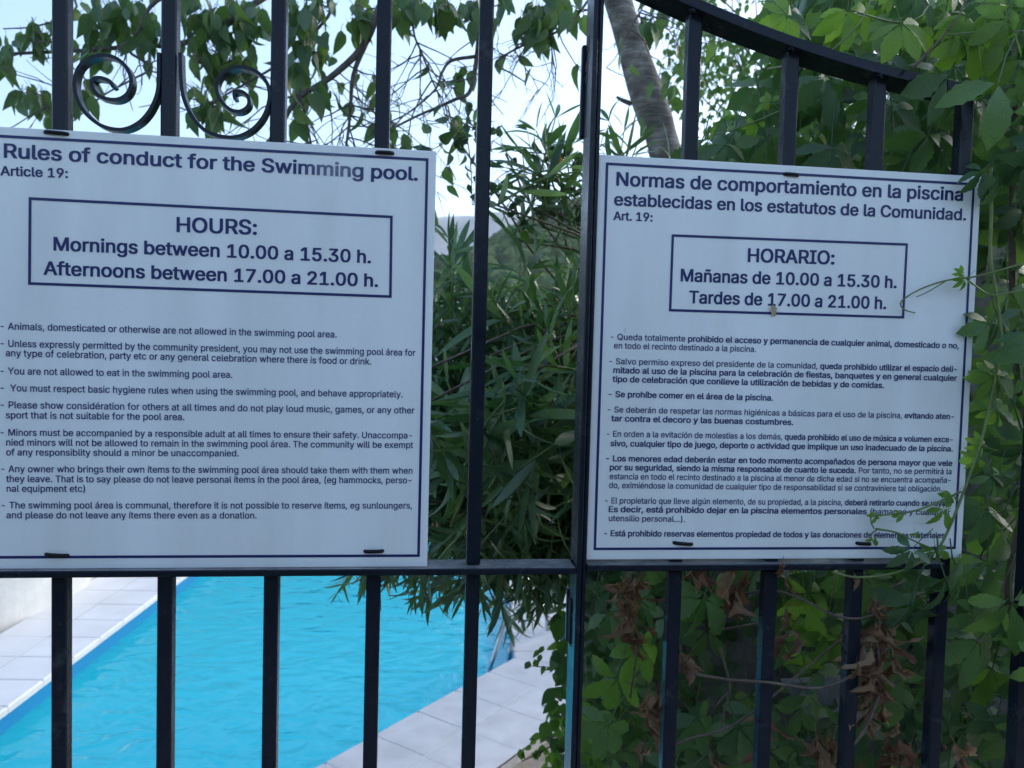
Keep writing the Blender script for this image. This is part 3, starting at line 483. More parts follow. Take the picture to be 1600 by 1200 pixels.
"S":"223|36,24,50,10,76,0,98,-4,126,-4,146,-1,164,4,184,19,196,34,204,54,205,72,202,91,198,100,190,110,174,124,156,133,96,150,84,155,68,165,62,173,59,180,59,195,65,209,76,220,90,226,102,228,127,228,140,224,150,218,160,210,165,201,168,188,201,188,200,203,190,225,179,236,160,249,144,255,119,258,95,258,68,250,46,236,36,225,30,214,26,202,25,184,27,169,33,155,44,143,54,134,70,126,140,106,158,96,169,84,171,78,172,64,168,52,156,39,142,30,123,26,102,26,84,30,68,38,58,51,53,68,18,68,20,52,24,42|32,22,46,8,74,-4,90,-6,120,-8,148,-4,167,2,188,16,198,28,204,40,208,53,209,74,206,92,202,102,194,113,177,127,160,136,98,154,88,158,72,168,66,176,63,182,63,194,68,206,80,217,93,223,104,226,125,224,136,222,147,216,156,208,160,201,164,186,204,186,204,204,200,214,194,228,175,245,156,255,134,260,93,260,81,258,63,252,43,238,32,228,26,216,22,203,21,182,24,166,30,152,36,144,51,132,67,123,136,103,151,96,165,82,168,73,168,66,161,50,147,37,136,32,121,28,104,28,87,32,72,41,62,54,56,71,16,72,14,70,16,51,21,38|26,20,41,6,69,-6,86,-10,123,-10,152,-7,171,-1,193,14,204,27,210,38,214,52,215,74,212,95,208,104,200,114,182,130,164,138,93,160,77,170,69,182,69,192,74,205,85,214,97,220,107,222,122,222,132,219,142,214,151,204,156,197,158,186,160,183,210,184,211,186,210,202,206,217,200,229,180,248,160,258,138,264,90,264,76,260,58,254,38,241,26,229,20,218,16,204,15,181,18,164,24,151,30,143,46,130,63,120,130,100,146,94,160,80,162,66,155,51,142,40,125,33,107,32,91,35,77,44,68,55,63,72,60,74,10,74,8,71,10,50,15,36",
"T":"224|95,0,129,0,129,226,209,226,209,254,15,254,15,226,95,226|92,-3,131,-4,133,-2,133,222,212,223,212,257,13,258,11,256,12,223,91,222|86,-4,90,-6,134,-6,138,-6,139,-3,139,220,218,220,219,223,219,257,216,260,10,260,6,258,5,223,8,220,85,220",
"U":"259|50,28,62,16,78,6,95,0,108,-4,123,-4,151,-4,168,0,184,8,209,28,217,39,224,53,228,68,230,84,230,254,195,254,195,86,192,66,181,48,172,39,154,30,132,26,106,29,94,35,82,44,70,59,64,74,63,86,63,254,29,254,30,74,32,60,40,41|46,26,58,14,74,4,93,-4,106,-6,121,-8,153,-6,171,-2,187,5,212,25,220,36,228,52,232,67,234,83,234,257,193,258,191,256,191,88,188,68,178,50,168,42,150,32,130,30,108,32,97,38,90,42,74,60,68,76,67,88,67,256,65,258,26,257,26,72,28,59,36,40|40,24,53,12,70,1,90,-6,102,-10,118,-10,156,-10,175,-5,192,2,205,12,218,24,226,35,234,49,238,66,240,82,240,257,238,260,190,260,186,258,185,89,182,70,172,52,165,45,147,35,133,33,112,35,94,44,80,61,74,77,73,89,72,258,68,260,24,260,20,258,20,71,22,58,30,37",
"Y":"236|101,0,135,0,135,104,229,254,189,254,132,162,118,134,108,156,102,163,48,254,7,254,101,104|98,-3,138,-3,139,102,231,248,233,252,232,257,186,257,129,165,119,144,116,146,112,158,106,166,50,257,4,257,3,252,5,248,97,102|92,-4,96,-6,140,-6,144,-4,145,100,238,249,239,257,238,260,182,260,126,172,119,158,112,167,56,260,2,260,-2,258,-2,249,91,100",
"a":"195|28,15,36,8,50,0,66,-4,92,-4,102,-2,116,4,129,14,136,21,137,25,137,0,169,0,169,140,162,161,157,169,148,178,136,185,120,190,107,192,84,192,64,188,58,186,39,174,31,166,19,146,48,136,52,137,53,142,64,154,81,163,88,164,106,164,120,160,124,158,132,148,136,140,137,126,136,123,131,117,114,113,78,110,54,104,38,98,24,87,16,72,14,50,15,40,18,31;56,32,48,42,47,54,49,65,56,74,62,77,81,82,116,87,137,92,137,68,135,57,128,44,117,32,112,29,96,24,77,24,66,26|24,12,42,-1,64,-8,94,-8,104,-6,120,1,128,7,132,12,134,-3,172,-3,173,142,166,164,154,179,139,188,122,194,109,196,82,196,62,192,54,188,36,177,28,168,15,148,15,144,16,142,46,134,53,134,55,134,60,144,73,155,86,161,104,162,116,158,126,150,131,140,132,126,128,120,118,117,79,113,52,107,34,100,21,90,12,74,10,49,11,39,14,30;59,35,52,44,51,52,53,63,60,71,66,74,83,80,109,82,133,88,133,69,129,53,124,44,110,32,94,26,79,26,70,28|18,11,37,-4,60,-10,98,-10,112,-7,126,0,128,-4,132,-6,174,-6,178,-4,179,143,172,165,166,173,158,182,143,190,126,196,112,198,79,198,57,194,50,191,30,180,22,170,9,150,10,142,12,140,42,130,56,130,61,133,66,142,78,152,90,158,100,158,114,154,120,148,126,138,126,127,124,122,115,120,76,116,46,110,29,102,15,91,6,75,4,60,4,48,5,38,8,27;64,38,59,44,57,51,58,60,65,68,70,72,89,77,127,82,126,66,124,56,118,46,108,37,94,30,82,30,74,32",
"b":"212|25,0,57,0,57,28,78,6,94,-2,120,-4,132,-4,146,0,158,8,167,14,178,28,186,42,192,57,195,73,196,108,192,134,186,146,178,161,168,173,158,180,146,188,132,192,101,192,92,190,73,180,58,161,58,254,25,254;78,36,68,49,60,69,58,80,58,104,63,131,72,147,82,156,90,160,108,164,121,164,130,160,138,156,147,148,157,131,160,120,163,92,160,72,157,58,152,48,138,33,120,24,99,24,90,28|22,-3,60,-3,61,17,74,3,92,-5,109,-8,122,-8,134,-6,149,-2,162,5,170,12,182,26,190,40,196,56,199,72,200,110,196,135,190,148,182,164,171,176,161,183,149,190,134,194,99,196,89,193,74,185,70,182,62,173,62,256,60,258,23,258,21,256;81,38,72,50,64,70,62,82,62,103,67,130,76,144,85,153,93,158,104,161,119,160,127,158,135,154,144,145,153,130,156,119,159,94,156,74,153,60,148,50,135,36,118,28,101,28,93,30|16,-4,20,-6,62,-6,66,-4,68,2,82,-6,106,-10,138,-10,153,-5,167,2,180,14,196,38,204,62,206,86,205,118,201,138,196,150,188,165,176,178,166,186,153,193,138,198,96,198,85,196,68,186,68,257,66,260,64,260,20,260,16,260,15,257;86,41,78,52,70,74,67,96,70,118,78,137,86,147,98,156,108,158,115,158,130,151,138,144,148,127,152,102,152,88,150,72,148,62,142,52,130,38,122,34,114,30,105,30,96,34",
"c":"198|42,19,56,8,72,0,85,-4,115,-4,130,-1,148,6,160,14,172,28,180,42,182,52,154,60,150,59,144,42,130,30,116,24,104,24,92,24,82,28,70,37,60,49,54,62,50,80,50,102,55,129,65,146,82,160,102,164,114,164,126,160,142,147,149,136,150,130,182,138,180,146,171,162,154,178,138,187,124,192,85,192,70,188,56,180,46,173,35,160,26,146,18,119,16,100,16,79,20,58,26,43,35,28|39,16,53,5,70,-3,88,-7,117,-8,132,-4,151,3,164,12,176,26,184,40,186,48,186,54,156,62,148,62,142,46,126,32,114,28,106,27,94,28,86,30,73,40,64,52,58,64,54,82,54,101,59,128,68,144,85,158,104,162,122,158,133,150,139,144,145,134,146,128,148,128,155,128,186,135,185,144,176,162,158,181,142,190,126,194,83,194,67,190,53,183,43,176,32,162,22,148,16,131,13,116,12,87,13,72,18,54,30,28|33,15,48,2,64,-6,84,-10,120,-10,138,-6,156,0,168,10,182,24,190,38,192,47,192,54,188,58,160,66,144,65,141,63,136,48,128,40,122,36,110,30,98,30,88,35,74,46,64,63,60,82,60,100,64,125,74,142,90,156,108,158,120,154,133,143,139,133,140,126,144,124,158,124,190,132,192,135,192,142,184,160,178,169,163,184,146,192,130,198,80,198,63,193,48,186,38,178,26,164,17,150,10,132,7,117,6,86,7,71,12,52,24,26",
"d":"212|42,18,54,8,66,0,80,-4,107,-4,122,0,134,6,155,28,155,0,187,0,187,254,154,254,154,161,139,180,120,190,111,192,81,192,68,188,54,180,34,161,26,146,20,130,17,114,16,88,17,74,26,41;70,37,60,48,55,58,50,81,50,104,55,131,66,149,72,156,82,160,100,164,113,164,122,160,130,156,144,141,149,131,152,120,155,92,152,71,149,58,139,40,130,32,113,24,92,24,82,28|38,16,51,5,62,-2,78,-6,104,-8,120,-5,138,3,150,17,152,-3,190,-3,190,257,152,258,150,256,150,174,142,182,120,194,113,196,84,195,64,190,51,183,30,164,22,148,16,132,13,116,12,87,13,72,22,40;73,40,64,50,59,60,54,82,54,103,59,130,70,146,76,153,85,158,96,161,111,160,119,158,127,154,140,138,148,119,151,94,148,72,145,60,136,43,127,34,111,28,94,28,85,31|32,14,46,2,57,-4,74,-10,116,-10,134,-4,144,2,146,-4,150,-6,192,-6,196,-4,197,257,196,260,148,260,144,258,144,186,127,196,116,198,76,198,60,193,46,186,24,165,16,150,10,133,7,117,6,86,7,71,16,37;78,42,70,52,64,62,62,74,59,96,62,120,70,136,81,150,97,158,107,158,122,151,134,137,140,127,142,116,145,95,142,71,140,62,130,44,122,37,115,33,107,30,98,30,90,34",
"e":"202|42,19,56,8,72,0,86,-4,110,-4,127,-2,142,2,162,12,175,26,180,35,183,46,155,54,152,53,146,41,140,34,126,26,114,24,87,26,76,32,65,40,56,53,52,66,50,84,187,84,186,114,180,142,164,167,144,184,130,189,115,192,84,192,70,188,56,180,35,160,26,145,20,128,17,114,16,88,18,69,26,42,35,28;50,110,55,135,64,147,76,158,92,164,101,164,118,162,130,156,134,154,143,143,148,134,153,114,153,110|39,16,53,5,71,-3,84,-6,112,-8,129,-6,146,-1,165,10,178,24,187,42,186,48,157,56,148,56,140,41,134,35,124,30,112,26,89,29,72,39,66,46,60,56,54,76,54,82,190,82,190,116,184,144,172,166,156,180,138,190,117,196,82,194,66,190,53,183,32,162,22,146,16,130,13,115,12,86,14,68,22,40,32,26;54,114,58,132,67,144,77,154,98,161,108,161,116,159,130,151,140,140,144,132,148,115,148,114|33,15,48,2,66,-6,80,-10,116,-10,132,-8,150,-4,170,8,184,22,193,42,192,50,190,52,160,60,146,60,142,57,136,45,129,38,118,32,109,30,100,30,92,32,74,44,65,58,60,76,60,78,196,80,197,82,196,112,190,143,178,167,168,177,152,188,130,196,120,198,84,198,62,193,48,186,26,164,17,149,10,129,7,116,6,86,8,66,17,38,26,24;61,116,64,131,73,143,82,152,101,158,115,155,126,148,138,131,142,117",
"f":"127|39,0,72,0,72,164,115,164,115,190,72,190,73,218,77,228,82,234,96,236,104,236,115,234,122,258,122,260,119,262,102,266,90,266,76,263,58,256,54,252,47,244,40,228,39,190,2,190,2,164,39,164|36,-3,74,-4,76,-2,76,160,117,160,119,162,118,193,76,194,77,217,80,226,86,231,98,234,110,230,118,231,126,257,126,263,121,265,104,268,88,268,74,266,55,258,50,254,44,246,36,229,35,194,0,194,-2,192,-2,161,35,160|30,-4,34,-6,78,-6,82,-4,82,158,120,158,124,158,125,161,124,194,120,196,82,196,83,216,86,224,93,229,100,230,106,228,120,228,124,230,132,256,132,264,128,267,108,272,85,272,68,268,50,260,45,257,38,248,30,230,29,196,-4,196,-8,194,-8,160,-4,158,29,158",
"g":"213|34,-50,48,-62,64,-70,88,-76,108,-76,134,-72,146,-68,158,-62,176,-46,182,-34,186,-22,187,-8,187,190,156,190,156,160,147,172,136,182,120,190,111,192,81,192,68,188,52,178,33,160,26,148,20,128,17,116,16,90,17,76,20,60,34,31,54,12,64,8,84,3,101,2,118,4,132,10,142,18,155,34,155,-4,153,-17,148,-29,140,-38,130,-44,115,-47,102,-48,86,-46,66,-36,58,-29,54,-21,50,-20,24,-34;68,43,60,52,55,61,50,83,50,106,55,131,64,147,74,156,82,160,100,164,114,164,122,160,132,156,139,148,149,132,152,122,155,110,155,82,149,61,144,51,132,38,122,34,113,30,91,30,82,34|30,-52,50,-68,66,-74,86,-78,110,-78,136,-76,150,-71,162,-65,180,-48,186,-36,190,-23,191,-10,190,193,152,193,152,172,139,185,122,194,113,196,79,194,64,190,51,183,30,162,22,150,16,130,13,117,12,89,13,74,16,59,22,44,30,28,40,19,54,8,67,3,92,-2,113,0,130,4,142,12,151,22,151,-2,149,-16,144,-26,136,-36,126,-41,113,-44,98,-45,88,-44,69,-34,62,-26,56,-17,48,-16,20,-33,20,-38;71,46,59,62,54,84,54,104,59,130,68,144,77,153,85,158,96,161,108,161,119,158,128,153,136,146,145,130,148,120,151,108,151,84,145,62,140,54,128,41,111,34,93,34,85,36|24,-54,40,-68,61,-77,82,-82,113,-82,140,-78,154,-74,167,-68,186,-50,192,-38,196,-24,197,-11,197,193,196,196,150,196,146,194,146,186,128,196,116,198,76,198,60,193,46,186,24,165,16,152,11,135,7,118,6,104,7,73,10,60,17,41,24,27,46,8,62,0,78,-3,88,-4,116,-4,134,2,145,8,144,-12,139,-24,131,-33,123,-38,106,-42,92,-40,74,-32,68,-25,60,-14,44,-14,14,-30,14,-40;76,48,64,65,60,86,60,103,64,126,70,137,82,150,97,158,108,158,115,155,126,148,140,128,145,107,145,85,142,73,134,55,123,44,115,39,107,36,97,36,88,40",
"h":"205|25,0,58,0,58,116,60,132,68,146,80,158,104,164,114,163,128,158,142,143,146,131,147,0,180,0,180,124,176,148,172,159,162,175,150,184,138,190,118,192,98,192,84,186,70,177,64,172,58,162,58,254,25,254|22,-3,60,-4,62,-2,62,114,64,130,68,138,78,151,85,156,101,161,112,160,124,156,138,141,142,130,144,-3,182,-4,184,-2,184,126,180,150,176,160,168,174,160,182,142,192,130,194,96,194,74,186,62,176,62,256,60,258,23,258,21,256|16,-4,20,-6,64,-6,68,-4,68,113,70,124,73,136,78,144,89,154,102,158,109,157,119,154,132,139,136,128,138,-4,142,-6,186,-6,188,-6,190,-3,190,126,186,151,182,163,174,175,166,184,155,191,142,196,124,198,92,198,78,193,68,188,68,257,66,260,64,260,20,260,16,260,15,257",
"i":"83|25,0,58,0,58,190,25,190;22,230,30,224,36,221,44,220,54,224,60,228,63,235,64,244,61,253,56,258,46,262,40,262,30,260,22,253,20,248,20,235|22,-3,60,-4,62,-2,62,192,60,194,23,194,21,192;18,228,26,221,38,218,48,218,60,222,64,228,68,238,68,248,64,256,57,262,46,266,34,265,26,262,18,256,16,250,16,234|16,-4,20,-6,64,-6,66,-6,68,-3,68,193,66,196,64,196,20,196,16,196,15,193;12,226,21,218,34,214,50,214,62,218,70,226,74,234,74,246,70,257,62,264,50,268,34,268,21,264,12,257,10,250,10,232",
"j":"83|-6,-72,15,-72,34,-66,48,-52,52,-46,56,-35,58,-18,58,190,25,190,25,-24,23,-30,14,-40,8,-42,-6,-42;22,230,30,224,36,221,44,220,54,224,60,228,63,235,64,244,61,253,56,258,46,262,40,262,30,260,22,253,20,246,19,240|-10,-74,17,-74,37,-68,52,-55,59,-38,62,-20,62,192,60,194,23,194,21,192,21,-22,18,-29,11,-37,6,-40,-10,-40;18,228,26,221,38,218,48,218,60,222,64,228,68,238,68,248,64,256,57,262,46,266,34,265,26,262,18,256,16,248,15,238|-16,-76,-12,-78,20,-78,40,-72,48,-66,58,-56,62,-50,65,-40,68,-20,68,193,66,196,20,196,16,196,15,193,15,-21,14,-26,6,-34,2,-36,-12,-36,-16,-38;12,226,21,218,34,214,50,214,62,218,70,226,74,234,74,246,70,257,62,264,50,268,34,268,21,264,12,257,10,249,9,238",
"k":"190|25,0,58,0,58,70,76,87,146,0,187,0,102,108,181,189,181,190,141,190,58,106,58,254,25,254|22,-3,62,-3,62,68,76,81,142,-3,189,-4,191,-2,190,4,108,108,184,186,184,193,138,193,62,116,62,256,60,258,23,258,21,256|16,-4,20,-6,64,-6,68,-4,68,66,76,73,138,-6,192,-6,196,-6,197,-3,196,5,115,108,190,185,190,194,186,196,132,196,68,130,68,257,66,260,64,260,20,260,16,260,15,257",
"l":"95|35,10,44,4,54,0,79,-2,91,0,86,28,72,26,64,28,59,35,58,40,58,254,25,254,25,38,26,26|32,8,40,1,52,-4,81,-4,95,-1,90,30,74,30,67,31,63,36,62,42,62,256,60,258,23,258,21,256,21,36,22,25|26,6,37,-2,53,-7,84,-8,98,-5,101,-2,101,6,96,32,92,34,72,34,68,40,68,257,66,260,64,260,20,260,16,260,15,257,15,36,17,22",
"m":"305|25,0,58,0,59,130,64,144,67,150,80,160,92,164,106,164,118,160,126,154,135,140,136,0,169,0,169,132,171,139,180,154,188,160,201,164,216,164,228,160,234,156,242,148,246,139,247,130,247,0,279,0,279,142,276,155,266,172,250,186,240,190,222,194,200,192,180,184,174,178,162,165,158,158,157,163,148,176,136,188,124,192,100,194,86,189,70,180,61,168,57,160,57,190,25,190|22,-3,60,-4,62,-2,63,128,68,142,70,147,83,157,94,162,104,161,115,158,123,152,131,138,132,-3,171,-4,173,-2,173,130,175,138,184,151,191,157,203,162,216,160,226,156,238,146,242,138,243,-2,245,-4,282,-3,283,144,280,156,270,175,253,190,240,194,224,196,198,195,187,191,170,181,160,168,148,184,139,190,126,196,98,196,92,195,74,187,67,182,62,176,60,193,22,193|16,-4,20,-6,64,-6,68,-4,69,127,73,140,79,148,93,157,101,158,110,156,116,152,122,144,126,134,126,-4,130,-6,178,-6,179,-3,179,129,184,141,192,152,200,156,210,158,226,152,233,144,236,136,238,-4,242,-6,288,-6,289,-3,289,145,286,159,276,176,265,187,257,192,244,197,227,200,209,200,190,197,172,188,160,178,152,186,144,192,132,198,126,199,94,200,78,194,68,188,66,194,62,196,16,196,15,193",
"n":"205|25,0,58,0,58,116,60,132,68,146,80,158,104,164,114,163,128,158,142,143,146,131,147,0,180,0,179,136,176,148,171,161,166,170,156,180,136,190,118,192,98,192,86,188,74,182,64,172,57,160,57,190,25,190|22,-3,60,-4,62,-2,62,114,64,130,68,138,78,151,85,156,101,161,112,160,124,156,138,141,142,130,144,-3,184,-3,183,138,180,150,174,164,169,172,160,182,138,193,120,196,100,195,80,189,71,184,61,174,60,193,22,193|16,-4,20,-6,64,-6,68,-4,68,113,70,124,73,136,78,144,89,154,102,158,109,157,119,154,132,139,136,128,138,-4,142,-6,186,-6,190,-4,189,139,186,151,180,165,175,174,164,184,146,195,124,198,92,198,78,193,68,187,66,194,62,196,20,196,16,194",
"o":"208|42,19,56,8,72,0,90,-4,117,-4,138,0,150,8,160,15,172,28,181,42,188,59,192,91,190,115,187,131,181,147,164,169,150,180,138,188,122,192,85,192,70,188,56,180,46,173,35,160,26,146,18,119,16,100,16,79,20,58,26,43,35,28;70,37,60,49,55,59,50,80,50,102,55,129,65,146,82,160,102,164,116,164,126,160,143,146,153,129,156,118,159,92,157,74,153,59,148,49,138,37,126,29,116,24,92,24,82,28|39,16,53,5,70,-3,88,-7,119,-7,141,-2,154,5,164,12,176,26,184,40,192,58,196,90,194,116,191,132,184,150,168,172,154,183,141,190,124,194,83,194,67,190,53,183,43,176,32,162,22,148,16,131,13,116,12,87,13,72,18,54,30,28;73,40,68,44,59,60,54,82,54,101,59,128,68,144,85,158,98,161,110,161,122,158,140,144,144,136,150,122,155,93,153,76,149,60,144,52,135,40,128,34,114,28,94,28,85,31|33,15,48,2,63,-5,80,-10,93,-10,122,-10,144,-6,159,2,174,15,190,38,197,54,200,74,202,100,198,132,191,150,182,164,169,178,159,186,144,194,122,198,93,198,80,198,63,193,48,186,33,173,26,164,17,150,8,122,6,102,7,71,10,56,18,37,26,24;78,42,70,53,64,63,60,82,60,100,64,124,74,142,88,154,102,158,114,156,126,150,134,142,144,125,148,100,148,82,144,63,138,53,130,42,122,36,110,30,102,30,90,34",
"p":"212|25,-72,58,-72,58,28,78,6,86,1,106,-4,132,-4,148,2,158,8,167,14,178,28,186,42,192,59,196,80,196,108,192,132,186,148,178,161,171,170,158,180,146,188,127,192,101,192,94,191,73,180,57,160,57,190,25,190;78,36,68,49,60,69,58,80,58,104,63,131,72,147,82,156,90,160,108,164,121,164,130,160,138,156,147,148,157,131,160,120,163,92,160,72,157,58,152,48,138,33,120,24,99,24,90,28|22,-74,60,-74,62,-73,62,16,74,3,92,-5,109,-8,134,-6,149,-2,168,10,182,26,190,40,196,58,200,78,200,110,196,134,189,150,177,169,171,176,149,190,129,195,96,195,89,193,74,185,70,182,61,172,60,193,23,194,21,192;81,38,72,50,64,70,62,82,62,103,67,130,76,144,85,153,93,158,104,161,119,160,127,158,135,154,144,145,153,130,156,119,159,94,156,74,153,60,148,50,135,36,118,28,101,28,93,30|16,-76,20,-78,64,-78,68,-76,68,2,78,-4,96,-10,125,-10,140,-9,153,-5,172,7,180,14,196,37,202,54,206,77,206,111,202,134,196,150,188,165,176,178,155,192,138,198,96,198,85,196,67,186,66,194,62,196,20,196,16,194;86,41,78,52,70,74,67,96,70,118,78,137,86,147,98,156,108,158,115,158,130,151,138,144,148,127,152,102,152,88,150,72,148,62,142,52,130,38,122,34,114,30,105,30,96,34",
"q":"212|42,18,54,8,66,0,80,-4,102,-4,118,-2,134,6,142,12,154,28,154,-72,187,-72,187,190,155,190,155,160,139,180,120,190,111,192,81,192,68,188,54,180,34,161,26,146,20,130,17,114,16,88,17,74,26,41;70,37,60,48,55,58,50,81,50,104,55,131,66,149,72,156,82,160,100,164,113,164,122,160,130,156,144,141,149,131,152,120,155,92,152,71,149,58,139,40,130,32,113,24,92,24,82,28|38,16,51,5,63,-2,78,-6,104,-8,120,-5,132,0,141,6,150,16,150,-73,152,-74,190,-74,190,193,152,193,150,172,149,176,142,182,120,194,113,196,79,194,64,190,51,183,30,164,22,148,16,132,13,116,12,87,13,72,22,40;73,40,64,50,59,60,54,82,54,103,59,130,70,146,76,153,85,158,96,161,111,160,119,158,127,154,140,138,148,119,151,94,148,72,145,60,136,43,127,34,111,28,94,28,85,31|32,14,46,2,57,-4,74,-10,116,-10,134,-4,144,2,144,-76,148,-78,192,-78,196,-76,197,193,196,196,150,196,146,194,144,186,127,196,116,198,76,198,60,193,46,186,24,165,16,150,10,133,7,117,6,86,7,71,16,37;78,42,70,52,64,62,62,74,59,96,62,120,70,136,81,150,97,158,107,158,122,151,134,137,140,127,142,116,145,95,142,71,140,62,130,44,122,37,115,33,107,30,98,30,90,34",
"r":"130|25,0,58,0,58,120,60,134,64,142,74,152,89,160,102,162,123,160,123,192,94,192,76,186,66,176,61,170,58,161,57,190,25,190|22,-3,62,-3,62,118,64,132,68,140,74,148,90,156,104,160,117,158,126,158,126,195,101,196,84,192,71,187,62,177,60,193,22,193|16,-4,20,-6,64,-6,68,-4,68,118,70,131,74,138,79,145,94,154,104,156,128,154,132,156,133,195,132,198,92,198,79,195,68,190,66,194,62,196,20,196,16,194",
"s":"182|30,18,44,6,61,-1,68,-3,96,-4,118,-2,132,2,148,14,157,23,166,42,167,55,164,68,161,77,155,86,132,100,115,106,86,112,68,118,59,126,55,138,60,152,66,158,76,163,92,166,114,162,127,150,133,138,163,144,156,163,138,182,120,190,108,192,90,192,70,190,46,180,35,170,26,158,22,140,24,125,28,112,37,102,44,96,58,90,75,84,104,78,122,72,130,63,133,52,132,43,128,38,122,32,112,26,93,24,72,26,62,30,55,38,50,45,48,54,18,48,17,46,20,34,24,26|26,16,41,3,64,-6,98,-8,120,-5,135,0,152,12,160,20,170,40,171,56,168,70,164,80,158,88,136,103,119,108,80,117,66,125,62,128,60,136,62,146,66,152,78,160,88,162,110,160,124,148,129,136,131,136,138,136,166,142,167,148,160,166,141,185,124,192,110,196,76,194,60,190,43,183,28,170,22,160,19,150,18,134,24,112,30,103,41,93,54,87,71,82,102,75,118,69,126,60,128,48,125,40,118,34,110,30,97,27,86,27,74,29,66,33,58,40,54,46,52,56,43,56,16,51,13,49,13,44,20,26|20,14,36,0,58,-8,81,-10,101,-10,123,-8,139,-3,154,7,166,19,176,40,177,58,174,72,170,81,164,90,154,98,140,106,124,111,84,120,71,128,66,136,67,144,71,150,82,157,92,159,102,158,108,155,118,146,123,135,128,132,142,132,172,140,173,142,173,148,166,167,146,188,128,196,114,198,73,198,56,194,38,186,22,171,16,162,13,151,12,132,14,120,18,109,24,102,36,90,50,84,66,79,98,72,113,66,120,59,122,49,119,42,110,34,105,32,89,30,78,32,68,38,60,48,58,56,56,59,40,60,10,54,8,52,7,43,14,23",
"t":"114|41,14,54,4,68,-2,94,-2,108,0,102,28,86,26,72,28,66,37,64,48,64,164,103,164,103,190,64,190,64,236,31,236,31,190,2,190,2,164,31,164,31,44,33,30,36,20|38,12,51,1,66,-4,96,-6,109,-3,112,-1,112,4,106,30,76,30,70,38,68,49,68,160,106,161,107,192,105,194,68,194,68,238,66,240,28,239,27,194,0,194,-2,192,-2,161,27,160,27,42,29,29,32,18|32,10,46,-2,62,-8,100,-8,114,-6,118,-2,118,5,112,29,110,32,83,32,80,33,76,40,74,50,74,158,112,158,113,161,113,193,112,196,108,196,74,196,74,239,72,242,70,242,22,242,21,239,21,196,-4,196,-6,196,-8,193,-8,160,-4,158,21,158,21,41,23,28,27,16",
"u":"205|44,15,56,4,77,-2,94,-4,117,1,130,7,141,18,148,29,148,0,180,0,180,190,147,190,147,74,144,58,138,44,124,32,115,28,101,26,88,26,70,36,64,46,59,58,58,190,25,190,26,57,28,42,32,32|40,12,53,2,79,-6,96,-6,119,-2,133,4,144,16,144,-3,184,-3,184,193,145,194,143,192,143,76,140,60,137,50,130,42,120,34,104,29,91,30,74,39,67,48,63,60,62,192,60,194,22,193,22,56,24,40,30,28|34,11,49,-2,76,-9,99,-10,112,-8,126,-4,137,2,138,-4,142,-6,186,-6,190,-4,190,193,188,196,142,196,138,194,137,76,134,61,132,52,125,44,116,36,100,32,94,33,78,42,73,50,69,60,68,194,64,196,20,196,16,194,16,54,18,39,22,28",
"v":"195|80,0,114,0,187,190,150,190,110,78,98,34,82,84,44,190,8,190|76,-2,118,-2,190,184,190,193,147,192,106,80,98,49,86,85,47,192,4,193,5,184|70,-4,74,-6,120,-6,124,-4,196,182,197,186,197,193,196,196,146,196,141,194,98,71,53,194,48,196,2,196,-2,194,-2,186,0,182",
"w":"284|68,0,100,0,130,104,141,149,148,130,158,84,183,0,216,0,273,190,238,190,217,110,212,96,199,40,160,190,125,190,95,82,86,39,46,190,10,190|64,-3,104,-3,134,102,142,132,154,83,180,-3,220,-3,277,187,276,193,236,193,213,112,208,98,198,58,186,110,162,193,122,193,98,110,85,58,72,110,48,193,6,193,6,187|58,-4,62,-6,106,-6,110,-4,142,106,174,-4,178,-6,224,-6,283,186,282,194,278,196,234,196,230,194,198,83,168,194,164,196,116,196,114,190,84,83,54,194,50,196,2,196,0,193,0,186",
"x":"189|9,0,47,0,75,43,81,50,94,76,113,44,142,0,180,0,114,95,177,190,140,190,110,145,96,119,81,145,51,190,13,190,76,97|6,-3,50,-3,78,40,84,48,94,66,138,-3,184,-3,184,4,118,96,180,186,180,193,136,193,106,148,96,128,54,193,10,193,10,186,72,98,6,4|0,-4,4,-6,56,-6,84,39,90,46,94,54,134,-6,186,-6,190,-4,190,5,126,96,186,185,187,193,186,196,132,196,100,149,96,140,60,196,8,196,4,194,4,185,61,103,64,96,0,5",
"y":"195|23,-70,30,-72,49,-74,70,-69,83,-60,94,-48,104,-29,187,190,152,190,110,78,102,54,98,34,96,35,82,84,44,190,8,190,80,0,72,-25,68,-32,60,-41,47,-44,30,-42|20,-72,28,-76,42,-76,55,-76,72,-72,86,-63,98,-50,108,-30,190,184,190,193,148,192,106,80,98,50,86,85,47,192,4,193,5,184,75,0,68,-24,64,-30,56,-38,45,-42,35,-40,26,-40,19,-66|14,-74,24,-78,62,-78,80,-74,92,-66,104,-52,113,-33,196,182,197,186,197,193,196,196,146,196,142,194,98,71,53,194,48,196,2,196,-2,194,-2,186,0,182,69,-1,58,-28,51,-36,44,-38,38,-36,24,-36,20,-38,13,-65",
"z":"190|20,0,170,0,170,28,64,28,167,164,167,190,23,190,23,160,126,160,20,24|16,-3,174,-3,174,31,71,32,170,162,170,193,20,193,20,158,118,157,16,26|10,-4,14,-6,176,-6,180,-4,180,31,178,34,80,34,176,160,177,193,176,196,18,196,14,194,13,158,16,155,108,154,10,28",
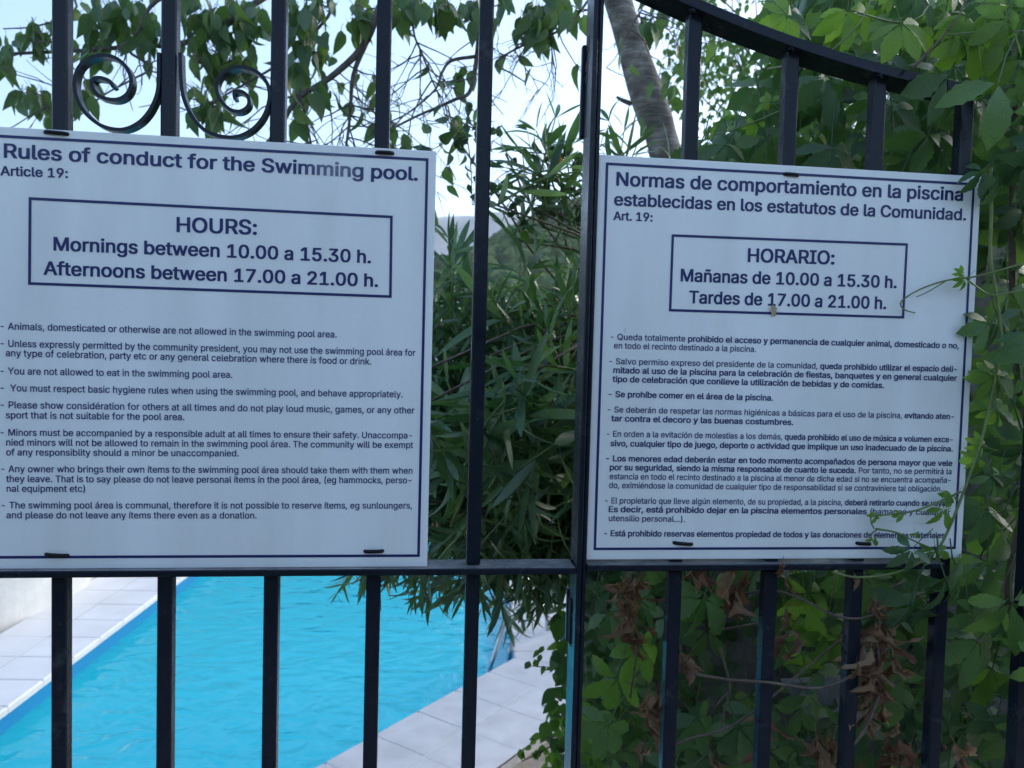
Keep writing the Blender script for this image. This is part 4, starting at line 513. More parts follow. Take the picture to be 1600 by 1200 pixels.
"á":"195|28,15,36,8,50,0,66,-4,92,-4,102,-2,116,4,129,14,136,21,137,25,137,0,169,0,169,140,162,161,157,169,148,178,136,185,120,190,107,192,84,192,64,188,58,186,39,174,31,166,19,146,48,136,52,137,53,142,64,154,81,163,88,164,106,164,120,160,124,158,132,148,136,140,137,126,136,123,131,117,114,113,78,110,54,104,38,98,24,87,16,72,14,50,15,40,18,31;56,32,48,42,47,54,49,65,56,74,62,77,81,82,116,87,137,92,137,68,135,57,128,44,117,32,112,29,96,24,77,24,66,26;80,214,107,214,140,266,104,266|24,12,42,-1,64,-8,94,-8,104,-6,120,1,128,7,132,12,134,-3,172,-3,173,142,166,164,154,179,139,188,122,194,109,196,82,196,62,192,54,188,36,177,28,168,15,148,15,144,16,142,46,134,53,134,55,134,60,144,73,155,86,161,104,162,116,158,126,150,131,140,132,126,128,120,118,117,79,113,52,107,34,100,21,90,12,74,10,49,11,39,14,30;59,35,52,44,51,52,53,63,60,71,66,74,83,80,109,82,133,88,133,69,129,53,124,44,110,32,94,26,79,26,70,28;76,211,110,211,144,262,144,268,100,268,76,216|18,11,37,-4,60,-10,98,-10,112,-7,126,0,128,-4,132,-6,174,-6,178,-4,179,143,172,165,166,173,158,182,143,190,126,196,112,198,79,198,57,194,50,191,30,180,22,170,9,150,10,142,12,140,42,130,56,130,61,133,66,142,78,152,90,158,100,158,114,154,120,148,126,138,126,127,124,122,115,120,76,116,46,110,29,102,15,91,6,75,4,60,4,48,5,38,8,27;64,38,59,44,57,51,58,60,65,68,70,72,89,77,127,82,126,66,124,56,118,46,108,37,94,30,82,30,74,32;70,210,74,208,116,208,150,260,150,270,146,272,96,270,70,219",
"é":"202|42,19,56,8,72,0,86,-4,110,-4,127,-2,142,2,162,12,175,26,180,35,183,46,155,54,152,53,146,41,140,34,126,26,114,24,87,26,76,32,65,40,56,53,52,66,50,84,187,84,186,114,180,142,164,167,144,184,130,189,115,192,84,192,70,188,56,180,35,160,26,145,20,128,17,114,16,88,18,69,26,42,35,28;50,110,55,135,64,147,76,158,92,164,101,164,118,162,130,156,134,154,143,143,148,134,153,114,153,110;87,214,115,214,147,266,111,266|39,16,53,5,71,-3,84,-6,112,-8,129,-6,146,-1,165,10,178,24,187,42,186,48,157,56,148,56,140,41,134,35,124,30,112,26,89,29,72,39,66,46,60,56,54,76,54,82,190,82,190,116,184,144,172,166,156,180,138,190,117,196,82,194,66,190,53,183,32,162,22,146,16,130,13,115,12,86,14,68,22,40,32,26;54,114,58,132,67,144,77,154,98,161,108,161,116,159,130,151,140,140,144,132,148,115,148,114;84,211,118,211,150,262,150,268,108,268,83,216|33,15,48,2,66,-6,80,-10,116,-10,132,-8,150,-4,170,8,184,22,193,42,192,50,190,52,160,60,146,60,142,57,136,45,129,38,118,32,109,30,100,30,92,32,74,44,65,58,60,76,60,78,196,80,197,82,196,112,190,143,178,167,168,177,152,188,130,196,120,198,84,198,62,193,48,186,26,164,17,149,10,129,7,116,6,86,8,66,17,38,26,24;61,116,64,131,73,143,82,152,101,158,115,155,126,148,138,131,142,117;78,210,82,208,124,208,156,260,156,270,152,272,102,270,78,219",
"í":"83|25,0,58,0,58,190,25,190;27,214,54,214,87,266,51,266|22,-3,60,-4,62,-2,62,192,60,194,23,194,21,192;24,211,58,211,90,262,90,268,48,268,23,216|16,-4,20,-6,64,-6,66,-6,68,-3,68,193,66,196,64,196,20,196,16,196,15,193;18,210,22,208,62,208,96,260,96,270,92,272,42,270,18,219",
"ñ":"205|25,0,58,0,58,116,60,132,68,146,80,158,104,164,114,163,128,158,142,143,146,131,147,0,180,0,179,136,176,148,171,161,166,170,156,180,136,190,118,192,98,192,86,188,74,182,64,172,57,160,57,190,25,190;52,224,75,224,78,232,82,236,86,236,116,223,134,224,142,229,148,238,152,248,153,258,130,258,128,250,124,246,112,248,102,254,87,260,69,258,62,253,55,243|22,-3,60,-4,62,-2,62,114,64,130,68,138,78,151,85,156,101,161,112,160,124,156,138,141,142,130,144,-3,184,-3,183,138,180,150,174,164,169,172,160,182,138,193,120,196,100,195,80,189,71,184,61,174,60,193,22,193;48,221,78,221,84,233,114,220,130,220,138,221,146,226,153,238,156,246,157,260,155,262,128,262,126,259,124,251,120,249,105,257,89,262,75,262,66,260,58,256,51,244,48,228|16,-4,20,-6,64,-6,68,-4,68,113,70,124,73,136,78,144,89,154,102,158,109,157,119,154,132,139,136,128,138,-4,142,-6,186,-6,190,-4,189,139,186,151,180,165,175,174,164,184,146,195,124,198,92,198,78,193,68,187,66,194,62,196,20,196,16,194;42,220,46,218,80,218,84,220,86,226,88,226,103,219,113,216,134,216,142,218,152,225,158,235,162,248,162,262,158,264,124,264,120,262,118,254,109,260,92,266,72,266,62,264,56,261,52,257,46,247,42,230",
"ó":"208|42,19,56,8,72,0,90,-4,117,-4,138,0,150,8,160,15,172,28,181,42,188,59,192,91,190,115,187,131,181,147,164,169,150,180,138,188,122,192,85,192,70,188,56,180,46,173,35,160,26,146,18,119,16,100,16,79,20,58,26,43,35,28;70,37,60,49,55,59,50,80,50,102,55,129,65,146,82,160,102,164,116,164,126,160,143,146,153,129,156,118,159,92,157,74,153,59,148,49,138,37,126,29,116,24,92,24,82,28;89,214,116,214,149,266,113,266|39,16,53,5,70,-3,88,-7,119,-7,141,-2,154,5,164,12,176,26,184,40,192,58,196,90,194,116,191,132,184,150,168,172,154,183,141,190,124,194,83,194,67,190,53,183,43,176,32,162,22,148,16,131,13,116,12,87,13,72,18,54,30,28;73,40,68,44,59,60,54,82,54,101,59,128,68,144,85,158,98,161,110,161,122,158,140,144,144,136,150,122,155,93,153,76,149,60,144,52,135,40,128,34,114,28,94,28,85,31;86,211,120,211,152,262,152,268,110,268,85,216|33,15,48,2,63,-5,80,-10,93,-10,122,-10,144,-6,159,2,174,15,190,38,197,54,200,74,202,100,198,132,191,150,182,164,169,178,159,186,144,194,122,198,93,198,80,198,63,193,48,186,33,173,26,164,17,150,8,122,6,102,7,71,10,56,18,37,26,24;78,42,70,53,64,63,60,82,60,100,64,124,74,142,88,154,102,158,114,156,126,150,134,142,144,125,148,100,148,82,144,63,138,53,130,42,122,36,110,30,102,30,90,34;80,210,84,208,124,208,158,260,158,270,154,272,104,270,80,219",
"ú":"205|44,15,56,4,77,-2,94,-4,117,1,130,7,141,18,148,29,148,0,180,0,180,190,147,190,147,74,144,58,138,44,124,32,115,28,101,26,88,26,70,36,64,46,59,58,58,190,25,190,26,57,28,42,32,32;88,214,115,214,148,266,112,266|40,12,53,2,79,-6,96,-6,119,-2,133,4,144,16,144,-3,184,-3,184,193,145,194,143,192,143,76,140,60,137,50,130,42,120,34,104,29,91,30,74,39,67,48,63,60,62,192,60,194,22,193,22,56,24,40,30,28;84,211,118,211,152,262,152,268,108,268,84,216|34,11,49,-2,76,-9,99,-10,112,-8,126,-4,137,2,138,-4,142,-6,186,-6,190,-4,190,193,188,196,142,196,138,194,137,76,134,61,132,52,125,44,116,36,100,32,94,33,78,42,73,50,69,60,68,194,64,196,20,196,16,194,16,54,18,39,22,28;78,210,82,208,124,208,158,260,158,270,154,272,104,270,78,219",
" ":"94"}

# ------------------------------------------------------------------ leaf shapes
def blade(n, L, W, wf, fold=.25, curl=.3, serr=0.0, crumple=0.0, seed=0, twist=0.0, y0=0.0):
    rg = random.Random(seed)
    V = []; F = []
    for i in range(n+1):
        t = i/n
        w = wf(t)*W*.5
        if serr and 0 < i < n:
            w *= (1+serr if i % 2 else 1-serr)
        y = y0+t*L*(1-.12*curl*t)
        z = -curl*L*t*t*.6
        ct, st = math.cos(twist*t), math.sin(twist*t)
        for sx in (-1, 0, 1):
            x = sx*w
            zz = z+abs(sx)*w*fold
            q = Vector((x*ct-(zz-z)*st, y, z+x*st+(zz-z)*ct))
            if crumple:
                q += Vector((rg.uniform(-1, 1), rg.uniform(-1, 1), rg.uniform(-1, 1)))*crumple*L
            V.append(q)
    for i in range(n):
        a = i*3
        F.append((a, a+1, a+4, a+3)); F.append((a+1, a+2, a+5, a+4))
    return V, F
def petiole(L, r, droop=0.3):
    """thin stalk running back from the blade base"""
    V = []; F = []
    for i in range(3):
        t = i/2
        for k in range(3):
            a = k*2.094
            V.append(Vector((math.cos(a)*r, -L*t, math.sin(a)*r+droop*L*t*t)))
    for i in range(2):
        for k in range(3):
            k2 = (k+1) % 3
            F.append((i*3+k, (i+1)*3+k, (i+1)*3+k2, i*3+k2))
    return V, F
def join(parts):
    V = []; F = []
    for v, f in parts:
        n = len(V); V += v; F += [tuple(i+n for i in q) for q in f]
    return V, F
def w_ovate(t): return max(.03, (math.sin(math.pi*min(1, t**.72))**.9)*(1-.25*t)) if 0 < t < 1 else .03
def w_lance(t): return max(.06, math.sin(math.pi*t)**.7) if 0 < t < 1 else .06
def w_creep(t): return max(.04, math.sin(math.pi*t**1.15)**.85) if 0 < t < 1 else .04
LEAF = {}
def lib(kind, variants):
    out = []
    for v, f in variants:
        me = bpy.data.meshes.new(kind)
        me.from_pydata([tuple(q) for q in v], [], f)
        me.polygons.foreach_set('use_smooth', [True]*len(f))
        me.update()
        out.append((me, np.array([tuple(q) for q in v]), f))
    LEAF[kind] = out
def creeper_var(seed):
    rg = random.Random(seed)
    parts = [petiole(.9, .018)]
    nlf = rg.choice((5, 5, 5, 3))
    A = {5: (-98, -48, 0, 48, 98), 3: (-55, 0, 55)}[nlf]
    for a in A:
        s = {0: 1, 48: .93, 98: .68, 55: .85}[abs(a)]*rg.uniform(.9, 1.08)
        v, f = blade(11, s, s*rg.uniform(.38, .50), w_creep, fold=rg.uniform(-.05, .35), curl=rg.uniform(.1, .95), serr=.09, seed=rg.random(), twist=rg.uniform(-.5, .5), y0=.07)
        ang = R_(-a+rg.uniform(-9, 9))
        mt = Matrix.Rotation(ang, 3, 'Z') @ Matrix.Rotation(rg.uniform(-.75, .15), 3, 'X') @ Matrix.Rotation(rg.uniform(-.55, .55), 3, 'Y')
        parts.append(([mt @ q for q in v], f))
    return join(parts)
lib('creeper', [creeper_var(i) for i in range(9)])
lib('oleander', [blade(6, 1, rg_w, w_lance, fold=fo, curl=cu, twist=tw) for rg_w, fo, cu, tw in
    ((.125,.3,.25,.2), (.115,.4,.6,-.3), (.13,.2,.1,.5), (.12,.5,.9,0), (.13,.35,-.15,-.4), (.12,.3,.45,.5), (.15,.2,.2,.2), (.145,.15,.35,-.2))])
lib('tree_leaf', [join([petiole(.25, .012), blade(7, 1, rg_w, w_ovate, fold=fo, curl=cu, twist=tw, serr=.03)]) for rg_w, fo, cu, tw in
    ((.54,.25,.35,.2), (.56,.4,.6,-.3), (.5,.15,.2,.5), (.46,.5,.8,0), (.56,.3,-.1,-.4), (.6,.1,.45,.7))])
lib('small', [blade(5, 1, rg_w, w_ovate, fold=fo, curl=cu, twist=tw) for rg_w, fo, cu, tw in
    ((.62,.25,.35,.2), (.7,.4,.5,-.3), (.55,.15,.2,.5), (.66,.5,.7,0))])
lib('dried', [join([petiole(.4, .012), blade(9, 1, W, w_creep, fold=fo, curl=cu, twist=tw, serr=.12, crumple=.045, seed=i)]) for i, (W, fo, cu, tw) in enumerate(
    ((.34,1.5,1.0,1.8), (.3,2.0,.7,-2.2), (.42,1.2,1.4,1.2), (.26,2.4,.4,2.8), (.38,1.6,.9,-1.5), (.32,1.0,1.7,2.4)))])

def sign_hidden(px, py):
    return (-20 < px < 672 and 215 < py < 885) or (935 < px < 1510 and 265 < py < 872)

class Plant:
    def __init__(s, name, base, label, cat, group=None):
        s.t = thing(name, base, label, cat, group)
        s.b = Vector(base)
        s.L = []
        s.stems = []
    def leaf(s, kind, pos, d, n, sc, mat, part='leaf'):
        s.L.append((kind, Vector(pos), Vector(d), Vector(n), sc, mat, part))
    def finish(s, limit=300, stuff='foliage'):
        by = {}
        for q in s.L:
            by.setdefault(q[6], []).append(q)
        for part, ls in by.items():
            def key(q):
                p = project(q[1])
                if p is None: return 1e9
                x, y, w = p
                k = w/q[4]
                if not (-30 < x < 1630 and -30 < y < 1230) or sign_hidden(x, y): k += 1e5
                return k
            ls.sort(key=key)
            for q in ls[:limit]:
                kind, pos, d, n, sc, mat, _ = q
                me = random.choice(LEAF[kind])[0]
                key_ = (me.name, mat.name)
                if key_ not in MESHCACHE:
                    c = me.copy(); c.name = part; c.materials.clear(); c.materials.append(mat)
                    MESHCACHE[key_] = c
                o = bpy.data.objects.new(part, MESHCACHE[key_])
                COL.objects.link(o)
                o.parent = s.t
                o.matrix_basis = Matrix.Translation(pos-s.b) @ frame(d, n).to_4x4() @ Matrix.Scale(sc, 4)
            rest = ls[limit:]
            if rest:
                bm = {}
                for q in rest: bm.setdefault(q[5].name, []).append(q)
                for mn, rs in bm.items():
                    VV = []; FF = []; RR = []; off = 0
                    for kind, pos, d, n, sc, mat, _ in rs:
                        _, v, f = random.choice(LEAF[kind])
                        fr = np.array(frame(d, n))
                        w = (v*sc) @ fr.T + np.array(pos)
                        VV.append(w); FF += [tuple(i+off for i in a) for a in f]; off += len(v)
                        RR.append(np.full(len(v), random.random()))
                    VV = np.concatenate(VV); RR = np.concatenate(RR)
                    me = bpy.data.meshes.new(stuff)
                    me.from_pydata(VV.tolist(), [], FF)
                    me.polygons.foreach_set('use_smooth', [True]*len(FF))
                    a = me.attributes.new('rnd', 'FLOAT', 'POINT'); a.data.foreach_set('value', RR.astype(np.float32))
                    me.materials.append(bpy.data.materials[mn]); me.update()
                    o = bpy.data.objects.new(stuff if part == 'leaf' else 'fallen_foliage', me)
                    COL.objects.link(o); o.parent = s.t; o.location = -s.b
                    o['kind'] = 'stuff'
MESHCACHE = {}
def frame(d, n):
    y = d.normalized()
    z = n-y*n.dot(y)
    if z.length < 1e-4: z = Vector((.3, .2, 1))-y*Vector((.3, .2, 1)).dot(y)
    z.normalize()
    x = y.cross(z)
    return Matrix((x, y, z)).transposed()
def rv(s=1.0):
    return Vector((random.gauss(0, s), random.gauss(0, s), random.gauss(0, s)))
def inpoly(x, y, P):
    c = False; j = len(P)-1
    for i in range(len(P)):
        if ((P[i][1] > y) != (P[j][1] > y)) and (x < (P[j][0]-P[i][0])*(y-P[i][1])/(P[j][1]-P[i][1])+P[i][0]): c = not c
        j = i
    return c
def sample(P):
    xs = [p[0] for p in P]; ys = [p[1] for p in P]
    while True:
        x = random.uniform(min(xs), max(xs)); y = random.uniform(min(ys), max(ys))
        if inpoly(x, y, P): return x, y

# ================================================================== SETTING
# ---- pool outline (deck level z = 0), counter-clockwise seen from above
POOL = [(.71, 4.49), (1.05, 8.5), (.45, 9.15), (-1.50, 9.30), (-2.05, 8.6), (-2.455, 3.62), (-1.95, 2.75), (-.93, 2.62)]
def offset_poly(P, d):
    """offset outwards (P counter-clockwise)"""
    n = len(P); out = []
    for i in range(n):
        a = Vector(P[i-1]); b = Vector(P[i]); c = Vector(P[(i+1) % n])
        e1 = (b-a).normalized(); e2 = (c-b).normalized()
        n1 = Vector((e1.y, -e1.x)); n2 = Vector((e2.y, -e2.x))
        m = (n1+n2); m = m/max(.2, m.dot(n1)) if m.length > 1e-6 else n1
        out.append(tuple(b+m*d))
    return out
WATER = -.15
def ring(name, P, Q, zp, zq, m, parent=None, kind=None):
    n = len(P)
    V = [(p[0], p[1], zp) for p in P]+[(q[0], q[1], zq) for q in Q]
    F = [(i, n+i, n+(i+1) % n, (i+1) % n) for i in range(n)]
    return mk(name, V, F, m, parent, kind=kind)

# ground: sheet with a hole for the pool
def far_ring(r):
    out = []
    for p in POOL:
        d = (Vector(p)-Vector((-.7, 6))).normalized()
        out.append((-.7+d.x*r, 6+d.y*r))
    return out
ga = offset_poly(POOL, .25); rings = [ga, far_ring(6.5), far_ring(40), far_ring(400), far_ring(2000)]
V = []; F = []
n = len(POOL)
# subdivide each ring for smoothness
def subdiv(P, k=6):
    out = []
    for i in range(len(P)):
        a = Vector(P[i]); b = Vector(P[(i+1) % len(P)])
        for j in range(k): out.append(tuple(a.lerp(b, j/k)))
    return out
rs = [subdiv(r) for r in rings]; n = len(rs[0])
zs = [-.06, -.06, -.06, -8, -60]
for r, z in zip(rs, zs): V += [(p[0], p[1], z) for p in r]
for k in range(len(rs)-1):
    for i in range(n):
        j = (i+1) % n
        F.append((k*n+i, (k+1)*n+i, (k+1)*n+j, k*n+j))
mk('ground', V, F, M['soil'], kind='structure')

# ---- pool basin and water
def pool_paint():
    m, nt, b = new_mat('blue pool paint')
    tc = N(nt, 'ShaderNodeTexCoord'); no = N(nt, 'ShaderNodeTexNoise'); no.inputs['Scale'].default_value = 1.5; no.inputs['Detail'].default_value = 6
    nt.links.new(tc.outputs['Object'], no.inputs['Vector'])
    cr = N(nt, 'ShaderNodeValToRGB'); cr.color_ramp.elements[0].position = .3; cr.color_ramp.elements[1].position = .7
    cr.color_ramp.elements[0].color = POOL_C[0]; cr.color_ramp.elements[1].color = POOL_C[1]
    nt.links.new(no.outputs['Fac'], cr.inputs[0]); nt.links.new(cr.outputs[0], b.inputs['Base Color'])
    b.inputs['Roughness'].default_value = .6
    return m
POOL_C = ((.001, .20, .42, 1), (.002, .23, .46, 1))
def water_mat():
    m, nt, b = new_mat('pool water')
    nt.nodes.remove(b)
    out = nt.nodes['Material Output']
    tr = N(nt, 'ShaderNodeBsdfTransparent'); tr.inputs[0].default_value = (.80, .985, 1, 1)
    gl = N(nt, 'ShaderNodeBsdfGlossy'); gl.inputs['Roughness'].default_value = .03
    tc = N(nt, 'ShaderNodeTexCoord')
    mp = N(nt, 'ShaderNodeMapping'); mp.inputs['Rotation'].default_value = (0, 0, R_(20)); mp.inputs['Scale'].default_value = (1, 1.5, 1)
    nt.links.new(tc.outputs['Object'], mp.inputs[0])
    n1 = N(nt, 'ShaderNodeTexNoise'); n1.inputs['Scale'].default_value = 3.4; n1.inputs['Detail'].default_value = 1.6; n1.inputs['Distortion'].default_value = .9
    nt.links.new(mp.outputs[0], n1.inputs['Vector'])
    n2 = N(nt, 'ShaderNodeTexNoise'); n2.inputs['Scale'].default_value = 15; n2.inputs['Detail'].default_value = 2; n2.inputs['Distortion'].default_value = .5
    nt.links.new(mp.outputs[0], n2.inputs['Vector'])
    ml = N(nt, 'ShaderNodeMath', operation='MULTIPLY_ADD'); ml.inputs[1].default_value = .10
    nt.links.new(n2.outputs['Fac'], ml.inputs[0]); nt.links.new(n1.outputs['Fac'], ml.inputs[2])
    bp = N(nt, 'ShaderNodeBump'); bp.inputs['Strength'].default_value = .55; bp.inputs['Distance'].default_value = .06
    nt.links.new(ml.outputs[0], bp.inputs['Height']); nt.links.new(bp.outputs[0], gl.inputs['Normal'])
    fr = N(nt, 'ShaderNodeFresnel'); fr.inputs[0].default_value = 1.45
    nt.links.new(bp.outputs[0], fr.inputs['Normal'])
    mx = N(nt, 'ShaderNodeMixShader')
    df = N(nt, 'ShaderNodeBsdfDiffuse'); df.inputs[0].default_value = (.018, .70, .84, 1)
    m0 = N(nt, 'ShaderNodeMixShader'); m0.inputs[0].default_value = .62
    nt.links.new(tr.outputs[0], m0.inputs[1]); nt.links.new(df.outputs[0], m0.inputs[2])
    nt.links.new(fr.outputs[0], mx.inputs[0]); nt.links.new(m0.outputs[0], mx.inputs[1]); nt.links.new(gl.outputs[0], mx.inputs[2])
    nt.links.new(mx.outputs[0], out.inputs['Surface'])
    return m
M['pool'] = pool_paint(); M['water'] = water_mat()
n = len(POOL)
floor_in = offset_poly(POOL, -.12)
V = [(p[0], p[1], -.045) for p in POOL]+[(p[0], p[1], -1.0) for p in POOL]+[(p[0], p[1], -1.1) for p in floor_in]
F = []
for k in range(2):
    for i in range(n):
        j = (i+1) % n
        F.append((k*n+i, k*n+j, (k+1)*n+j, (k+1)*n+i))
F.append(tuple(2*n+i for i in range(n)))
mk('pool_basin', V, F, M['pool'], kind='structure')
mk('pool_water', [(p[0], p[1], WATER) for p in offset_poly(POOL, .003)], [tuple(range(n))], M['water'], kind='structure')
# skimmer inlet fitting on the left wall
fp = on_z(37, 1108, -.1)

# ---- paving: coping and deck tiles, each a piece
deck = thing('pool_deck', (0, 0, 0), None, None); deck['kind'] = 'structure'
ring('mortar_bed', offset_poly(POOL, -.0), offset_poly(POOL, .735), .0026, .0026, M['grout'], deck)
ring('coping_edge', POOL, POOL, -.008, -.045, M['grout'], deck)
ring('deck_edge', offset_poly(POOL, .735), offset_poly(POOL, .735), -.008, -.07, M['grout'], deck)
TS = .3645
def tiles_edge(i, rows, phase, m, gap=.0016, name='tile'):
    for r in range(rows):
        d0 = -.022 if r == 0 else r*TS+gap
        d1 = (r+1)*TS-gap
        P0 = offset_poly(POOL, d0); P1 = offset_poly(POOL, d1)
        a0 = Vector(P0[i]); b0 = Vector(P0[(i+1) % n]); a1 = Vector(P1[i]); b1 = Vector(P1[(i+1) % n])
        A = Vector(POOL[i]); e = (Vector(POOL[(i+1) % n])-A).normalized()
        def s(p): return (p-A).dot(e)
        sa0, sb0, sa1, sb1 = s(a0)+gap, s(b0)-gap, s(a1)+gap, s(b1)-gap
        nn = Vector((e.y, -e.x))
        def pt(sv, d): return A+e*sv+nn*d
        def xat(t, lo):   # boundary s at depth fraction
            return (sa0+(sa1-sa0)*t) if lo else (sb0+(sb1-sb0)*t)
        lo = min(sa0, sa1); hi = max(sb0, sb1)
        k = math.floor((lo-phase)/TS)
        while phase+k*TS < hi:
            s0 = phase+k*TS+gap; s1 = phase+(k+1)*TS-gap; k += 1
            q = []
            # clip rectangle [s0,s1]x[d0,d1] with the mitred ends
            poly = [(s0, 0), (s1, 0), (s1, 1), (s0, 1)]
            for side in (True, False):
                newp = []
                for j in range(len(poly)):
                    p, pn = poly[j], poly[(j+1) % len(poly)]
                    def f(q): 
                        v = q[0]-xat(q[1], side)
                        return v if side else -v
                    fp_, fn_ = f(p), f(pn)
                    if fp_ >= 0: newp.append(p)
                    if fp_*fn_ < 0:
                        t = fp_/(fp_-fn_); newp.append((p[0]+(pn[0]-p[0])*t, p[1]+(pn[1]-p[1])*t))
                poly = newp
                if not poly: break
            if len(poly) < 3: continue
            area = abs(sum(poly[j][0]*poly[(j+1) % len(poly)][1]-poly[(j+1) % len(poly)][0]*poly[j][1] for j in range(len(poly))))/2
            if area < .015: continue
            pts = [pt(sv, d0+(d1-d0)*t) for sv, t in poly]
            # ensure CCW
            ar = sum(pts[j].x*pts[(j+1) % len(pts)].y-pts[(j+1) % len(pts)].x*pts[j].y for j in range(len(pts)))
            if ar < 0: pts = pts[::-1]
            dz = random.uniform(-.0008, .0008)
            MB().prism([(p.x, p.y) for p in pts], -.006 if r else -.04, .004+dz, .0018 if r else .009).build(name, m, deck)
ph_e = {7: None}
Aedge = Vector(POOL[7]); eedge = (Vector(POOL[0])-Aedge).normalized()
J = on_z(783, 1105); ph = ((Vector((J.x, J.y))-Aedge).dot(eedge)) % TS
for i in range(n):
    white = i in (2, 3, 4, 5)
    tiles_edge(i, 2, ph if i == 7 else random.uniform(0, TS), M['tile_white'] if white else M['tile'])
# far terrace beyond the coping
# ---- planter wall on the far left
pw = thing('planter_wall', (-3.6, 5.9, 0), 'low white rendered planter wall with bulging front behind the pool coping', 'wall')
fpts = [(-3.45,4.75),(-3.17,5.2),(-3.02,5.54),(-2.955,5.9),(-2.93,6.25),(-3.0,6.54),(-3.12,7.1),(-3.2,7.9),(-4.4,8.0),(-4.6,4.7)]
fp2 = [(p.x, p.y) for p in smooth_path([(a, b, 0) for a, b in fpts[:8]], 4)]+fpts[8:]
MB().prism(fp2, -.05, .42, .015).build('wall_body', M['render_white'], pw)
cap2 = []
cc = Vector((-3.7, 6.2))
for p in fp2:
    v = Vector(p)-cc; cap2.append(tuple(cc+v*(1+.025/v.length)))
MB().prism(cap2, .422, .47, .012).build('wall_cap', M['tile_white'], pw)
lab = [(-3.7, 5.9)]

# white boundary wall beyond the pool
bw = thing('boundary_wall', (-3, 12, 0), 'white rendered boundary wall beyond the far end of the pool', 'wall')
x1 = on_y(742, 480, 12).x
MB().box((-9, 12, -.1), (x1, 12.25, on_y(700, 478, 12).z), .02).build('wall_body', M['render_white'], bw)
MB().box((-9.05, 11.95, on_y(700, 478, 12).z+.003), (x1+.05, 12.3, on_y(700, 478, 12).z+.08), .01).build('coping', M['tile_white'], bw)

# guessed, unseen hedge added behind the viewer to shade the boards
hg = thing('added_shade_hedge', (0, -3.6, .6), 'tall dark green hedge added unseen behind the viewer to shade the boards', 'hedge')
hv = []; hf = []
HN, HM = 60, 24
for i in range(HN+1):
    for j in range(HM+1):
        x = -9+18*i/HN
        t = j/HM
        yy, zz = (-3.3, .6+2.2*t/.8) if t < .8 else (-3.3-1.4*(t-.8)/.2, 2.8)
        dn = noise.noise(Vector((x*1.7, zz*1.7, t*3)))*.22+noise.noise(Vector((x*6, zz*6, t*9)))*.10
        hv.append((x, yy+dn, zz+(dn if t >= .8 else 0)))
for i in range(HN):
    for j in range(HM):
        hf.append((i*(HM+1)+j, (i+1)*(HM+1)+j, (i+1)*(HM+1)+j+1, i*(HM+1)+j+1))
mk('added_hedge_foliage', hv, hf, simple('added hedge green', (.02,.045,.02), (.06,.11,.04), 14, .8, 1.0, 40), hg)

# landing in front of the gate
MB().box((-2.2, -3.2, .45), (3.2, .22, .62), .02).build('landing', M['concrete'], kind='structure')
MB().box((-2.2, .05, -.06), (3.2, .20, .447), .0).build('landing_wall', M['concrete'], kind='structure')

# unseen walls added behind the creeper to block backlight and darken its gaps
gw = thing('added_backing_wall', (1.4, .95, 0), 'dark wall added behind the creeper leaves to block light and darken gaps', 'wall')
zt = on_y(1100, 885, .92).z
MB().box((on_y(925, 1000, .92).x, .92, -.06), (1.25, 1.12, 2.05), .01).build('wall_body', M['added_wall_dark'], gw)  # body of the added backing wall
MB().box((1.253, .90, -.06), (3.4, 1.14, 2.55), .01).build('added_wall_pier', M['added_wall_dark'], gw)

# ---- far land
def hill_mat(name, a, b_, sc):
    return simple(name, a, b_, sc, .95, 0, detail=9)
M['hill'] = hill_mat('scrub hillside', (.035,.060,.022), (.12,.14,.065), .05)
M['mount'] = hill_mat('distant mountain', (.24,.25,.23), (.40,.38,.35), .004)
def ridge(name, prof, Y, depth, m, kind='structure', rough=1.0, seed=0):
    """hill mass whose skyline passes the picture points prof when seen from the gate"""
    P = [on_y(px, py, Y) for px, py in prof]
    P = smooth_path(P, 6)
    nx = len(P); ny = 14
    V = []; F = []
    for j in range(ny):
        t = j/(ny-1)
        for i, p in enumerate(P):
            y = Y-depth*.5*(1-t)*1.0 if t < 1 else Y
            y = Y-depth*(1-t)
            h = -120*(Y/4000)+ (p.z+120*(Y/4000))*(math.sin(t*math.pi/2)**1.3)
            h += noise.fractal(Vector((p.x/(Y*.05)+seed, y/(Y*.05), 0)), 1, 2, 5)*Y*.008*rough*(t if t < .95 else .4)
            V.append((p.x, y, h))
    for p in P: V.append((p.x*1.1, Y+depth*.2, -100))
    for j in range(ny):
        for i in range(nx-1):
            F.append((j*nx+i, j*nx+i+1, (j+1)*nx+i+1, (j+1)*nx+i))
    return mk(name, V, F, m, smooth=True, kind=kind)
ridge('mountains', [(-900, 330), (-300, 352), (200, 330), (500, 350), (690, 352), (765, 343), (820, 352), (900, 349), (1100, 340), (1500, 320), (2200, 300)], 1800, 1100, M['mount'], rough=.7)
ridge('hillside', [(500, 505), (640, 450), (730, 412), (770, 392), (800, 376), (850, 352), (905, 335), (1000, 310), (1200, 270), (1700, 200), (2300, 150)], 320, 240, M['hill'], seed=3)

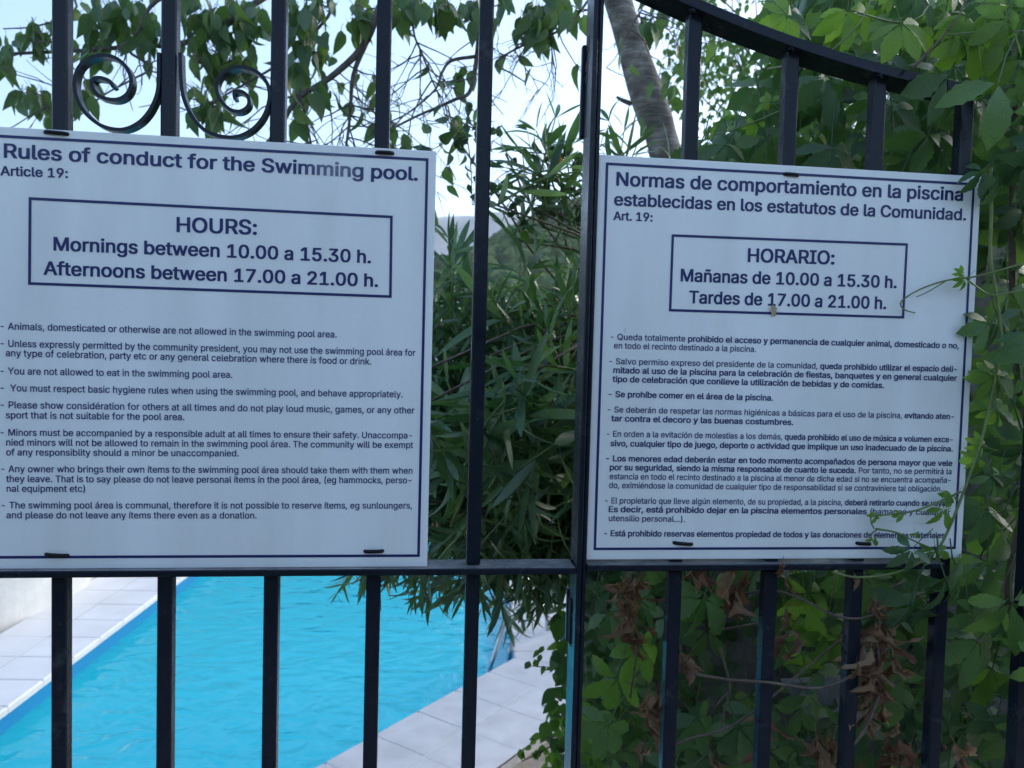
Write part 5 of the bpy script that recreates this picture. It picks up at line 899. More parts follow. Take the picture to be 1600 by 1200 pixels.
# hillside trees: scattered rounded crowns, a wood that reads as one mass
def crowns(name, ridge_o, count, smin, smax, mat):
    me = ridge_o.data
    cand = []
    for v in me.vertices:
        pr = project(v.co)
        if pr and 560 < pr[0] < 1000 and pr[1] < 620: cand.append(v.co.copy())
    VV = []; FF = []; RR = []; off = 0
    ico = []
    import bmesh
    for k in range(5):
        bm = bmesh.new(); bmesh.ops.create_icosphere(bm, subdivisions=2, radius=1)
        for v in bm.verts:
            v.co *= 1+.45*noise.noise(v.co*2.3+Vector((k*7, 0, 0)))+random.uniform(-.13, .13)
        ico.append((np.array([tuple(v.co) for v in bm.verts]), [tuple(v.index for v in f.verts) for f in bm.faces])); bm.free()
    for _ in range(count):
        if not cand: break
        a = random.choice(cand)+Vector((random.gauss(0, 9), random.gauss(0, 9), 0))
        s = random.uniform(smin, smax)
        hit, loc, nn, idx = ridge_o.ray_cast(Vector((a.x, a.y, 900)), Vector((0, 0, -1)))
        if not hit: continue
        v, f = random.choice(ico)
        w = v*np.array([s*random.uniform(.8, 1.3), s, s*random.uniform(.7, 1.2)])+np.array(loc)+np.array([0, 0, s*.4])
        VV.append(w); FF += [tuple(i+off for i in q) for q in f]; off += len(v); RR.append(np.full(len(v), random.random()))
    VV = np.concatenate(VV)
    m2 = bpy.data.meshes.new(name); m2.from_pydata(VV.tolist(), [], FF)
    a = m2.attributes.new('rnd', 'FLOAT', 'POINT'); a.data.foreach_set('value', np.concatenate(RR).astype(np.float32))
    m2.materials.append(mat)
    o = bpy.data.objects.new(name, m2); COL.objects.link(o)
    return tag(o, 'far wood of rounded green trees covering the hillside', 'trees', kind='stuff')
bpy.context.view_layer.update()
M['far_tree'] = leaf_mat('far tree green', [(.045,.075,.02),(.07,.11,.03),(.10,.15,.045),(.14,.19,.06)], rough=.9, trans=0, spec=.1)
crowns('hillside_wood', bpy.data.objects['hillside'], 1500, 1.2, 3.4, M['far_tree'])

# ================================================================== THE GATE (plane y = 0, sign faces at y = 0)
BW = .008                                    # half width of the square bars
BY0, BY1 = .0035, .0195                      # front and back of the bars
ZR = 2.2-.2488                               # top of the flat rail
FY0, FY1 = -.009, .031                       # flat bars of the frame: 40 mm deep
RT = .0075
gl_ = thing('gate_leaf', (-.2, .01, .66), 'left leaf of the black iron gate, with two scrolls and the lock stile', 'gate', 'leaves of the iron gate')
gr_ = thing('gate_leaf', (.42, .01, .66), 'right leaf of the black iron gate, under a down-curving top rail', 'gate', 'leaves of the iron gate')
def bar(x, z0, z1, parent, lean=0):
    o = MB().box((x-BW, BY0, z0), (x+BW, BY1, z1), .0016).build('bar', M['iron'], parent)
    return o
def arch(x):  # centre line height of the curved top rail over the right leaf
    return ARC(x)
# curved top rail through picture points (middle of the front edge)
cp = [(1035, -13), (1100, 17), (1160, 45), (1225, 66), (1300, 87), (1362, 110), (1440, 130), (1512, 143)]
cpts = [on_y(px, py, 0) for px, py in cp]
X0, Z0 = cpts[0].x, cpts[0].z
A_ = np.polyfit([p.x for p in cpts], [p.z for p in cpts], 2)
SX = .184
def ARC(x):
    if x >= SX: return float(np.polyval(A_, x))
    u = SX-x
    return float(np.polyval(A_, SX))+.62*u-.30*u*u
for x in (-.615, -.5025, -.388, -.278, -.164, -.051, .0624):
    bar(x, .72, ZR-RT-.0006, gl_); bar(x, ZR+.0006, ARC(x)-.004, gl_)
for x in (.304, .4236, .534):
    bar(x, .72, ZR-RT-.0006, gr_); bar(x, ZR+.0006, ARC(x)-.004, gr_)
def flat_h(x0, x1, z1, parent, name='rail'):
    return MB().box((x0, FY0, z1-RT), (x1, FY1, z1), .0012).build(name, M['iron'], parent)
flat_h(-.73, .1808, ZR, gl_); flat_h(-.73, .1808, .72, gl_)
flat_h(.1935, .6395, ZR+.003, gr_); flat_h(.1935, .6395, .72, gr_)
def flat_v(x0, x1, z0, z1, parent, y0=FY0, y1=FY1, name='stile'):
    return MB().box((x0, y0, z0), (x1, y1, z1), .0012).build(name, M['iron'], parent)
flat_v(.1812, .1872, .71, ARC(.184), gl_)
flat_v(-.737, -.7304, .71, ARC(-.73), gl_)
flat_v(.1880, .1931, .71, ARC(.19), gr_, y0=-.006)
MB().box((.640, .0036, .71), (.656, .0200, ARC(.648)-.004), .0016).build('stile', M['iron'], gr_)
xs = np.linspace(.188, .655, 26)
MB().strip([(x, ARC(x)) for x in xs], .0055, FY0, FY1).build('top_rail', M['iron'], gr_, smooth=False)
xs = np.linspace(-.737, .1872, 44)
MB().strip([(x, ARC(x)) for x in xs], .0055, FY0, FY1).build('top_rail', M['iron'], gl_)
# weld beads
def bead(x, z, parent):
    s = MB(); c = Vector((x, FY0+.001, z))
    s.tube([c+Vector((-.0035, 0, .001)), c+Vector((0, -.001, .002)), c+Vector((.003, 0, -.001))], .0016, 5)
    s.build('weld_bead', M['iron'], parent, smooth=True)
for x in (.304, .4236, .534): bead(x-.009, ARC(x)-.008, gr_)
# scrolls
def scroll(pts, parent):
    P = [on_y(a, b, .0) for a, b in pts]
    P = smooth_path(P, 5)
    MB().strip([(p.x, p.z) for p in P], .0019, .003, .0155).build('scroll', M['iron'], parent, smooth=False)
s1 = [(246,80),(246,125),(242,150),(230,174),(212,192),(187,201),(157,195),(132,176),(118,152),(114,126),(121,103),(138,89),(160,84),(181,90),(197,106),(203,125),(198,143),(184,153),(166,153),(150,146),(141,131),(144,121),(156,120),(169,125),(175,134)]
s2 = [(280,80),(281,118),(285,150),(297,178),(316,200),(341,211),(369,212),(394,200),(412,178),(420,150),(416,128),(401,111),(378,103),(356,106),(341,119),(337,137),(344,156),(359,170),(375,172),(387,163),(386,149),(375,141),(365,143),(366,153)]
scroll(s1, gl_); scroll(s2, gl_)
# lock keeper and cover plates on the lock stile
def plate(pxs, y0, y1, name, mat, x0, x1):
    za = on_y(900, pxs[0], .02).z; zb = on_y(900, pxs[1], .02).z
    return MB().box((x0, y0, zb), (x1, y1, za), .0015).build(name, mat, gl_)
plate((925, 1008), .0315, .040, 'lock_case', M['iron'], .1790, .1868)
kp = plate((934, 1003), .012, .0305, 'slot_shade_plate', M['slot'], .1801, .1809)  # black plate in place of a hollow slot, its inner shade painted
plate((62, 210), .0315, .041, 'cover_plate', M['iron'], .1775, .1866)
# flaked paint patches on the stile
for (a, b, yy) in ((56, 84, .018), (92, 112, .022), (115, 129, .02), (925, 936, .02), (1000, 1007, .015)):
    za = on_y(912, a, .02).z; zb = on_y(912, b, .02).z
    V = []; k = 9
    for i in range(k):
        t = 2*math.pi*i/k
        V.append((.18085, yy+.007*math.cos(t)*random.uniform(.5, 1.2), (za+zb)/2+(za-zb)/2*math.sin(t)*random.uniform(.7, 1.1)))
    V2 = [(.1814, v[1], v[2]) for v in V]
    mk('paint_flake', V+V2, [tuple(range(k))[::-1]]+[(i, (i+1) % k, k+(i+1) % k, k+i) for i in range(k)], M['rust'], gl_)

# fixed fence panel beyond the hinge side, nearly swallowed by the creeper
fe = thing('iron_fence', (1.2, .01, .62), 'black iron fence bars right of the gate, buried in creeper', 'fence')
for x in (.766, .882, .998, 1.114, 1.23, 1.346):
    MB().box((x-.0085, BY0, .62), (x+.0085, BY1+.002, 3.05), .0016).build('bar', M['iron'], fe)
MB().box((.757, FY0, 3.0505), (1.5, FY1, 3.058), .001).build('rail', M['iron'], fe)
MB().box((.757, FY0, .70), (1.5, FY1, .7075), .001).build('rail', M['iron'], fe)

# ================================================================== SIGNS
GL = {}                                       # letter -> advance, [outlines in three weights], unit = capital height
for k, s_ in GLYPHS.items():
    q = s_.split('|')
    wts = []
    for wq in q[1:]:
        cs = []
        for c in wq.split(';'):
            z = [int(t)/254.0 for t in c.split(',')]
            cs.append(list(zip(z[::2], z[1::2])))
        wts.append(cs)
    GL[k] = (int(q[0])/254.0, wts or [[], [], []])
def natural(txt, track=0.0):
    return sum(GL[c][0]+track for c in txt)
GC = {}
def glyph(ch, w):
    """filled letter shape, cut once per letter and weight"""
    if (ch, w) in GC: return GC[(ch, w)]
    cu = bpy.data.curves.new('t', 'CURVE'); cu.dimensions = '2D'; cu.fill_mode = 'BOTH'
    for c in GL[ch][1][w]:
        if len(c) < 3: continue
        s = cu.splines.new('POLY'); s.points.add(len(c)-1)
        for i, (x, y) in enumerate(c): s.points[i].co = (x, y, 0, 1)
        s.use_cyclic_u = True
    o = bpy.data.objects.new('t', cu); COL.objects.link(o)
    me = bpy.data.meshes.new_from_object(o.evaluated_get(bpy.context.evaluated_depsgraph_get()))
    GC[(ch, w)] = ([(v.co.x, v.co.y) for v in me.vertices], [tuple(f.vertices) for f in me.polygons])
    bpy.data.objects.remove(o); bpy.data.curves.remove(cu); bpy.data.meshes.remove(me)
    return GC[(ch, w)]
def text_line(segs, pl, pr, cap_px, parent, name='text_line'):
    """segs [(weight 0..2, text)], baseline from picture point pl to pr, capital height in pixels"""
    a = on_y(pl[0], pl[1], 0); b = on_y(pr[0], pr[1], 0)
    d = (b-a); width = d.length; d.normalize(); nup = Vector((-d.z, 0, d.x))
    depth = (a-CAM).dot(fw); cap = cap_px*depth/1200
    nat = sum(natural(t) for w, t in segs)-.08
    sx = width/nat
    VV = []; FF = []
    cur = 0.0
    for w, t in segs:
        for k, ch in enumerate(t):
            vs, fs = glyph(ch, w)
            n0 = len(VV)
            for x, y in vs:
                p = a+d*((x+cur)*sx)+nup*(y*cap)
                VV.append((p.x, -.0004-.00004*(k % 2), p.z))
            FF += [tuple(i+n0 for i in f) for f in fs]
            cur += GL[ch][0]
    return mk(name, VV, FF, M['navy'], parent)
def frame_line(P, t, parent, name, y=-.0004):
    """P: TL,TR,BR,BL world (x,z) outer corners"""
    (x0, z1), (x1, z1b), (x1c, z0), (x0d, z0d) = P
    V = []; F = []
    O = [Vector((p[0], 0, p[1])) for p in P]
    c = sum(O, Vector())/4
    I = []
    for i in range(4):
        e1 = (O[(i+1) % 4]-O[i]).normalized(); e2 = (O[i-1]-O[i]).normalized()
        I.append(O[i]+(e1+e2)*t)
    for p in O+I: V.append((p.x, y, p.z))
    for i in range(4):
        j = (i+1) % 4
        F.append((i, j, 4+j, 4+i))
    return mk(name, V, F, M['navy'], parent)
def sign(x0, x1, z0, z1, label, name, lean):
    t = thing(name, ((x0+x1)/2, 0, z0), label, 'sign', 'pool rule boards on the gate')
    MB().box((x0, 0, z0), (x1, .0030, z1), .0007).build('board', M['sign'], t)
    i = .0085
    frame_line([(x0+i, z1-i), (x1-i, z1-i), (x1-i, z0+i*1.35), (x0+i, z0+i*1.35)], .0030, t, 'border_line')
    return t
HX = 2.2
sL = sign(.0094-.4735, .0094, HX-.2488, HX+.2193, 'white board with navy English text headed Rules of conduct, on the left gate leaf', 'sign_board', 0)
sR = sign(.1936, .6669, HX-.2417, HX+.2259, 'white board with navy Spanish text headed Normas, on the right gate leaf', 'sign_board', 0)
def boxl(pts, parent):
    W = [on_y(a, b, 0) for a, b in pts]
    frame_line([(p.x, p.z) for p in W], .0029, parent, 'hours_frame')
boxl([(45,308),(613.7,337),(612,465.5),(44,445)], sL)
boxl([(1049.4,366),(1418.5,380.3),(1412.4,497.8),(1045,486.5)], sR)
B, S_, Rg = 2, 1, 1
LT = [
 ([(B,"Rules of conduct for the Swimming pool.")], (4,246),(652,282), 21.5),
 ([(B,"Article 19:")], (1,274),(106,278), 14.3),
 ([(B,"HOURS:")], (274,362),(400.7,366.5), 22.5),
 ([(B,"Mornings between 10.00 a 15.30 h.")], (82,391),(579,411), 20.5),
 ([(B,"Afternoons between 17.00 a 21.00 h.")], (68.4,429),(590,448), 20.5),
 ([(S_,"- Animals, domesticated or otherwise are not allowed in the swimming pool area.")], (-1,514.5),(526,527.5), 10.6),
 ([(S_,"- Unless expressly permitted by the community president, you may not use the swimming pool área for")], (-1,541.5),(648.5,556), 10.6),
 ([(S_,"any type of celebration, party etc or any general celebration where there is food or drink.")], (8.7,556.5),(580,569.7), 10.6),
 ([(S_,"- You are not allowed to eat in the swimming pool area.")], (-1,584.5),(363,590.5), 10.6),
 ([(S_,"-  You must respect basic hygiene rules when using the swimming pool, and behave appropriately.")], (-1,611),(629,621), 10.6),
 ([(S_,"- Please show considération for others at all times and do not play loud music, games, or any other")], (-1,637.5),(647,646), 10.6),
 ([(S_,"sport that is not suitable for the pool area.")], (8.7,653.5),(288,656.5), 10.6),
 ([(S_,"- Minors must be accompanied by a responsible adult at all times to ensure their safety. Unaccompa-")], (-1,680.5),(645,685), 10.4),
 ([(S_,"nied minors will not be allowed to remain in the swimming pool área. The community will be exempt")], (9,696),(645,700), 10.4),
 ([(S_,"of any responsiblity should a minor be unaccompanied.")], (9.3,711.5),(373,713), 10.4),
 ([(S_,"- Any owner who brings their own ítems to the swimming pool área should take them with them when")], (0,737.5),(644.5,740), 10.4),
 ([(S_,"they leave. That is to say please do not leave personal ítems in the pool área, (eg hammocks, perso-")], (9.8,753),(644,755), 10.4),
 ([(S_,"nal equipment etc)")], (9.8,768.3),(134,768.5), 10.4),
 ([(S_,"- The swimming pool área is communal, therefore it is not possible to reserve ítems, eg sunloungers,")], (1,794.3),(643.7,794.5), 10.4),
 ([(S_,"and please do not leave any ítems there even as a donation.")], (10,809.7),(401,810), 10.4)]
for sg, a, b, c in LT: text_line(sg, a, b, c, sL)
RT_ = [
 ([(B,"Normas de comportamiento en la piscina")], (961,289.6),(1504,313.7), 20.5),
 ([(B,"establecidas en los estatutos de la Comunidad.")], (958.7,320.5),(1508.5,344.3), 18.5),
 ([(B,"Art. 19:")], (958.3,343.6),(1019,346), 13),
 ([(B,"HORARIO:")], (1166.4,409),(1302.8,413), 20.7),
 ([(B,"Mañanas de 10.00 a 15.30 h.")], (1061.8,439.3),(1400,450), 19),
 ([(B,"Tardes de 17.00 a 21.00 h.")], (1076,473.5),(1383.8,482.7), 19),
 ([(Rg,"- Queda totalmente "),(B,"prohibido el acceso y permanencia de cualquier animal, domesticado o no,")], (952,530.6),(1497.6,544.4), 9.3),
 ([(Rg,"en todo el recinto destinado a la piscina.")], (958.6,544.2),(1181,550), 9.3),
 ([(Rg,"- Salvo permiso expreso del presidente de la comunidad, "),(B,"queda prohibido utilizar el espacio deli-")], (950,568.7),(1495.6,581), 9.3),
 ([(B,"mitado al uso de la piscina para la celebración de fiestas, banquetes y en general cualquier")], (957.4,582.7),(1494,595), 9.3),
 ([(B,"tipo de celebración que conlleve la utilización de bebidas y de comidas.")], (957,596.6),(1380.6,606.4), 9.3),
 ([(B,"- Se prohíbe comer en el área de la piscina.")], (949,620),(1207.4,626), 9.3),
 ([(Rg,"- Se deberán de respetar las normas higiénicas a básicas para el uso de la piscina, "),(B,"evitando aten-")], (947.6,644),(1491,655), 9.2),
 ([(B,"tar contra el decoro y las buenas costumbres.")], (955,658),(1239,664), 9.2),
 ([(Rg,"- En orden a la evitación de molestias a los demás, "),(B,"queda prohibido el uso de música a volumen exce-")], (946,682),(1489,691), 9.2),
 ([(B,"sivo, cualquier tipo de juego, deporte o actividad que implique un uso inadecuado de la piscina.")], (953.4,697),(1488,705.4), 9.2),
 ([(B,"- Los menores edad deberán estar en todo momento acompañados de persona mayor que vele")], (945,720.4),(1487,728), 9.2),
 ([(B,"por su seguridad, siendo la misma responsable de cuanto le suceda. "),(Rg,"Por tanto, no se permitirá la")], (952,734.4),(1486.4,741), 9.2),
 ([(Rg,"estancia en todo el recinto destinado a la piscina al menor de dicha edad si no se encuentra acompaña-")], (952,748.6),(1486,754.4), 9.2),
 ([(Rg,"do, eximiéndose la comunidad de cualquier tipo de responsabilidad si se contraviniere tal obligación.")], (951,762.4),(1471.4,768), 9.2),
 ([(Rg,"- El propietario que lleve algún elemento, de su propiedad, a la piscina, "),(B,"deberá retirarlo cuando se vaya.")], (943.6,786.4),(1479,790.5), 9.2),
 ([(B,"Es decir, está prohibido dejar en la piscina elementos personales "),(Rg,"(hamacas y cualquier")], (950,800),(1484,804.5), 9.2),
 ([(Rg,"utensilio personal...).")], (950,814),(1070,815.5), 9.2),
 ([(B,"- Está prohibido reservas elementos propiedad de todos y las donaciones de elementos materiales.")], (942,837.6),(1478,840.6), 9.2)]
for sg, a, b, c in RT_: text_line(sg, a, b, c, sR)

# ---- cable ties through the boards
def tie(px, py, w, ang, label, half=True):
    c = on_y(px, py, 0); hw = w*.5*.87/1200
    t = thing('cable_tie', c, label, 'cable tie', 'black ties holding the boards')
    ca, sa = math.cos(ang), math.sin(ang)
    pts = []
    for k in range(11):
        u = -1+2*k/10
        yy = -.0022+.0042*abs(u)**6
        pts.append((c.x+u*hw*ca, yy, c.z+u*hw*sa))
    pts = [(pts[0][0], .021, pts[0][2])]+pts+[(pts[-1][0], .021, pts[-1][2])]
    MB().tube(pts, .0022, 6).build('strap', M['tie'], t, smooth=True)
    MB().box((c.x-.003, .020, c.z-.003), (c.x+.003, .026, c.z+.003), .0008).build('tie_head', M['tie'], t)
tie(88, 208, 34, -.04, 'black cable tie at the top left of the English board, above the word Rules')
tie(601, 239, 27, .0, 'black cable tie at the top right of the English board, above the word pool')
tie(89, 867, 34, -.06, 'black cable tie at the bottom left of the English board')
tie(584, 861, 30, .02, 'black cable tie at the bottom right of the English board')
tie(1236, 273, 26, -.03, 'black cable tie at the top of the Spanish board, above its heading')
tie(1067, 849, 34, -.09, 'black cable tie at the bottom left of the Spanish board')
tie(1349, 849, 27, -.05, 'black cable tie at the bottom right of the Spanish board')
# small dead leaf stuck to the Spanish board
c = on_y(1207, 488, 0)
v, f = blade(7, .018, .0085, w_ovate, fold=.5, curl=.3, crumple=.03, seed=5)
fr = frame(Vector((.15, 0, -1)), Vector((.1, -1, 0)))
tag(mk('dead_leaf', [fr @ q + Vector((c.x-.001, -.002, c.z+.009)) for q in v], f, simple('beige dead leaf', (.34,.27,.17), (.45,.37,.25), 200, .8), smooth=True),
    'tiny beige dead leaf stuck on the Spanish board under its hours', 'leaf')

# ---- pool ladder
ld = thing('pool_ladder', on_z(800, 1030, 0), 'stainless steel pool ladder rails dipping into the blue water', 'ladder')
def lad(pts):
    P = smooth_path(pts, 5)
    MB().tube(P, .0165, 10).build('handrail', M['steel'], ld, smooth=True)
w0 = on_z(762, 1058, -.5)
lad([on_y(757, 1090, 4.50), on_y(765, 1046, 4.50), on_y(772, 1025, 4.5), on_y(783, 990, 4.55), on_y(799, 940, 4.62), on_y(812, 915, 4.72), on_y(832, 905, 4.85), on_y(850, 925, 4.95), on_y(856, 985, 4.95)])
lad([on_y(795, 1070, 4.62), on_y(795, 1034, 4.62), on_y(797, 1015, 4.62), on_y(805, 1000, 4.65), on_y(824, 970, 4.75), on_y(842, 950, 4.85), on_y(862, 945, 5.0), on_y(876, 960, 5.1), on_y(880, 1000, 5.1)])
# white inlet fitting
p = on_z(37, 1110, -.10)
inlet = MB()
inlet.tube([(-2.452, 4.02, -.105), (-2.425, 4.02, -.105)], .022, 12)
tag(inlet.build('inlet_fitting', M['tile_white'], smooth=False), 'small white inlet fitting on the blue pool wall under the left coping', 'pool fitting')

# dry leaf lying on the paving
c = on_z(847, 1103, .006)
v, f = blade(6, .035, .02, w_ovate, fold=.6, curl=.4, crumple=.03, seed=9)
fr = frame(Vector((1, .4, 0)), Vector((0, 0, 1)))
tag(mk('fallen_leaf', [fr @ q + c for q in v], f, M['rust'], smooth=True), 'small dark dry leaf lying on the pale paving beside the vine', 'leaf')

# ================================================================== PLANTS
FRONT = Vector((0, -1, 0))
def creeper_leaf(pl, pos, s, young=False, nrm=None, down=None, mat=None):
    d = Vector((random.gauss(0, .45), random.gauss(-.15, .3), -1)) if down is None else down
    n = (nrm or Vector((random.gauss(-.1, .45), -1, random.gauss(.45, .45))))
    pl.leaf('creeper', pos, d, n, s, mat or (M['creeper_young'] if young else M['creeper']))
def wander(a, b, k=8, amp=.04):
    a = Vector(a); b = Vector(b)
    out = []
    off = Vector((0, 0, 0))
    for i in range(k+1):
        t = i/k
        if 0 < i < k: off = off*.6+rv(amp)
        out.append(a.lerp(b, t)+off*math.sin(math.pi*t))
    return smooth_path(out, 3)
def fill_creeper(pl, poly, count, y0, y1, s0, s1, young=.06, front_bias=1.0):
    for _ in range(count):
        x, y = sample(poly)
        t = random.random()**front_bias
        Y = y0+(y1-y0)*t
        creeper_leaf(pl, on_y(x, y, Y), random.uniform(s0, s1), random.random() < young)

# --- V1 upper right
v1 = Plant('virginia_creeper', (1.05, .75, 0), 'big leafy creeper mass above the Spanish board, behind the curved rail', 'creeper', 'creepers on the wall')
P1 = [(1232,-60),(1700,-60),(1700,330),(1060,330),(1075,250),(1130,190),(1180,130),(1215,60)]
fill_creeper(v1, P1, 110, .12, .35, .040, .068, .10)
fill_creeper(v1, P1, 260, .30, .75, .045, .074, .08)
fill_creeper(v1, P1, 110, .7, 1.0, .07, .10, .0)
fill_creeper(v1, [(1300,-50),(1700,-50),(1700,120),(1450,110),(1330,60)], 34, -.02, .2, .030, .05, .6)
fill_creeper(v1, [(1540,-50),(1700,-50),(1700,300),(1560,240)], 26, -.06, .15, .045, .066, .25)
# --- V2 right edge, partly in front of the fence
v2 = Plant('virginia_creeper', (.95, .1, .62), 'dark creeper hanging down the right edge beside the Spanish board', 'creeper', 'creepers on the wall')
P2 = [(1555,240),(1700,240),(1700,1260),(1490,1260),(1510,900),(1540,700),(1550,500)]
fill_creeper(v2, P2, 80, .06, .30, .055, .080, .04)
fill_creeper(v2, P2, 150, .30, .75, .060, .085, .0)
fill_creeper(v2, [(1630,200),(1760,200),(1760,1250),(1580,1250),(1620,900)], 26, -.12, .05, .055, .075, .05)
# --- V3 below the Spanish board
v3 = Plant('virginia_creeper', (.65, .6, 0), 'creeper with hanging dead leaves behind the bars below the Spanish board', 'creeper', 'creepers on the wall')
P3a = [(930,905),(1060,905),(1050,1010),(1040,1100),(1060,1260),(900,1260),(905,1100)]
P3b = [(1180,900),(1500,880),(1500,1260),(1030,1260),(1060,1130),(1190,1100),(1210,980)]
fill_creeper(v3, P3a, 75, .18, .75, .045, .068, .14)
fill_creeper(v3, P3b, 90, .18, .55, .050, .078, .08)
fill_creeper(v3, [(900,890),(1500,880),(1500,1260),(900,1260)], 150, .62, .90, .05, .075, .0)
fill_creeper(v3, [(1200,890),(1360,890),(1360,960),(1240,1010)], 12, .08, .25, .045, .065, .5)
# --- hidden part behind the boards, keeps the hedge whole from other sides
fill_creeper(v3, [(990,300),(1500,300),(1500,880),(990,880)], 150, .25, .85, .06, .085, .05)
# leaves picked from the picture: (x, y, size, Y, dx)
for x, y, s, Y, dx, yg in ((1100,935,.062,.03,-.2,0),(1108,925,.058,.05,.25,0),(1478,905,.066,-.02,.5,0),(1425,945,.074,-.01,-.15,0),(1000,1010,.055,.12,.2,1),(965,1060,.06,.12,-.2,1),(1090,1120,.06,.14,.1,0),(1260,945,.055,.08,.2,1),(1290,985,.05,.08,-.3,1),(1220,1000,.05,.12,.1,0),(1450,1060,.06,.06,.3,0),(1500,900,.06,.0,.6,0),(950,1130,.055,.15,-.6,0),(1330,1130,.055,.1,.2,0),(1425,858,.036,-.030,-.95,0),
        (1535,268,.030,-.03,-.9,0),(1560,278,.036,-.03,.7,0),(1558,590,.042,-.02,.2,0),(1545,505,.040,-.01,-.6,0),(1560,500,.04,-.01,.5,0),(1550,745,.032,-.03,.6,0),(1562,740,.032,-.03,-.1,0),
        (1448,560,.03,.2,0,0),(1545,800,.05,.02,.3,0),(1590,560,.05,.0,.1,0),(1580,940,.07,0,.1,0),(1530,1000,.07,.03,-.5,0),(1520,960,.06,.03,.5,0),(1480,1130,.06,.1,0,0),
        (1290,120,.07,.12,.1,0),(1300,230,.065,.1,0,0),(1395,170,.06,.1,.3,0),(1450,210,.06,.06,-.4,0),(1480,120,.06,-.01,-.5,0),(1520,60,.05,-.03,-.7,1),(1575,30,.05,-.05,-.2,1),(1330,20,.045,.02,0,1),(1230,25,.04,.1,0,1)):
    creeper_leaf(v3 if y > 850 else v2, on_y(x, y, Y), s, bool(yg), nrm=Vector((random.uniform(-.2,.2), -1, random.uniform(.1, .5))), down=Vector((dx, -.1, -1)))
def dried(pl, x, y, Y, s, k=1, spread=10):
    for _ in range(max(1, int(k*1.15))):
        p = on_y(x+random.gauss(0, spread), y+random.gauss(0, spread*1.2), Y+random.uniform(-.02, .03))
        pl.leaf('dried', p, Vector((random.gauss(0, .3), random.gauss(0, .3), -1)), rv()+Vector((0, -1, 0)), s*random.uniform(.55, .95), M['dried'], 'dried_leaf')
for q in ((985,905,.10,.05,7,10),(982,950,.10,.055,9,12),(990,985,.1,.05,5,8),(965,930,.1,.035,4,8),(1085,885,.02,.04,4,8),(1150,890,.02,.06,5,10),(1155,920,.03,.055,4,7),(1225,885,.0,.03,3,8),(1055,935,.06,.035,4,9),(1070,1030,.06,.045,6,9),
          (1022,1085,.05,.055,7,8),(1015,1120,.06,.05,5,9),(1010,1160,.06,.035,4,7),(1385,935,.0,.045,7,9),(1378,975,.0,.05,10,10),(1372,1015,.0,.05,12,10),(1366,1055,.0,.05,10,10),(1360,1090,.02,.05,9,12),(1395,1000,.02,.05,4,6),(1350,1035,0,.04,3,6),
          (1235,960,.1,.05,4,10),(1190,1110,.05,.045,4,7),(1195,1150,.05,.05,4,8),(1280,1150,.05,.06,8,12),(1300,1190,.06,.05,7,14),(1395,1150,.05,.06,6,14),(1420,1190,.05,.06,8,16),(1110,1195,.1,.05,4,12),(1490,1180,.03,.06,3,10),(1340,885,-.01,.03,2,8),(1190,640,.4,.03,1,3)):
    dried(v3, q[0], q[1], q[2], q[3], q[4], q[5])
def stem(pl, pts, r, mat, Y=None, r1=None, name='stem', n=5):
    P = [on_y(p[0], p[1], p[2] if len(p) > 2 else Y) for p in pts]
    P = smooth_path(P, 4)
    return MB().tube(P, r, n, r1 if r1 else r*.6).build(name, mat, pl.t, smooth=True)
# bare twigs
stem(v3, [(1085,1053,.03),(1140,1062,.03),(1200,1066,.0),(1280,1075,-.005),(1340,1050,.0),(1390,1010,.02)], .0022, M['stem_brown'], name='twig')
stem(v3, [(1125,1012,.05),(1138,1060,.05),(1140,1085,.05),(1132,1110,.05),(1128,1142,.05)], .0020, M['stem_brown'], name='twig')
stem(v3, [(1138,1082,.05),(1128,1092,.05),(1120,1102,.05)], .0014, M['stem_brown'], name='twig')
stem(v3, [(1030,1178,.02),(1075,1155,.03),(1130,1140,.03),(1180,1110,.03),(1240,1060,.03),(1300,1010,.03),(1345,972,.03)], .0020, M['stem_brown'], name='twig')
stem(v3, [(1160,928,.06),(1210,922,.04),(1265,942,.02),(1305,962,-.003),(1345,966,-.003),(1375,955,.0)], .0020, M['stem_brown'], name='twig')
stem(v3, [(1040,1200,.05),(1030,1150,.05),(1055,1060,.05),(1075,1030,.05)], .0016, M['stem_brown'], name='twig')
stem(v3, [(1310,1185,.02),(1345,1150,.0),(1365,1110,.0),(1375,1070,0),(1372,1000,0),(1385,930,-.0),(1415,905,-.012)], .0024, M['stem_brown'], name='twig')
stem(v3, [(1120,985,.1),(1190,972,.09),(1250,955,.1)], .0018, M['stem_brown'], name='twig')
stem(v3, [(985,895,.1),(990,960,.1),(995,1010,.1),(985,1090,.12)], .002, M['stem_brown'], name='twig')
# woody stems of the hedge
for x0, x1 in ((980,1000),(1120,1090),(1250,1290),(1400,1380),(1560,1570),(1600,1480)):
    a = on_y(x0, 1500, .75); a.z = 0
    b = on_y(x1, random.uniform(500, 800), .72)
    MB().tube(wander(a, b, 9, .05), .011, 6, .005).build('stem', M['stem_brown'], v3.t, smooth=True)
for x0, x1 in ((1300,1250),(1420,1500),(1550,1400)):
    MB().tube(wander(on_y(x0, 700, .75), on_y(x1, 40, .6), 9, .05), .008, 6, .004).build('stem', M['stem_brown'], v1.t, smooth=True)
MB().tube(wander((.95,.1,.62), on_y(1590, 60, .12), 10, .04), .008, 6, .004).build('stem', M['stem_brown'], v2.t, smooth=True)
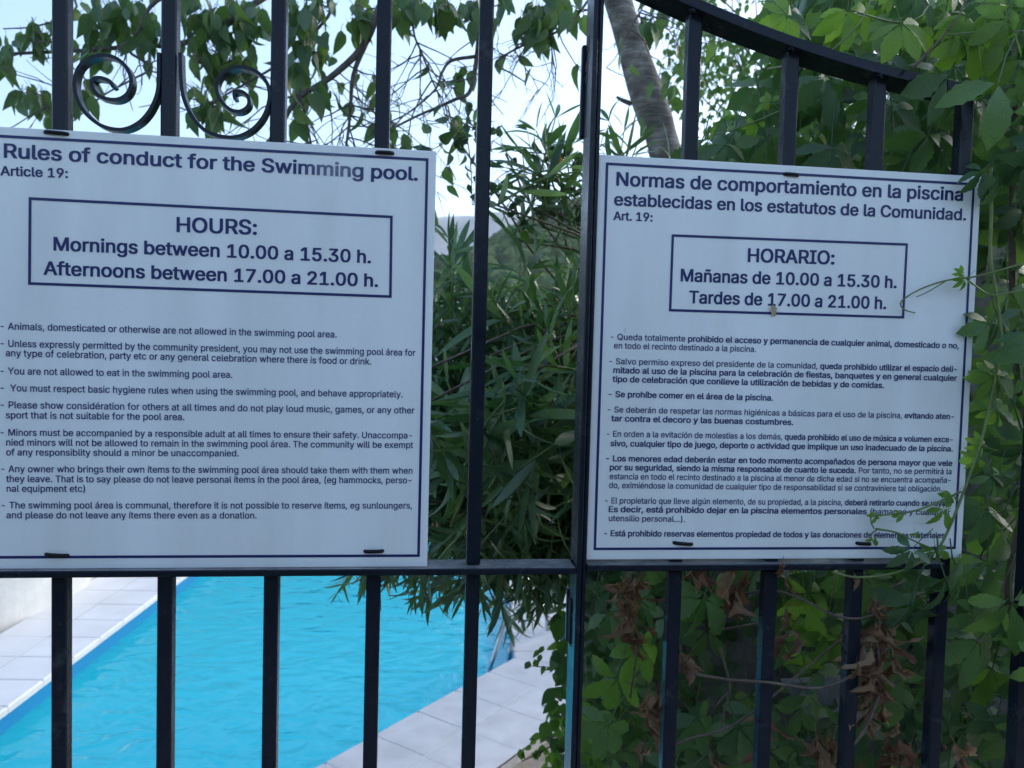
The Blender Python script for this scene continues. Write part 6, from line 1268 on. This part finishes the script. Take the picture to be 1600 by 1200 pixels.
# green runners over the Spanish board
G = M['stem_green']
stem(v2, [(1620,405,-.01),(1570,420,-.02),(1525,432,-.018),(1480,438,-.012),(1445,449,-.01),(1420,462,-.008),(1407,474,-.008),(1414,484,-.008),(1430,489,-.006)], .0013, G, name='tendril')
stem(v2, [(1480,438,-.012),(1450,456,-.012),(1432,464,-.01)], .0009, G, name='tendril')
stem(v2, [(1510,436,-.015),(1545,460,-.02),(1575,458,-.02),(1610,445,-.01)], .0012, G, name='tendril')
stem(v2, [(1548,262,-.02),(1549,330,-.015),(1547,400,-.015),(1555,450,-.015),(1562,500,-.015),(1565,540,-.015),(1555,590,-.02),(1545,640,-.02),(1530,700,-.022),(1505,770,-.024),(1483,825,-.022),(1465,858,-.02),(1435,880,-.02),(1395,896,-.015),(1340,902,-.012),(1300,894,-.01)], .0021, G, r1=.0014, name='runner')
stem(v2, [(1502,768,-.02),(1470,783,-.02),(1430,798,-.02),(1390,804,-.018),(1363,807,-.018),(1362,818,-.016),(1366,826,-.016)], .0014, G, name='runner')
stem(v2, [(1368,826,-.016),(1400,832,-.018),(1430,846,-.018),(1462,859,-.02)], .0014, G, name='runner')
stem(v2, [(1370,828,-.016),(1361,836,-.014),(1366,850,-.01)], .001, G, name='tendril')
stem(v2, [(1250,165,.2),(1215,175,.12),(1180,190,.1),(1140,205,.1),(1110,212,.1)], .0012, G, name='tendril')
stem(v1, [(1200,108,.12),(1240,100,.05),(1290,85,-.0),(1340,40,-.02),(1360,0,-.02)], .0016, G, name='runner')
stem(v1, [(1425,108,-.02),(1470,60,-.03),(1500,20,-.03),(1520,-30,-.02)], .0018, M['stem_brown'], name='runner')
stem(v1, [(1340,20,-.02),(1400,35,.0),(1435,28,.0),(1450,10,.02)], .0012, G, name='tendril')
stem(v1, [(1480,55,-.03),(1530,50,-.04),(1600,48,-.05)], .0012, G, name='tendril')
stem(v1, [(1540,30,-.04),(1530,70,-.04),(1533,100,-.04)], .0011, G, name='tendril')
stem(v1, [(1560,60,-.04),(1585,80,-.03),(1610,20,-.03)], .0014, M['stem_brown'], name='tendril')
def tiny(pl, x, y, Y, s, d, young=True, n=None):
    pl.leaf('creeper', on_y(x, y, Y), Vector(d), n or Vector((random.uniform(-.4,.4), -1, random.uniform(0,.5))), s, M['creeper_young'] if young else M['creeper'])
for x, y, Y, s, d in ((1508,436,-.02,.016,(-.5,0,-.5)),(1505,428,-.02,.012,(-.7,0,.5)),(1475,795,-.024,.028,(.3,0,-1)),(1370,804,-.02,.012,(-.3,0,-.6)),(1408,803,-.02,.012,(-.5,0,-.8)),(1462,860,-.024,.022,(.3,0,-1)),(1450,862,-.02,.018,(-.6,0,-.6)),(1365,840,-.016,.012,(.3,0,-1)),(1528,716,-.024,.022,(-.8,0,-.5)),(1488,775,-.024,.016,(-.6,0,-.6)),(1535,696,-.02,.02,(-.5,0,.2)),(1430,832,-.02,.010,(.2,0,-.4)),
        (1182,192,.1,.022,(-.2,0,-1)),(1205,160,.12,.022,(-.4,0,.3)),(1230,25,.05,.035,(-.6,0,.4)),(1325,15,.0,.045,(0,0,-1)),(1500,55,-.03,.035,(.8,0,-.2)),(1512,25,-.03,.04,(-.6,0,-.5)),(1560,55,-.04,.04,(-.3,0,-.8)),(1595,90,-.04,.05,(.1,0,-1)),(1575,10,-.04,.045,(-.9,0,.1)),(1545,585,-.02,.03,(.8,0,.2)),(1550,590,-.02,.03,(-.8,0,-.1)),(1556,640,-.02,.03,(.6,0,-.6))):
    tiny(v2, x, y, Y, s, d)
v1.finish(); v2.finish(); v3.finish()

# --- V4: light creeper spilling at the foot of the wall, left of the lock stile
v4 = Plant('climbing_vine', (.62, 1.35, 0), 'light green vine spilling onto the pale paving left of the gate stile', 'creeper', None)
P4 = [(868,950),(905,950),(935,1240),(838,1240),(850,1150),(862,1080)]
for k in range(230):
    x, y = sample(P4); Y = random.uniform(.75, 1.5)
    v4.leaf('small', on_y(x, y, Y), Vector((random.gauss(0, .5), random.gauss(0, .3), -1)), Vector((random.gauss(0, .5), -1, random.gauss(.6, .4))), random.uniform(.035, .062), M['yard_leaf'] if random.random() < .6 else M['creeper'])
for x, y in ((835,1030),(845,1022),(828,1033),(850,1040),(842,1015),(850,1010)):
    v4.leaf('small', on_y(x, y, 1.3), Vector((random.gauss(-.2, .5), 0, -1)), Vector((0, -1, .3)), .032, M['creeper'])
stem(v4, [(905,1035,1.1),(880,1042,1.25),(850,1042,1.3),(822,1040,1.3)], .0022, M['stem_brown'], name='twig')
stem(v4, [(905,1130,1.1),(870,1160,1.1),(838,1178,1.1),(815,1190,1.1)], .0025, M['stem_brown'], name='twig')
for k in range(22):
    t = random.random(); x = 905-90*t+random.gauss(0, 6); y = 1130+60*t+random.gauss(0, 14)
    v4.leaf('small', on_y(x, y, 1.1), Vector((random.gauss(0, .6), 0, -1)), Vector((0, -1, random.uniform(.2, 1))), random.uniform(.02, .04), M['yard_leaf'])
for k in range(4):
    MB().tube(wander((.62+k*.05, 1.3, 0), on_y(880+k*10, 980, 1.1), 7, .05), .006, 5, .003).build('stem', M['stem_brown'], v4.t, smooth=True)
v4.finish()

# --- OLEANDER
ol = Plant('oleander', (.85, 1.45, 0), 'large dark oleander bush between the two boards, behind the gate', 'shrub')
OB = Vector((.85, 1.45, 0))
olst = MB()
def shoot(tip, dirv, L=.28, s=.125, whorls=9, mat=None, curve=.35):
    dirv = dirv.normalized()
    droop = Vector((0, 0, -1))
    pts = []
    for i in range(6):
        t = i/5
        pts.append(tip-dirv*(L*(1-t))+Vector((0, 0, 1))*(-curve*L*.3*(1-t)**2))
    olst.tube(pts, .0035, 4, .0015)
    a0 = random.uniform(0, 6.28)
    u = dirv.cross(Vector((.3, .2, 1))).normalized(); w = dirv.cross(u)
    for k in range(whorls):
        t = k/(whorls-1)
        p = pts[0].lerp(pts[-1], t*.98+.02)
        ang = R_(72-42*t+random.uniform(-8, 8))
        sz = s*(1-.45*max(0, t-.75)/.25)*random.uniform(.8, 1.12)
        for j in range(3):
            a = a0+k*1.05+j*2.094+random.uniform(-.25, .25)
            rad = u*math.cos(a)+w*math.sin(a)
            d = dirv*math.cos(ang)+rad*math.sin(ang)+Vector((0, 0, -.18))
            n = dirv-d*dirv.dot(d)+rv(.15)
            ol.leaf('oleander', p, d, n, sz, mat or M['oleander'])
    return pts[0]
anchors = []
PO = [(655,400),(700,362),(750,385),(780,455),(870,470),(890,440),(925,400),(935,880),(640,880)]
for k in range(100):
    x, y = sample(PO)
    if x < 745 and 400 < y < 560 and random.random() < .5: continue; Y = random.uniform(.62, 2.1)
    tip = on_y(x, y, Y)
    d = (tip-Vector((.42, 1.6, 1.15))); d.z = d.z*.55+.38; d = d.normalized()+rv(.25)
    if y > 740: d.z -= .9
    anchors.append(shoot(tip, d, L=random.uniform(.2, .34), s=random.uniform(.125, .165), whorls=random.randint(6, 8)))
# nearest shoots, the long leaves one can follow
for k in range(30):
    x, y = sample([(690,400),(740,420),(800,500),(905,500),(915,850),(690,850)]); Y = random.uniform(.42, .8)
    d = Vector((random.gauss(-.2, .5), random.uniform(-.6, 0), random.gauss(.5, .5) if y < 680 else random.gauss(-.7, .4)))
    anchors.append(shoot(on_y(x, y, Y), d, L=random.uniform(.16, .24), s=random.uniform(.12, .15), whorls=5))
for k in range(26):
    x, y = sample([(660,405),(735,390),(780,490),(915,480),(915,600),(670,600)])
    anchors.append(shoot(on_y(x, y, random.uniform(.9, 1.8)), Vector((random.gauss(0, .4), -.1, 1)), L=.24, s=random.uniform(.13, .16), whorls=6))
# flat sprays hanging in front of the pool
for k in range(34):
    t = random.random(); x = 560+310*t**.8; y = 905+random.uniform(-10, 70)*(.25+.75*t) if x > 640 else 895+random.uniform(-8, 22)
    if x < 600 and random.random() < .6: continue
    tip = on_y(x, y, random.uniform(.55, 1.1))
    d = Vector((random.gauss(-.35, .3), random.gauss(-.2, .3), -1))
    anchors.append(shoot(tip, d, L=.16, s=random.uniform(.085, .115), whorls=5))
for k in range(16):
    tip = on_y(random.uniform(800, 930), random.uniform(880, 1000), random.uniform(1.2, 1.9))
    anchors.append(shoot(tip, Vector((random.gauss(-.2, .5), -.2, -.8)), L=.2, s=.11, whorls=6))
for x, y, Y in ((528,925,.8),(545,905,.85)):
    anchors.append(shoot(on_y(x, y, Y), Vector((-.5, 0, -.8)), L=.08, s=.05, whorls=4, mat=M['creeper_young']))
for k in range(30):
    x, y = sample([(772,445),(905,410),(910,560),(772,560)])
    anchors.append(shoot(on_y(x, y, random.uniform(.75, 1.6)), Vector((random.gauss(0, .45), -.1, 1)), L=.2, s=random.uniform(.12, .15), whorls=6))
# tall shoots against the sky
for x, y, Y, dx, dz in ((868,185,1.0,.25,1),(838,205,1.05,-.5,.9),(895,225,1.1,.5,.7),(812,232,1.1,-1,.35),(858,250,1.0,0,.5),(885,262,1.0,.4,.2),(790,262,1.1,-.9,.1),(845,300,1.1,.2,.3),
                   (952,190,1.3,-.5,1),(975,205,1.3,.1,1),(1000,215,1.35,.3,.8),(1066,225,1.35,.5,.8),(940,235,1.3,-.5,.5),(1050,262,1.3,.2,.6),(912,300,1.2,.3,.5),(898,345,1.1,-.2,.6),(700,372,1.0,-.3,.8),(720,390,1.0,.3,.7),(815,352,1.2,.0,1),(835,395,1.0,.5,.9)):
    anchors.append(shoot(on_y(x, y, Y), Vector((dx, random.uniform(-.3, .1), dz)), L=random.uniform(.14, .2), s=random.uniform(.13, .16), whorls=4))
# main limbs to the shoots
limbs = []
for k in range(14):
    a = OB+Vector((random.uniform(-.12, .12), random.uniform(-.1, .1), 0))
    b = Vector((random.uniform(-.05, .85), random.uniform(.9, 2.0), random.uniform(1.4, 2.25)))
    mid = Vector((.78+random.uniform(-.08, .1), 1.45+random.uniform(-.1, .3), 1.62))
    P = wander(a, mid, 4, .02)[:-1]+wander(mid, b, 6, .05); limbs.append(P[12:])
    MB().tube(P, .014, 6, .006).build('limb', M['stem_brown'], ol.t, smooth=True)
fine = MB()
lp = [p for L_ in limbs for p in L_]
for a in anchors:
    b = min(lp, key=lambda q: (q-a).length+max(0, a.z+.1-q.z)*2)
    if a.z < 1.8 and (a-b).length > .5: continue
    mid = (a+b)/2+Vector((0, 0, .10*(a-b).length))+rv(.012)
    fine.tube(smooth_path([b, mid, a], 3), .004, 4, .0026)
fine.build('branches', M['stem_brown'], ol.t, smooth=True, kind='stuff')
olst.build('shoot_stems', M['stem_green'], ol.t, smooth=True, kind='stuff')
# a few dead leaves caught in the bush
for x, y in ((672,820),(680,812),(845,640),(705,720),(770,690),(843,735),(775,785)):
    dried(ol, x, y, .75, .04, 1, 3)
ol.finish()

# --- TREE with the ringed trunk
tree = Plant('overhanging_tree', (2.0, 2.75, -.05), 'tree with leaning grey trunk whose leafy branches hang across the sky', 'tree')
tp = [Vector((2.0, 2.75, -.05)), Vector((1.85, 2.72, .8)), Vector((1.52, 2.66, 1.8)), Vector((1.29, 2.62, 2.5)), on_y(1040, 240, 2.6), on_y(1027, 195, 2.6), on_y(1000, 115, 2.6), on_y(965, 0, 2.6), on_y(935, -90, 2.55), Vector((.5, 2.4, 4.6))]
TP = smooth_path(tp, 6)
def trad(t): return (.095-.036*t)+.006*math.sin(t*23)+ (.05*(1-t/.12) if t < .12 else 0)
MB().tube(TP, trad, 18).build('trunk', M['bark'], tree.t, smooth=True)
stub = on_y(978, 158, 2.55)
MB().tube([stub+Vector((.03, .03, 0)), stub+Vector((-.02, 0, .004)), stub+Vector((-.045, -.01, .012))], .012, 6, .006).build('branch_stub', M['bark'], tree.t, smooth=True)
lim = {}
lims = [[Vector((.62, 2.45, 4.3)), Vector((.2, 2.1, 4.35)), Vector((-.5, 1.8, 4.1)), Vector((-1.4, 1.7, 4.0)), Vector((-2.3, 1.9, 3.9))],
        [Vector((.55, 2.4, 4.5)), Vector((.35, 1.9, 4.2)), Vector((.1, 1.5, 3.95)), Vector((-.15, 1.3, 3.75))],
        [Vector((.5, 2.4, 4.6)), Vector((1.0, 2.0, 4.7)), Vector((1.7, 1.6, 4.5)), Vector((2.4, 1.3, 4.4))],
        [Vector((.5, 2.4, 4.6)), Vector((.3, 3.2, 5.1)), Vector((-.2, 3.9, 5.3))]]
LP = []
for P in lims:
    Q = smooth_path(P, 6); LP += Q
    MB().tube(Q, .038, 9, .016).build('branch', M['bark'], tree.t, smooth=True)
BR = []
twg = MB()
def branch(pts, r, r1=None, link=True, name='branch'):
    P = [on_y(a, b, Y) for a, b, Y in pts]
    if link:
        q = min(LP, key=lambda z: (z-P[0]).length); P = [q]+P
    P = smooth_path(P, 4)
    MB().tube(P, r*1.15, 6, r1 or r*.4).build(name, M['twig'], tree.t, smooth=True)
    BR.append(P)
    return P
def twig(p, d, L, r, lev=0, bare=False, leaves=0, drop=.12):
    d = d.normalized(); P = [p]; q = p.copy(); k = max(4, int(L/.035))
    for i in range(k):
        d = (d+rv(.13)+Vector((0, 0, -drop))).normalized()
        q = q+d*(L/k); P.append(q.copy())
        if lev < 2 and random.random() < .42:
            sd_ = (d+rv(.65)).normalized()
            twig(q.copy(), sd_, L*random.uniform(.35, .6), r*.62, lev+1, bare, leaves, drop)
        if leaves and random.random() < leaves:
            tleaf(q)
    twg.tube(P, r, 4, r*.45)
    return P
def tleaf(q, s=None):
    s = s or random.uniform(.052, .092)
    tree.leaf('tree_leaf', q+rv(.006), Vector((random.gauss(0, .45), random.gauss(0, .45), -1)), rv()+Vector((0, -.6, .3)), s, M['tree_leaf'])
branch([(640,-110,1.6),(592,15,1.55),(565,75,1.55),(515,122,1.55),(465,155,1.55),(425,215,1.55),(380,262,1.55)], .014)
branch([(575,60,1.55),(552,118,1.56),(547,180,1.58),(538,250,1.6)], .008, link=False)
branch([(470,150,1.55),(482,205,1.55),(492,255,1.55)], .005, link=False)
branch([(430,-60,1.8),(385,15,1.8),(330,50,1.8),(270,72,1.8),(225,70,1.8),(150,78,1.85),(60,82,1.9),(-60,88,1.9)], .011)
branch([(285,-60,1.7),(235,10,1.7),(215,50,1.7),(200,78,1.72),(235,105,1.72),(205,125,1.7),(160,150,1.7),(120,185,1.7)], .006)
branch([(760,-80,1.5),(748,60,1.5),(742,110,1.5),(733,145,1.5),(712,155,1.5),(690,165,1.5),(650,182,1.5),(615,200,1.5)], .008)
branch([(745,88,1.5),(705,95,1.5),(690,115,1.5),(680,140,1.5),(640,175,1.5),(610,190,1.5)], .005, link=False)
branch([(650,-60,1.6),(645,40,1.6),(660,85,1.6),(675,125,1.6),(690,160,1.6),(700,200,1.6)], .004)
branch([(910,-60,1.5),(905,20,1.5),(860,55,1.5),(815,72,1.5),(775,98,1.5),(800,115,1.5),(820,128,1.5)], .005)
branch([(500,-60,1.65),(520,10,1.65),(470,70,1.65),(420,110,1.65),(350,150,1.65),(300,190,1.65)], .006)
branch([(1050,-60,1.7),(1010,0,1.7),(1000,20,1.7),(985,45,1.75)], .004)
branch([(75,-80,1.9),(120,10,1.9),(60,40,1.9),(5,45,1.9)], .005)
# bare twigs
for (x0, y0, x1, y1, k) in ((430,160,600,230,17),(440,90,590,160,10),(610,60,740,200,20),(770,20,900,120,9),(230,90,420,190,8),(120,30,330,80,6),(0,30,110,95,4),(940,0,1060,60,5)):
    for _ in range(k):
        x = random.uniform(x0, x1); y = random.uniform(y0, y1)
        q = on_y(x, y, 1.6)
        best = min((p for P in BR for p in P), key=lambda z: (z-q).length)
        twig(best.copy(), (q-best)+Vector((random.gauss(0, .1), random.gauss(0, .08), -.05)), random.uniform(.14, .32), .0027, 0, True, .03, .06)
# leaf clusters (x, y, rx, ry, n, Y)
for x, y, rx, ry, k, Y in ((175,25,50,28,34,1.8),(230,60,24,28,12,1.8),(60,62,48,22,22,1.9),(150,75,36,22,12,1.85),(50,150,22,18,10,1.75),(70,172,20,16,7,1.75),(5,100,12,18,5,1.75),(130,150,22,30,7,1.7),
        (330,35,42,32,34,1.75),(390,45,30,38,24,1.75),(350,95,45,25,24,1.75),(310,140,18,20,5,1.7),(340,180,24,16,12,1.65),(385,110,28,22,6,1.7),(300,10,20,18,8,1.7),
        (465,28,26,28,14,1.6),(480,75,32,32,18,1.6),(510,10,26,18,9,1.6),(560,25,22,22,10,1.6),(460,110,22,18,8,1.6),(505,150,22,14,9,1.55),(470,150,15,10,4,1.55),
        (625,12,16,22,12,1.5),(650,12,16,16,7,1.5),(700,15,24,22,16,1.45),(740,15,16,20,6,1.5),(785,8,14,16,6,1.5),(825,42,20,20,12,1.45),(845,20,18,14,7,1.5),(880,30,22,16,12,1.5),(870,2,26,10,8,1.5),
        (1012,30,16,12,4,1.7),(1030,45,12,14,4,1.7),(1045,5,14,10,5,1.8),(1040,140,14,16,6,2.2),(1065,90,12,16,6,2.2)):
    c0 = on_y(x, y, Y)
    best = min((p for P in BR for p in P), key=lambda z: (z-c0).length)
    tw = wander(best, c0, 5, .02); twg.tube(tw, .0028, 4, .0014)
    for _ in range(int(k*1.6)):
        q = on_y(x+random.gauss(0, rx*.62), y-8+random.gauss(0, ry*.62), Y+random.uniform(-.12, .12))
        tleaf(q)
        if random.random() < .5:
            twg.tube([c0.lerp(q, .1)+rv(.01), q], .0014, 3, .001)
# canopy above the frame
for _ in range(520):
    b = random.choice(LP); q = b+rv(.28)+Vector((0, 0, .05))
    pr = project(q)
    if pr and pr[1] > -25 and -40 < pr[0] < 1640: continue
    tleaf(q)
    if random.random() < .3: twg.tube([b, (b+q)/2+rv(.03), q], .004, 3, .0015)
twg.build('twigs', M['twig'], tree.t, smooth=True, kind='stuff')
tree.finish()

# --- dark small-leaved climber hanging in the gap
rs_ = Plant('climbing_rose', (.95, 1.7, 0), 'dark small-leaved climbing rose sprays against the sky between the boards', 'shrub')
rst = MB()
def spray(pts, Y, n, s0=.028, s1=.042, spread=16, mat='small_leaf'):
    P = smooth_path([on_y(a, b, Y+random.uniform(-.05, .05)) for a, b in pts], 5)
    rst.tube(P, .0022, 4, .0012)
    for _ in range(int(n*.62)):
        p = random.choice(P)
        px = rv(.016*spread/16)
        rs_.leaf('small', p+px, Vector((random.gauss(0, .7), random.gauss(0, .4), random.gauss(-.6, .5))), rv()+Vector((0, -.8, .3)), random.uniform(s0, s1), M[mat])
        if random.random() < .5: rst.tube([p, p+px], .001, 3)
spray([(735,160),(728,200),(735,250),(738,320)], 1.2, 26)
spray([(700,165),(705,200),(690,225),(665,240),(650,262)], 1.2, 26, .04, .055, 20)
spray([(732,190),(712,215),(700,250),(712,280)], 1.2, 16)
spray([(720,190),(745,205),(765,230)], 1.2, 12)
spray([(905,330),(880,290),(840,262),(790,270),(760,300)], 1.15, 46, .026, .04, 22)
spray([(870,300),(830,290),(800,310),(785,345)], 1.15, 34, .024, .038, 20)
spray([(890,290),(850,320),(830,340),(810,355)], 1.15, 24, .024, .036, 16)
spray([(890,250),(850,240),(800,235),(770,220)], 1.15, 34, .028, .04, 22)
spray([(900,350),(880,340),(860,320),(845,300)], 1.15, 30, .03, .045, 20)
spray([(905,270),(880,230),(850,215)], 1.15, 22, .028, .042, 16)
for x, y in ((872,240),(874,246),(870,250)): rs_.leaf('small', on_y(x, y, 1.05), Vector((.1, 0, -1)), Vector((0, -1, 0)), .03, M['petal'], 'petal')
for x, y in ((822,352),(812,362),(690,268),(698,290)): rs_.leaf('small', on_y(x, y, 1.1), Vector((.6, 0, -.5)), Vector((0, -1, .3)), .045, M['yard_leaf'])
for k in range(3):
    MB().tube(wander((.95+.05*k, 1.7, 0), (.85+.05*k, 1.6, 1.7), 5, .03)+wander((.85+.05*k, 1.6, 1.7), on_y(730+60*k, 240, 1.2), 8, .04)[1:], .006, 5, .003).build('stem', M['stem_brown'], rs_.t, smooth=True)
rst.build('twigs', M['stem_brown'], rs_.t, smooth=True, kind='stuff')
rs_.finish()

# --- bright fine-leaved tree behind, upper right
yt = Plant('garden_tree', (3.1, 5.6, -.05), 'bright green fine-leaved tree behind the bars above the Spanish board', 'tree')
TPy = [Vector((3.1, 5.6, -.05)), Vector((3.0, 5.55, 1.2)), Vector((2.9, 5.5, 2.4)), Vector((3.0, 5.5, 3.5)), Vector((3.1, 5.5, 4.6))]
MB().tube(smooth_path(TPy, 5), .11, 12, .05).build('trunk', M['bark'], yt.t, smooth=True)
yb = MB(); tips = []
for k in range(46):
    x, y = sample([(1062,60),(1075,-80),(1500,-80),(1500,330),(1075,300),(1068,200)])
    c0 = on_y(x, y, random.uniform(4.6, 6.2))
    a = random.choice(smooth_path(TPy, 5)[8:])
    P = wander(a, c0, 6, .1); yb.tube(P, .014, 5, .004); tips.append(c0)
    for _ in range(105):
        q = c0+rv(.17)
        yt.leaf('small', q, Vector((random.gauss(0, .6), random.gauss(0, .6), -.7)), rv()+Vector((0, -.3, .5)), random.uniform(.05, .085), M['yard_leaf'])
yb.build('branches', M['twig'], yt.t, smooth=True, kind='stuff')
yt.finish(limit=300)

# grey slab among the stems
sp = [on_y(a, b, .30) for a, b in ((1222,1068),(1325,1062),(1318,1105),(1292,1130),(1262,1118),(1240,1090))]
nS = len(sp)
mk_s = mk('stone_slab', [p for p in sp]+[p+Vector((.006, .018, 0)) for p in sp], [tuple(range(nS)), tuple(range(nS, 2*nS))[::-1]]+[(i, nS+i, nS+(i+1) % nS, (i+1) % nS) for i in range(nS)], M['slate'])
tag(mk_s, 'broken grey slab wedged among creeper stems behind the bars', 'slab')

# ------------------------------------------------------------------ haze
def haze():
    m = bpy.data.materials.new('thin haze'); m.use_nodes = True
    nt = m.node_tree; nt.nodes.clear()
    out = nt.nodes.new('ShaderNodeOutputMaterial'); pv = nt.nodes.new('ShaderNodeVolumePrincipled')
    pv.inputs['Color'].default_value = (.82, .90, 1, 1); pv.inputs['Density'].default_value = HAZE
    pv.inputs['Anisotropy'].default_value = .3
    nt.links.new(pv.outputs[0], out.inputs['Volume'])
    o = MB().box((-2500, -2100, -102), (2500, 2300, 520)).build('haze', m)
    return tag(o, 'thin pale evening haze filling the valley air', 'haze', kind='stuff')
HAZE = .0003
if USE_HAZE: haze()
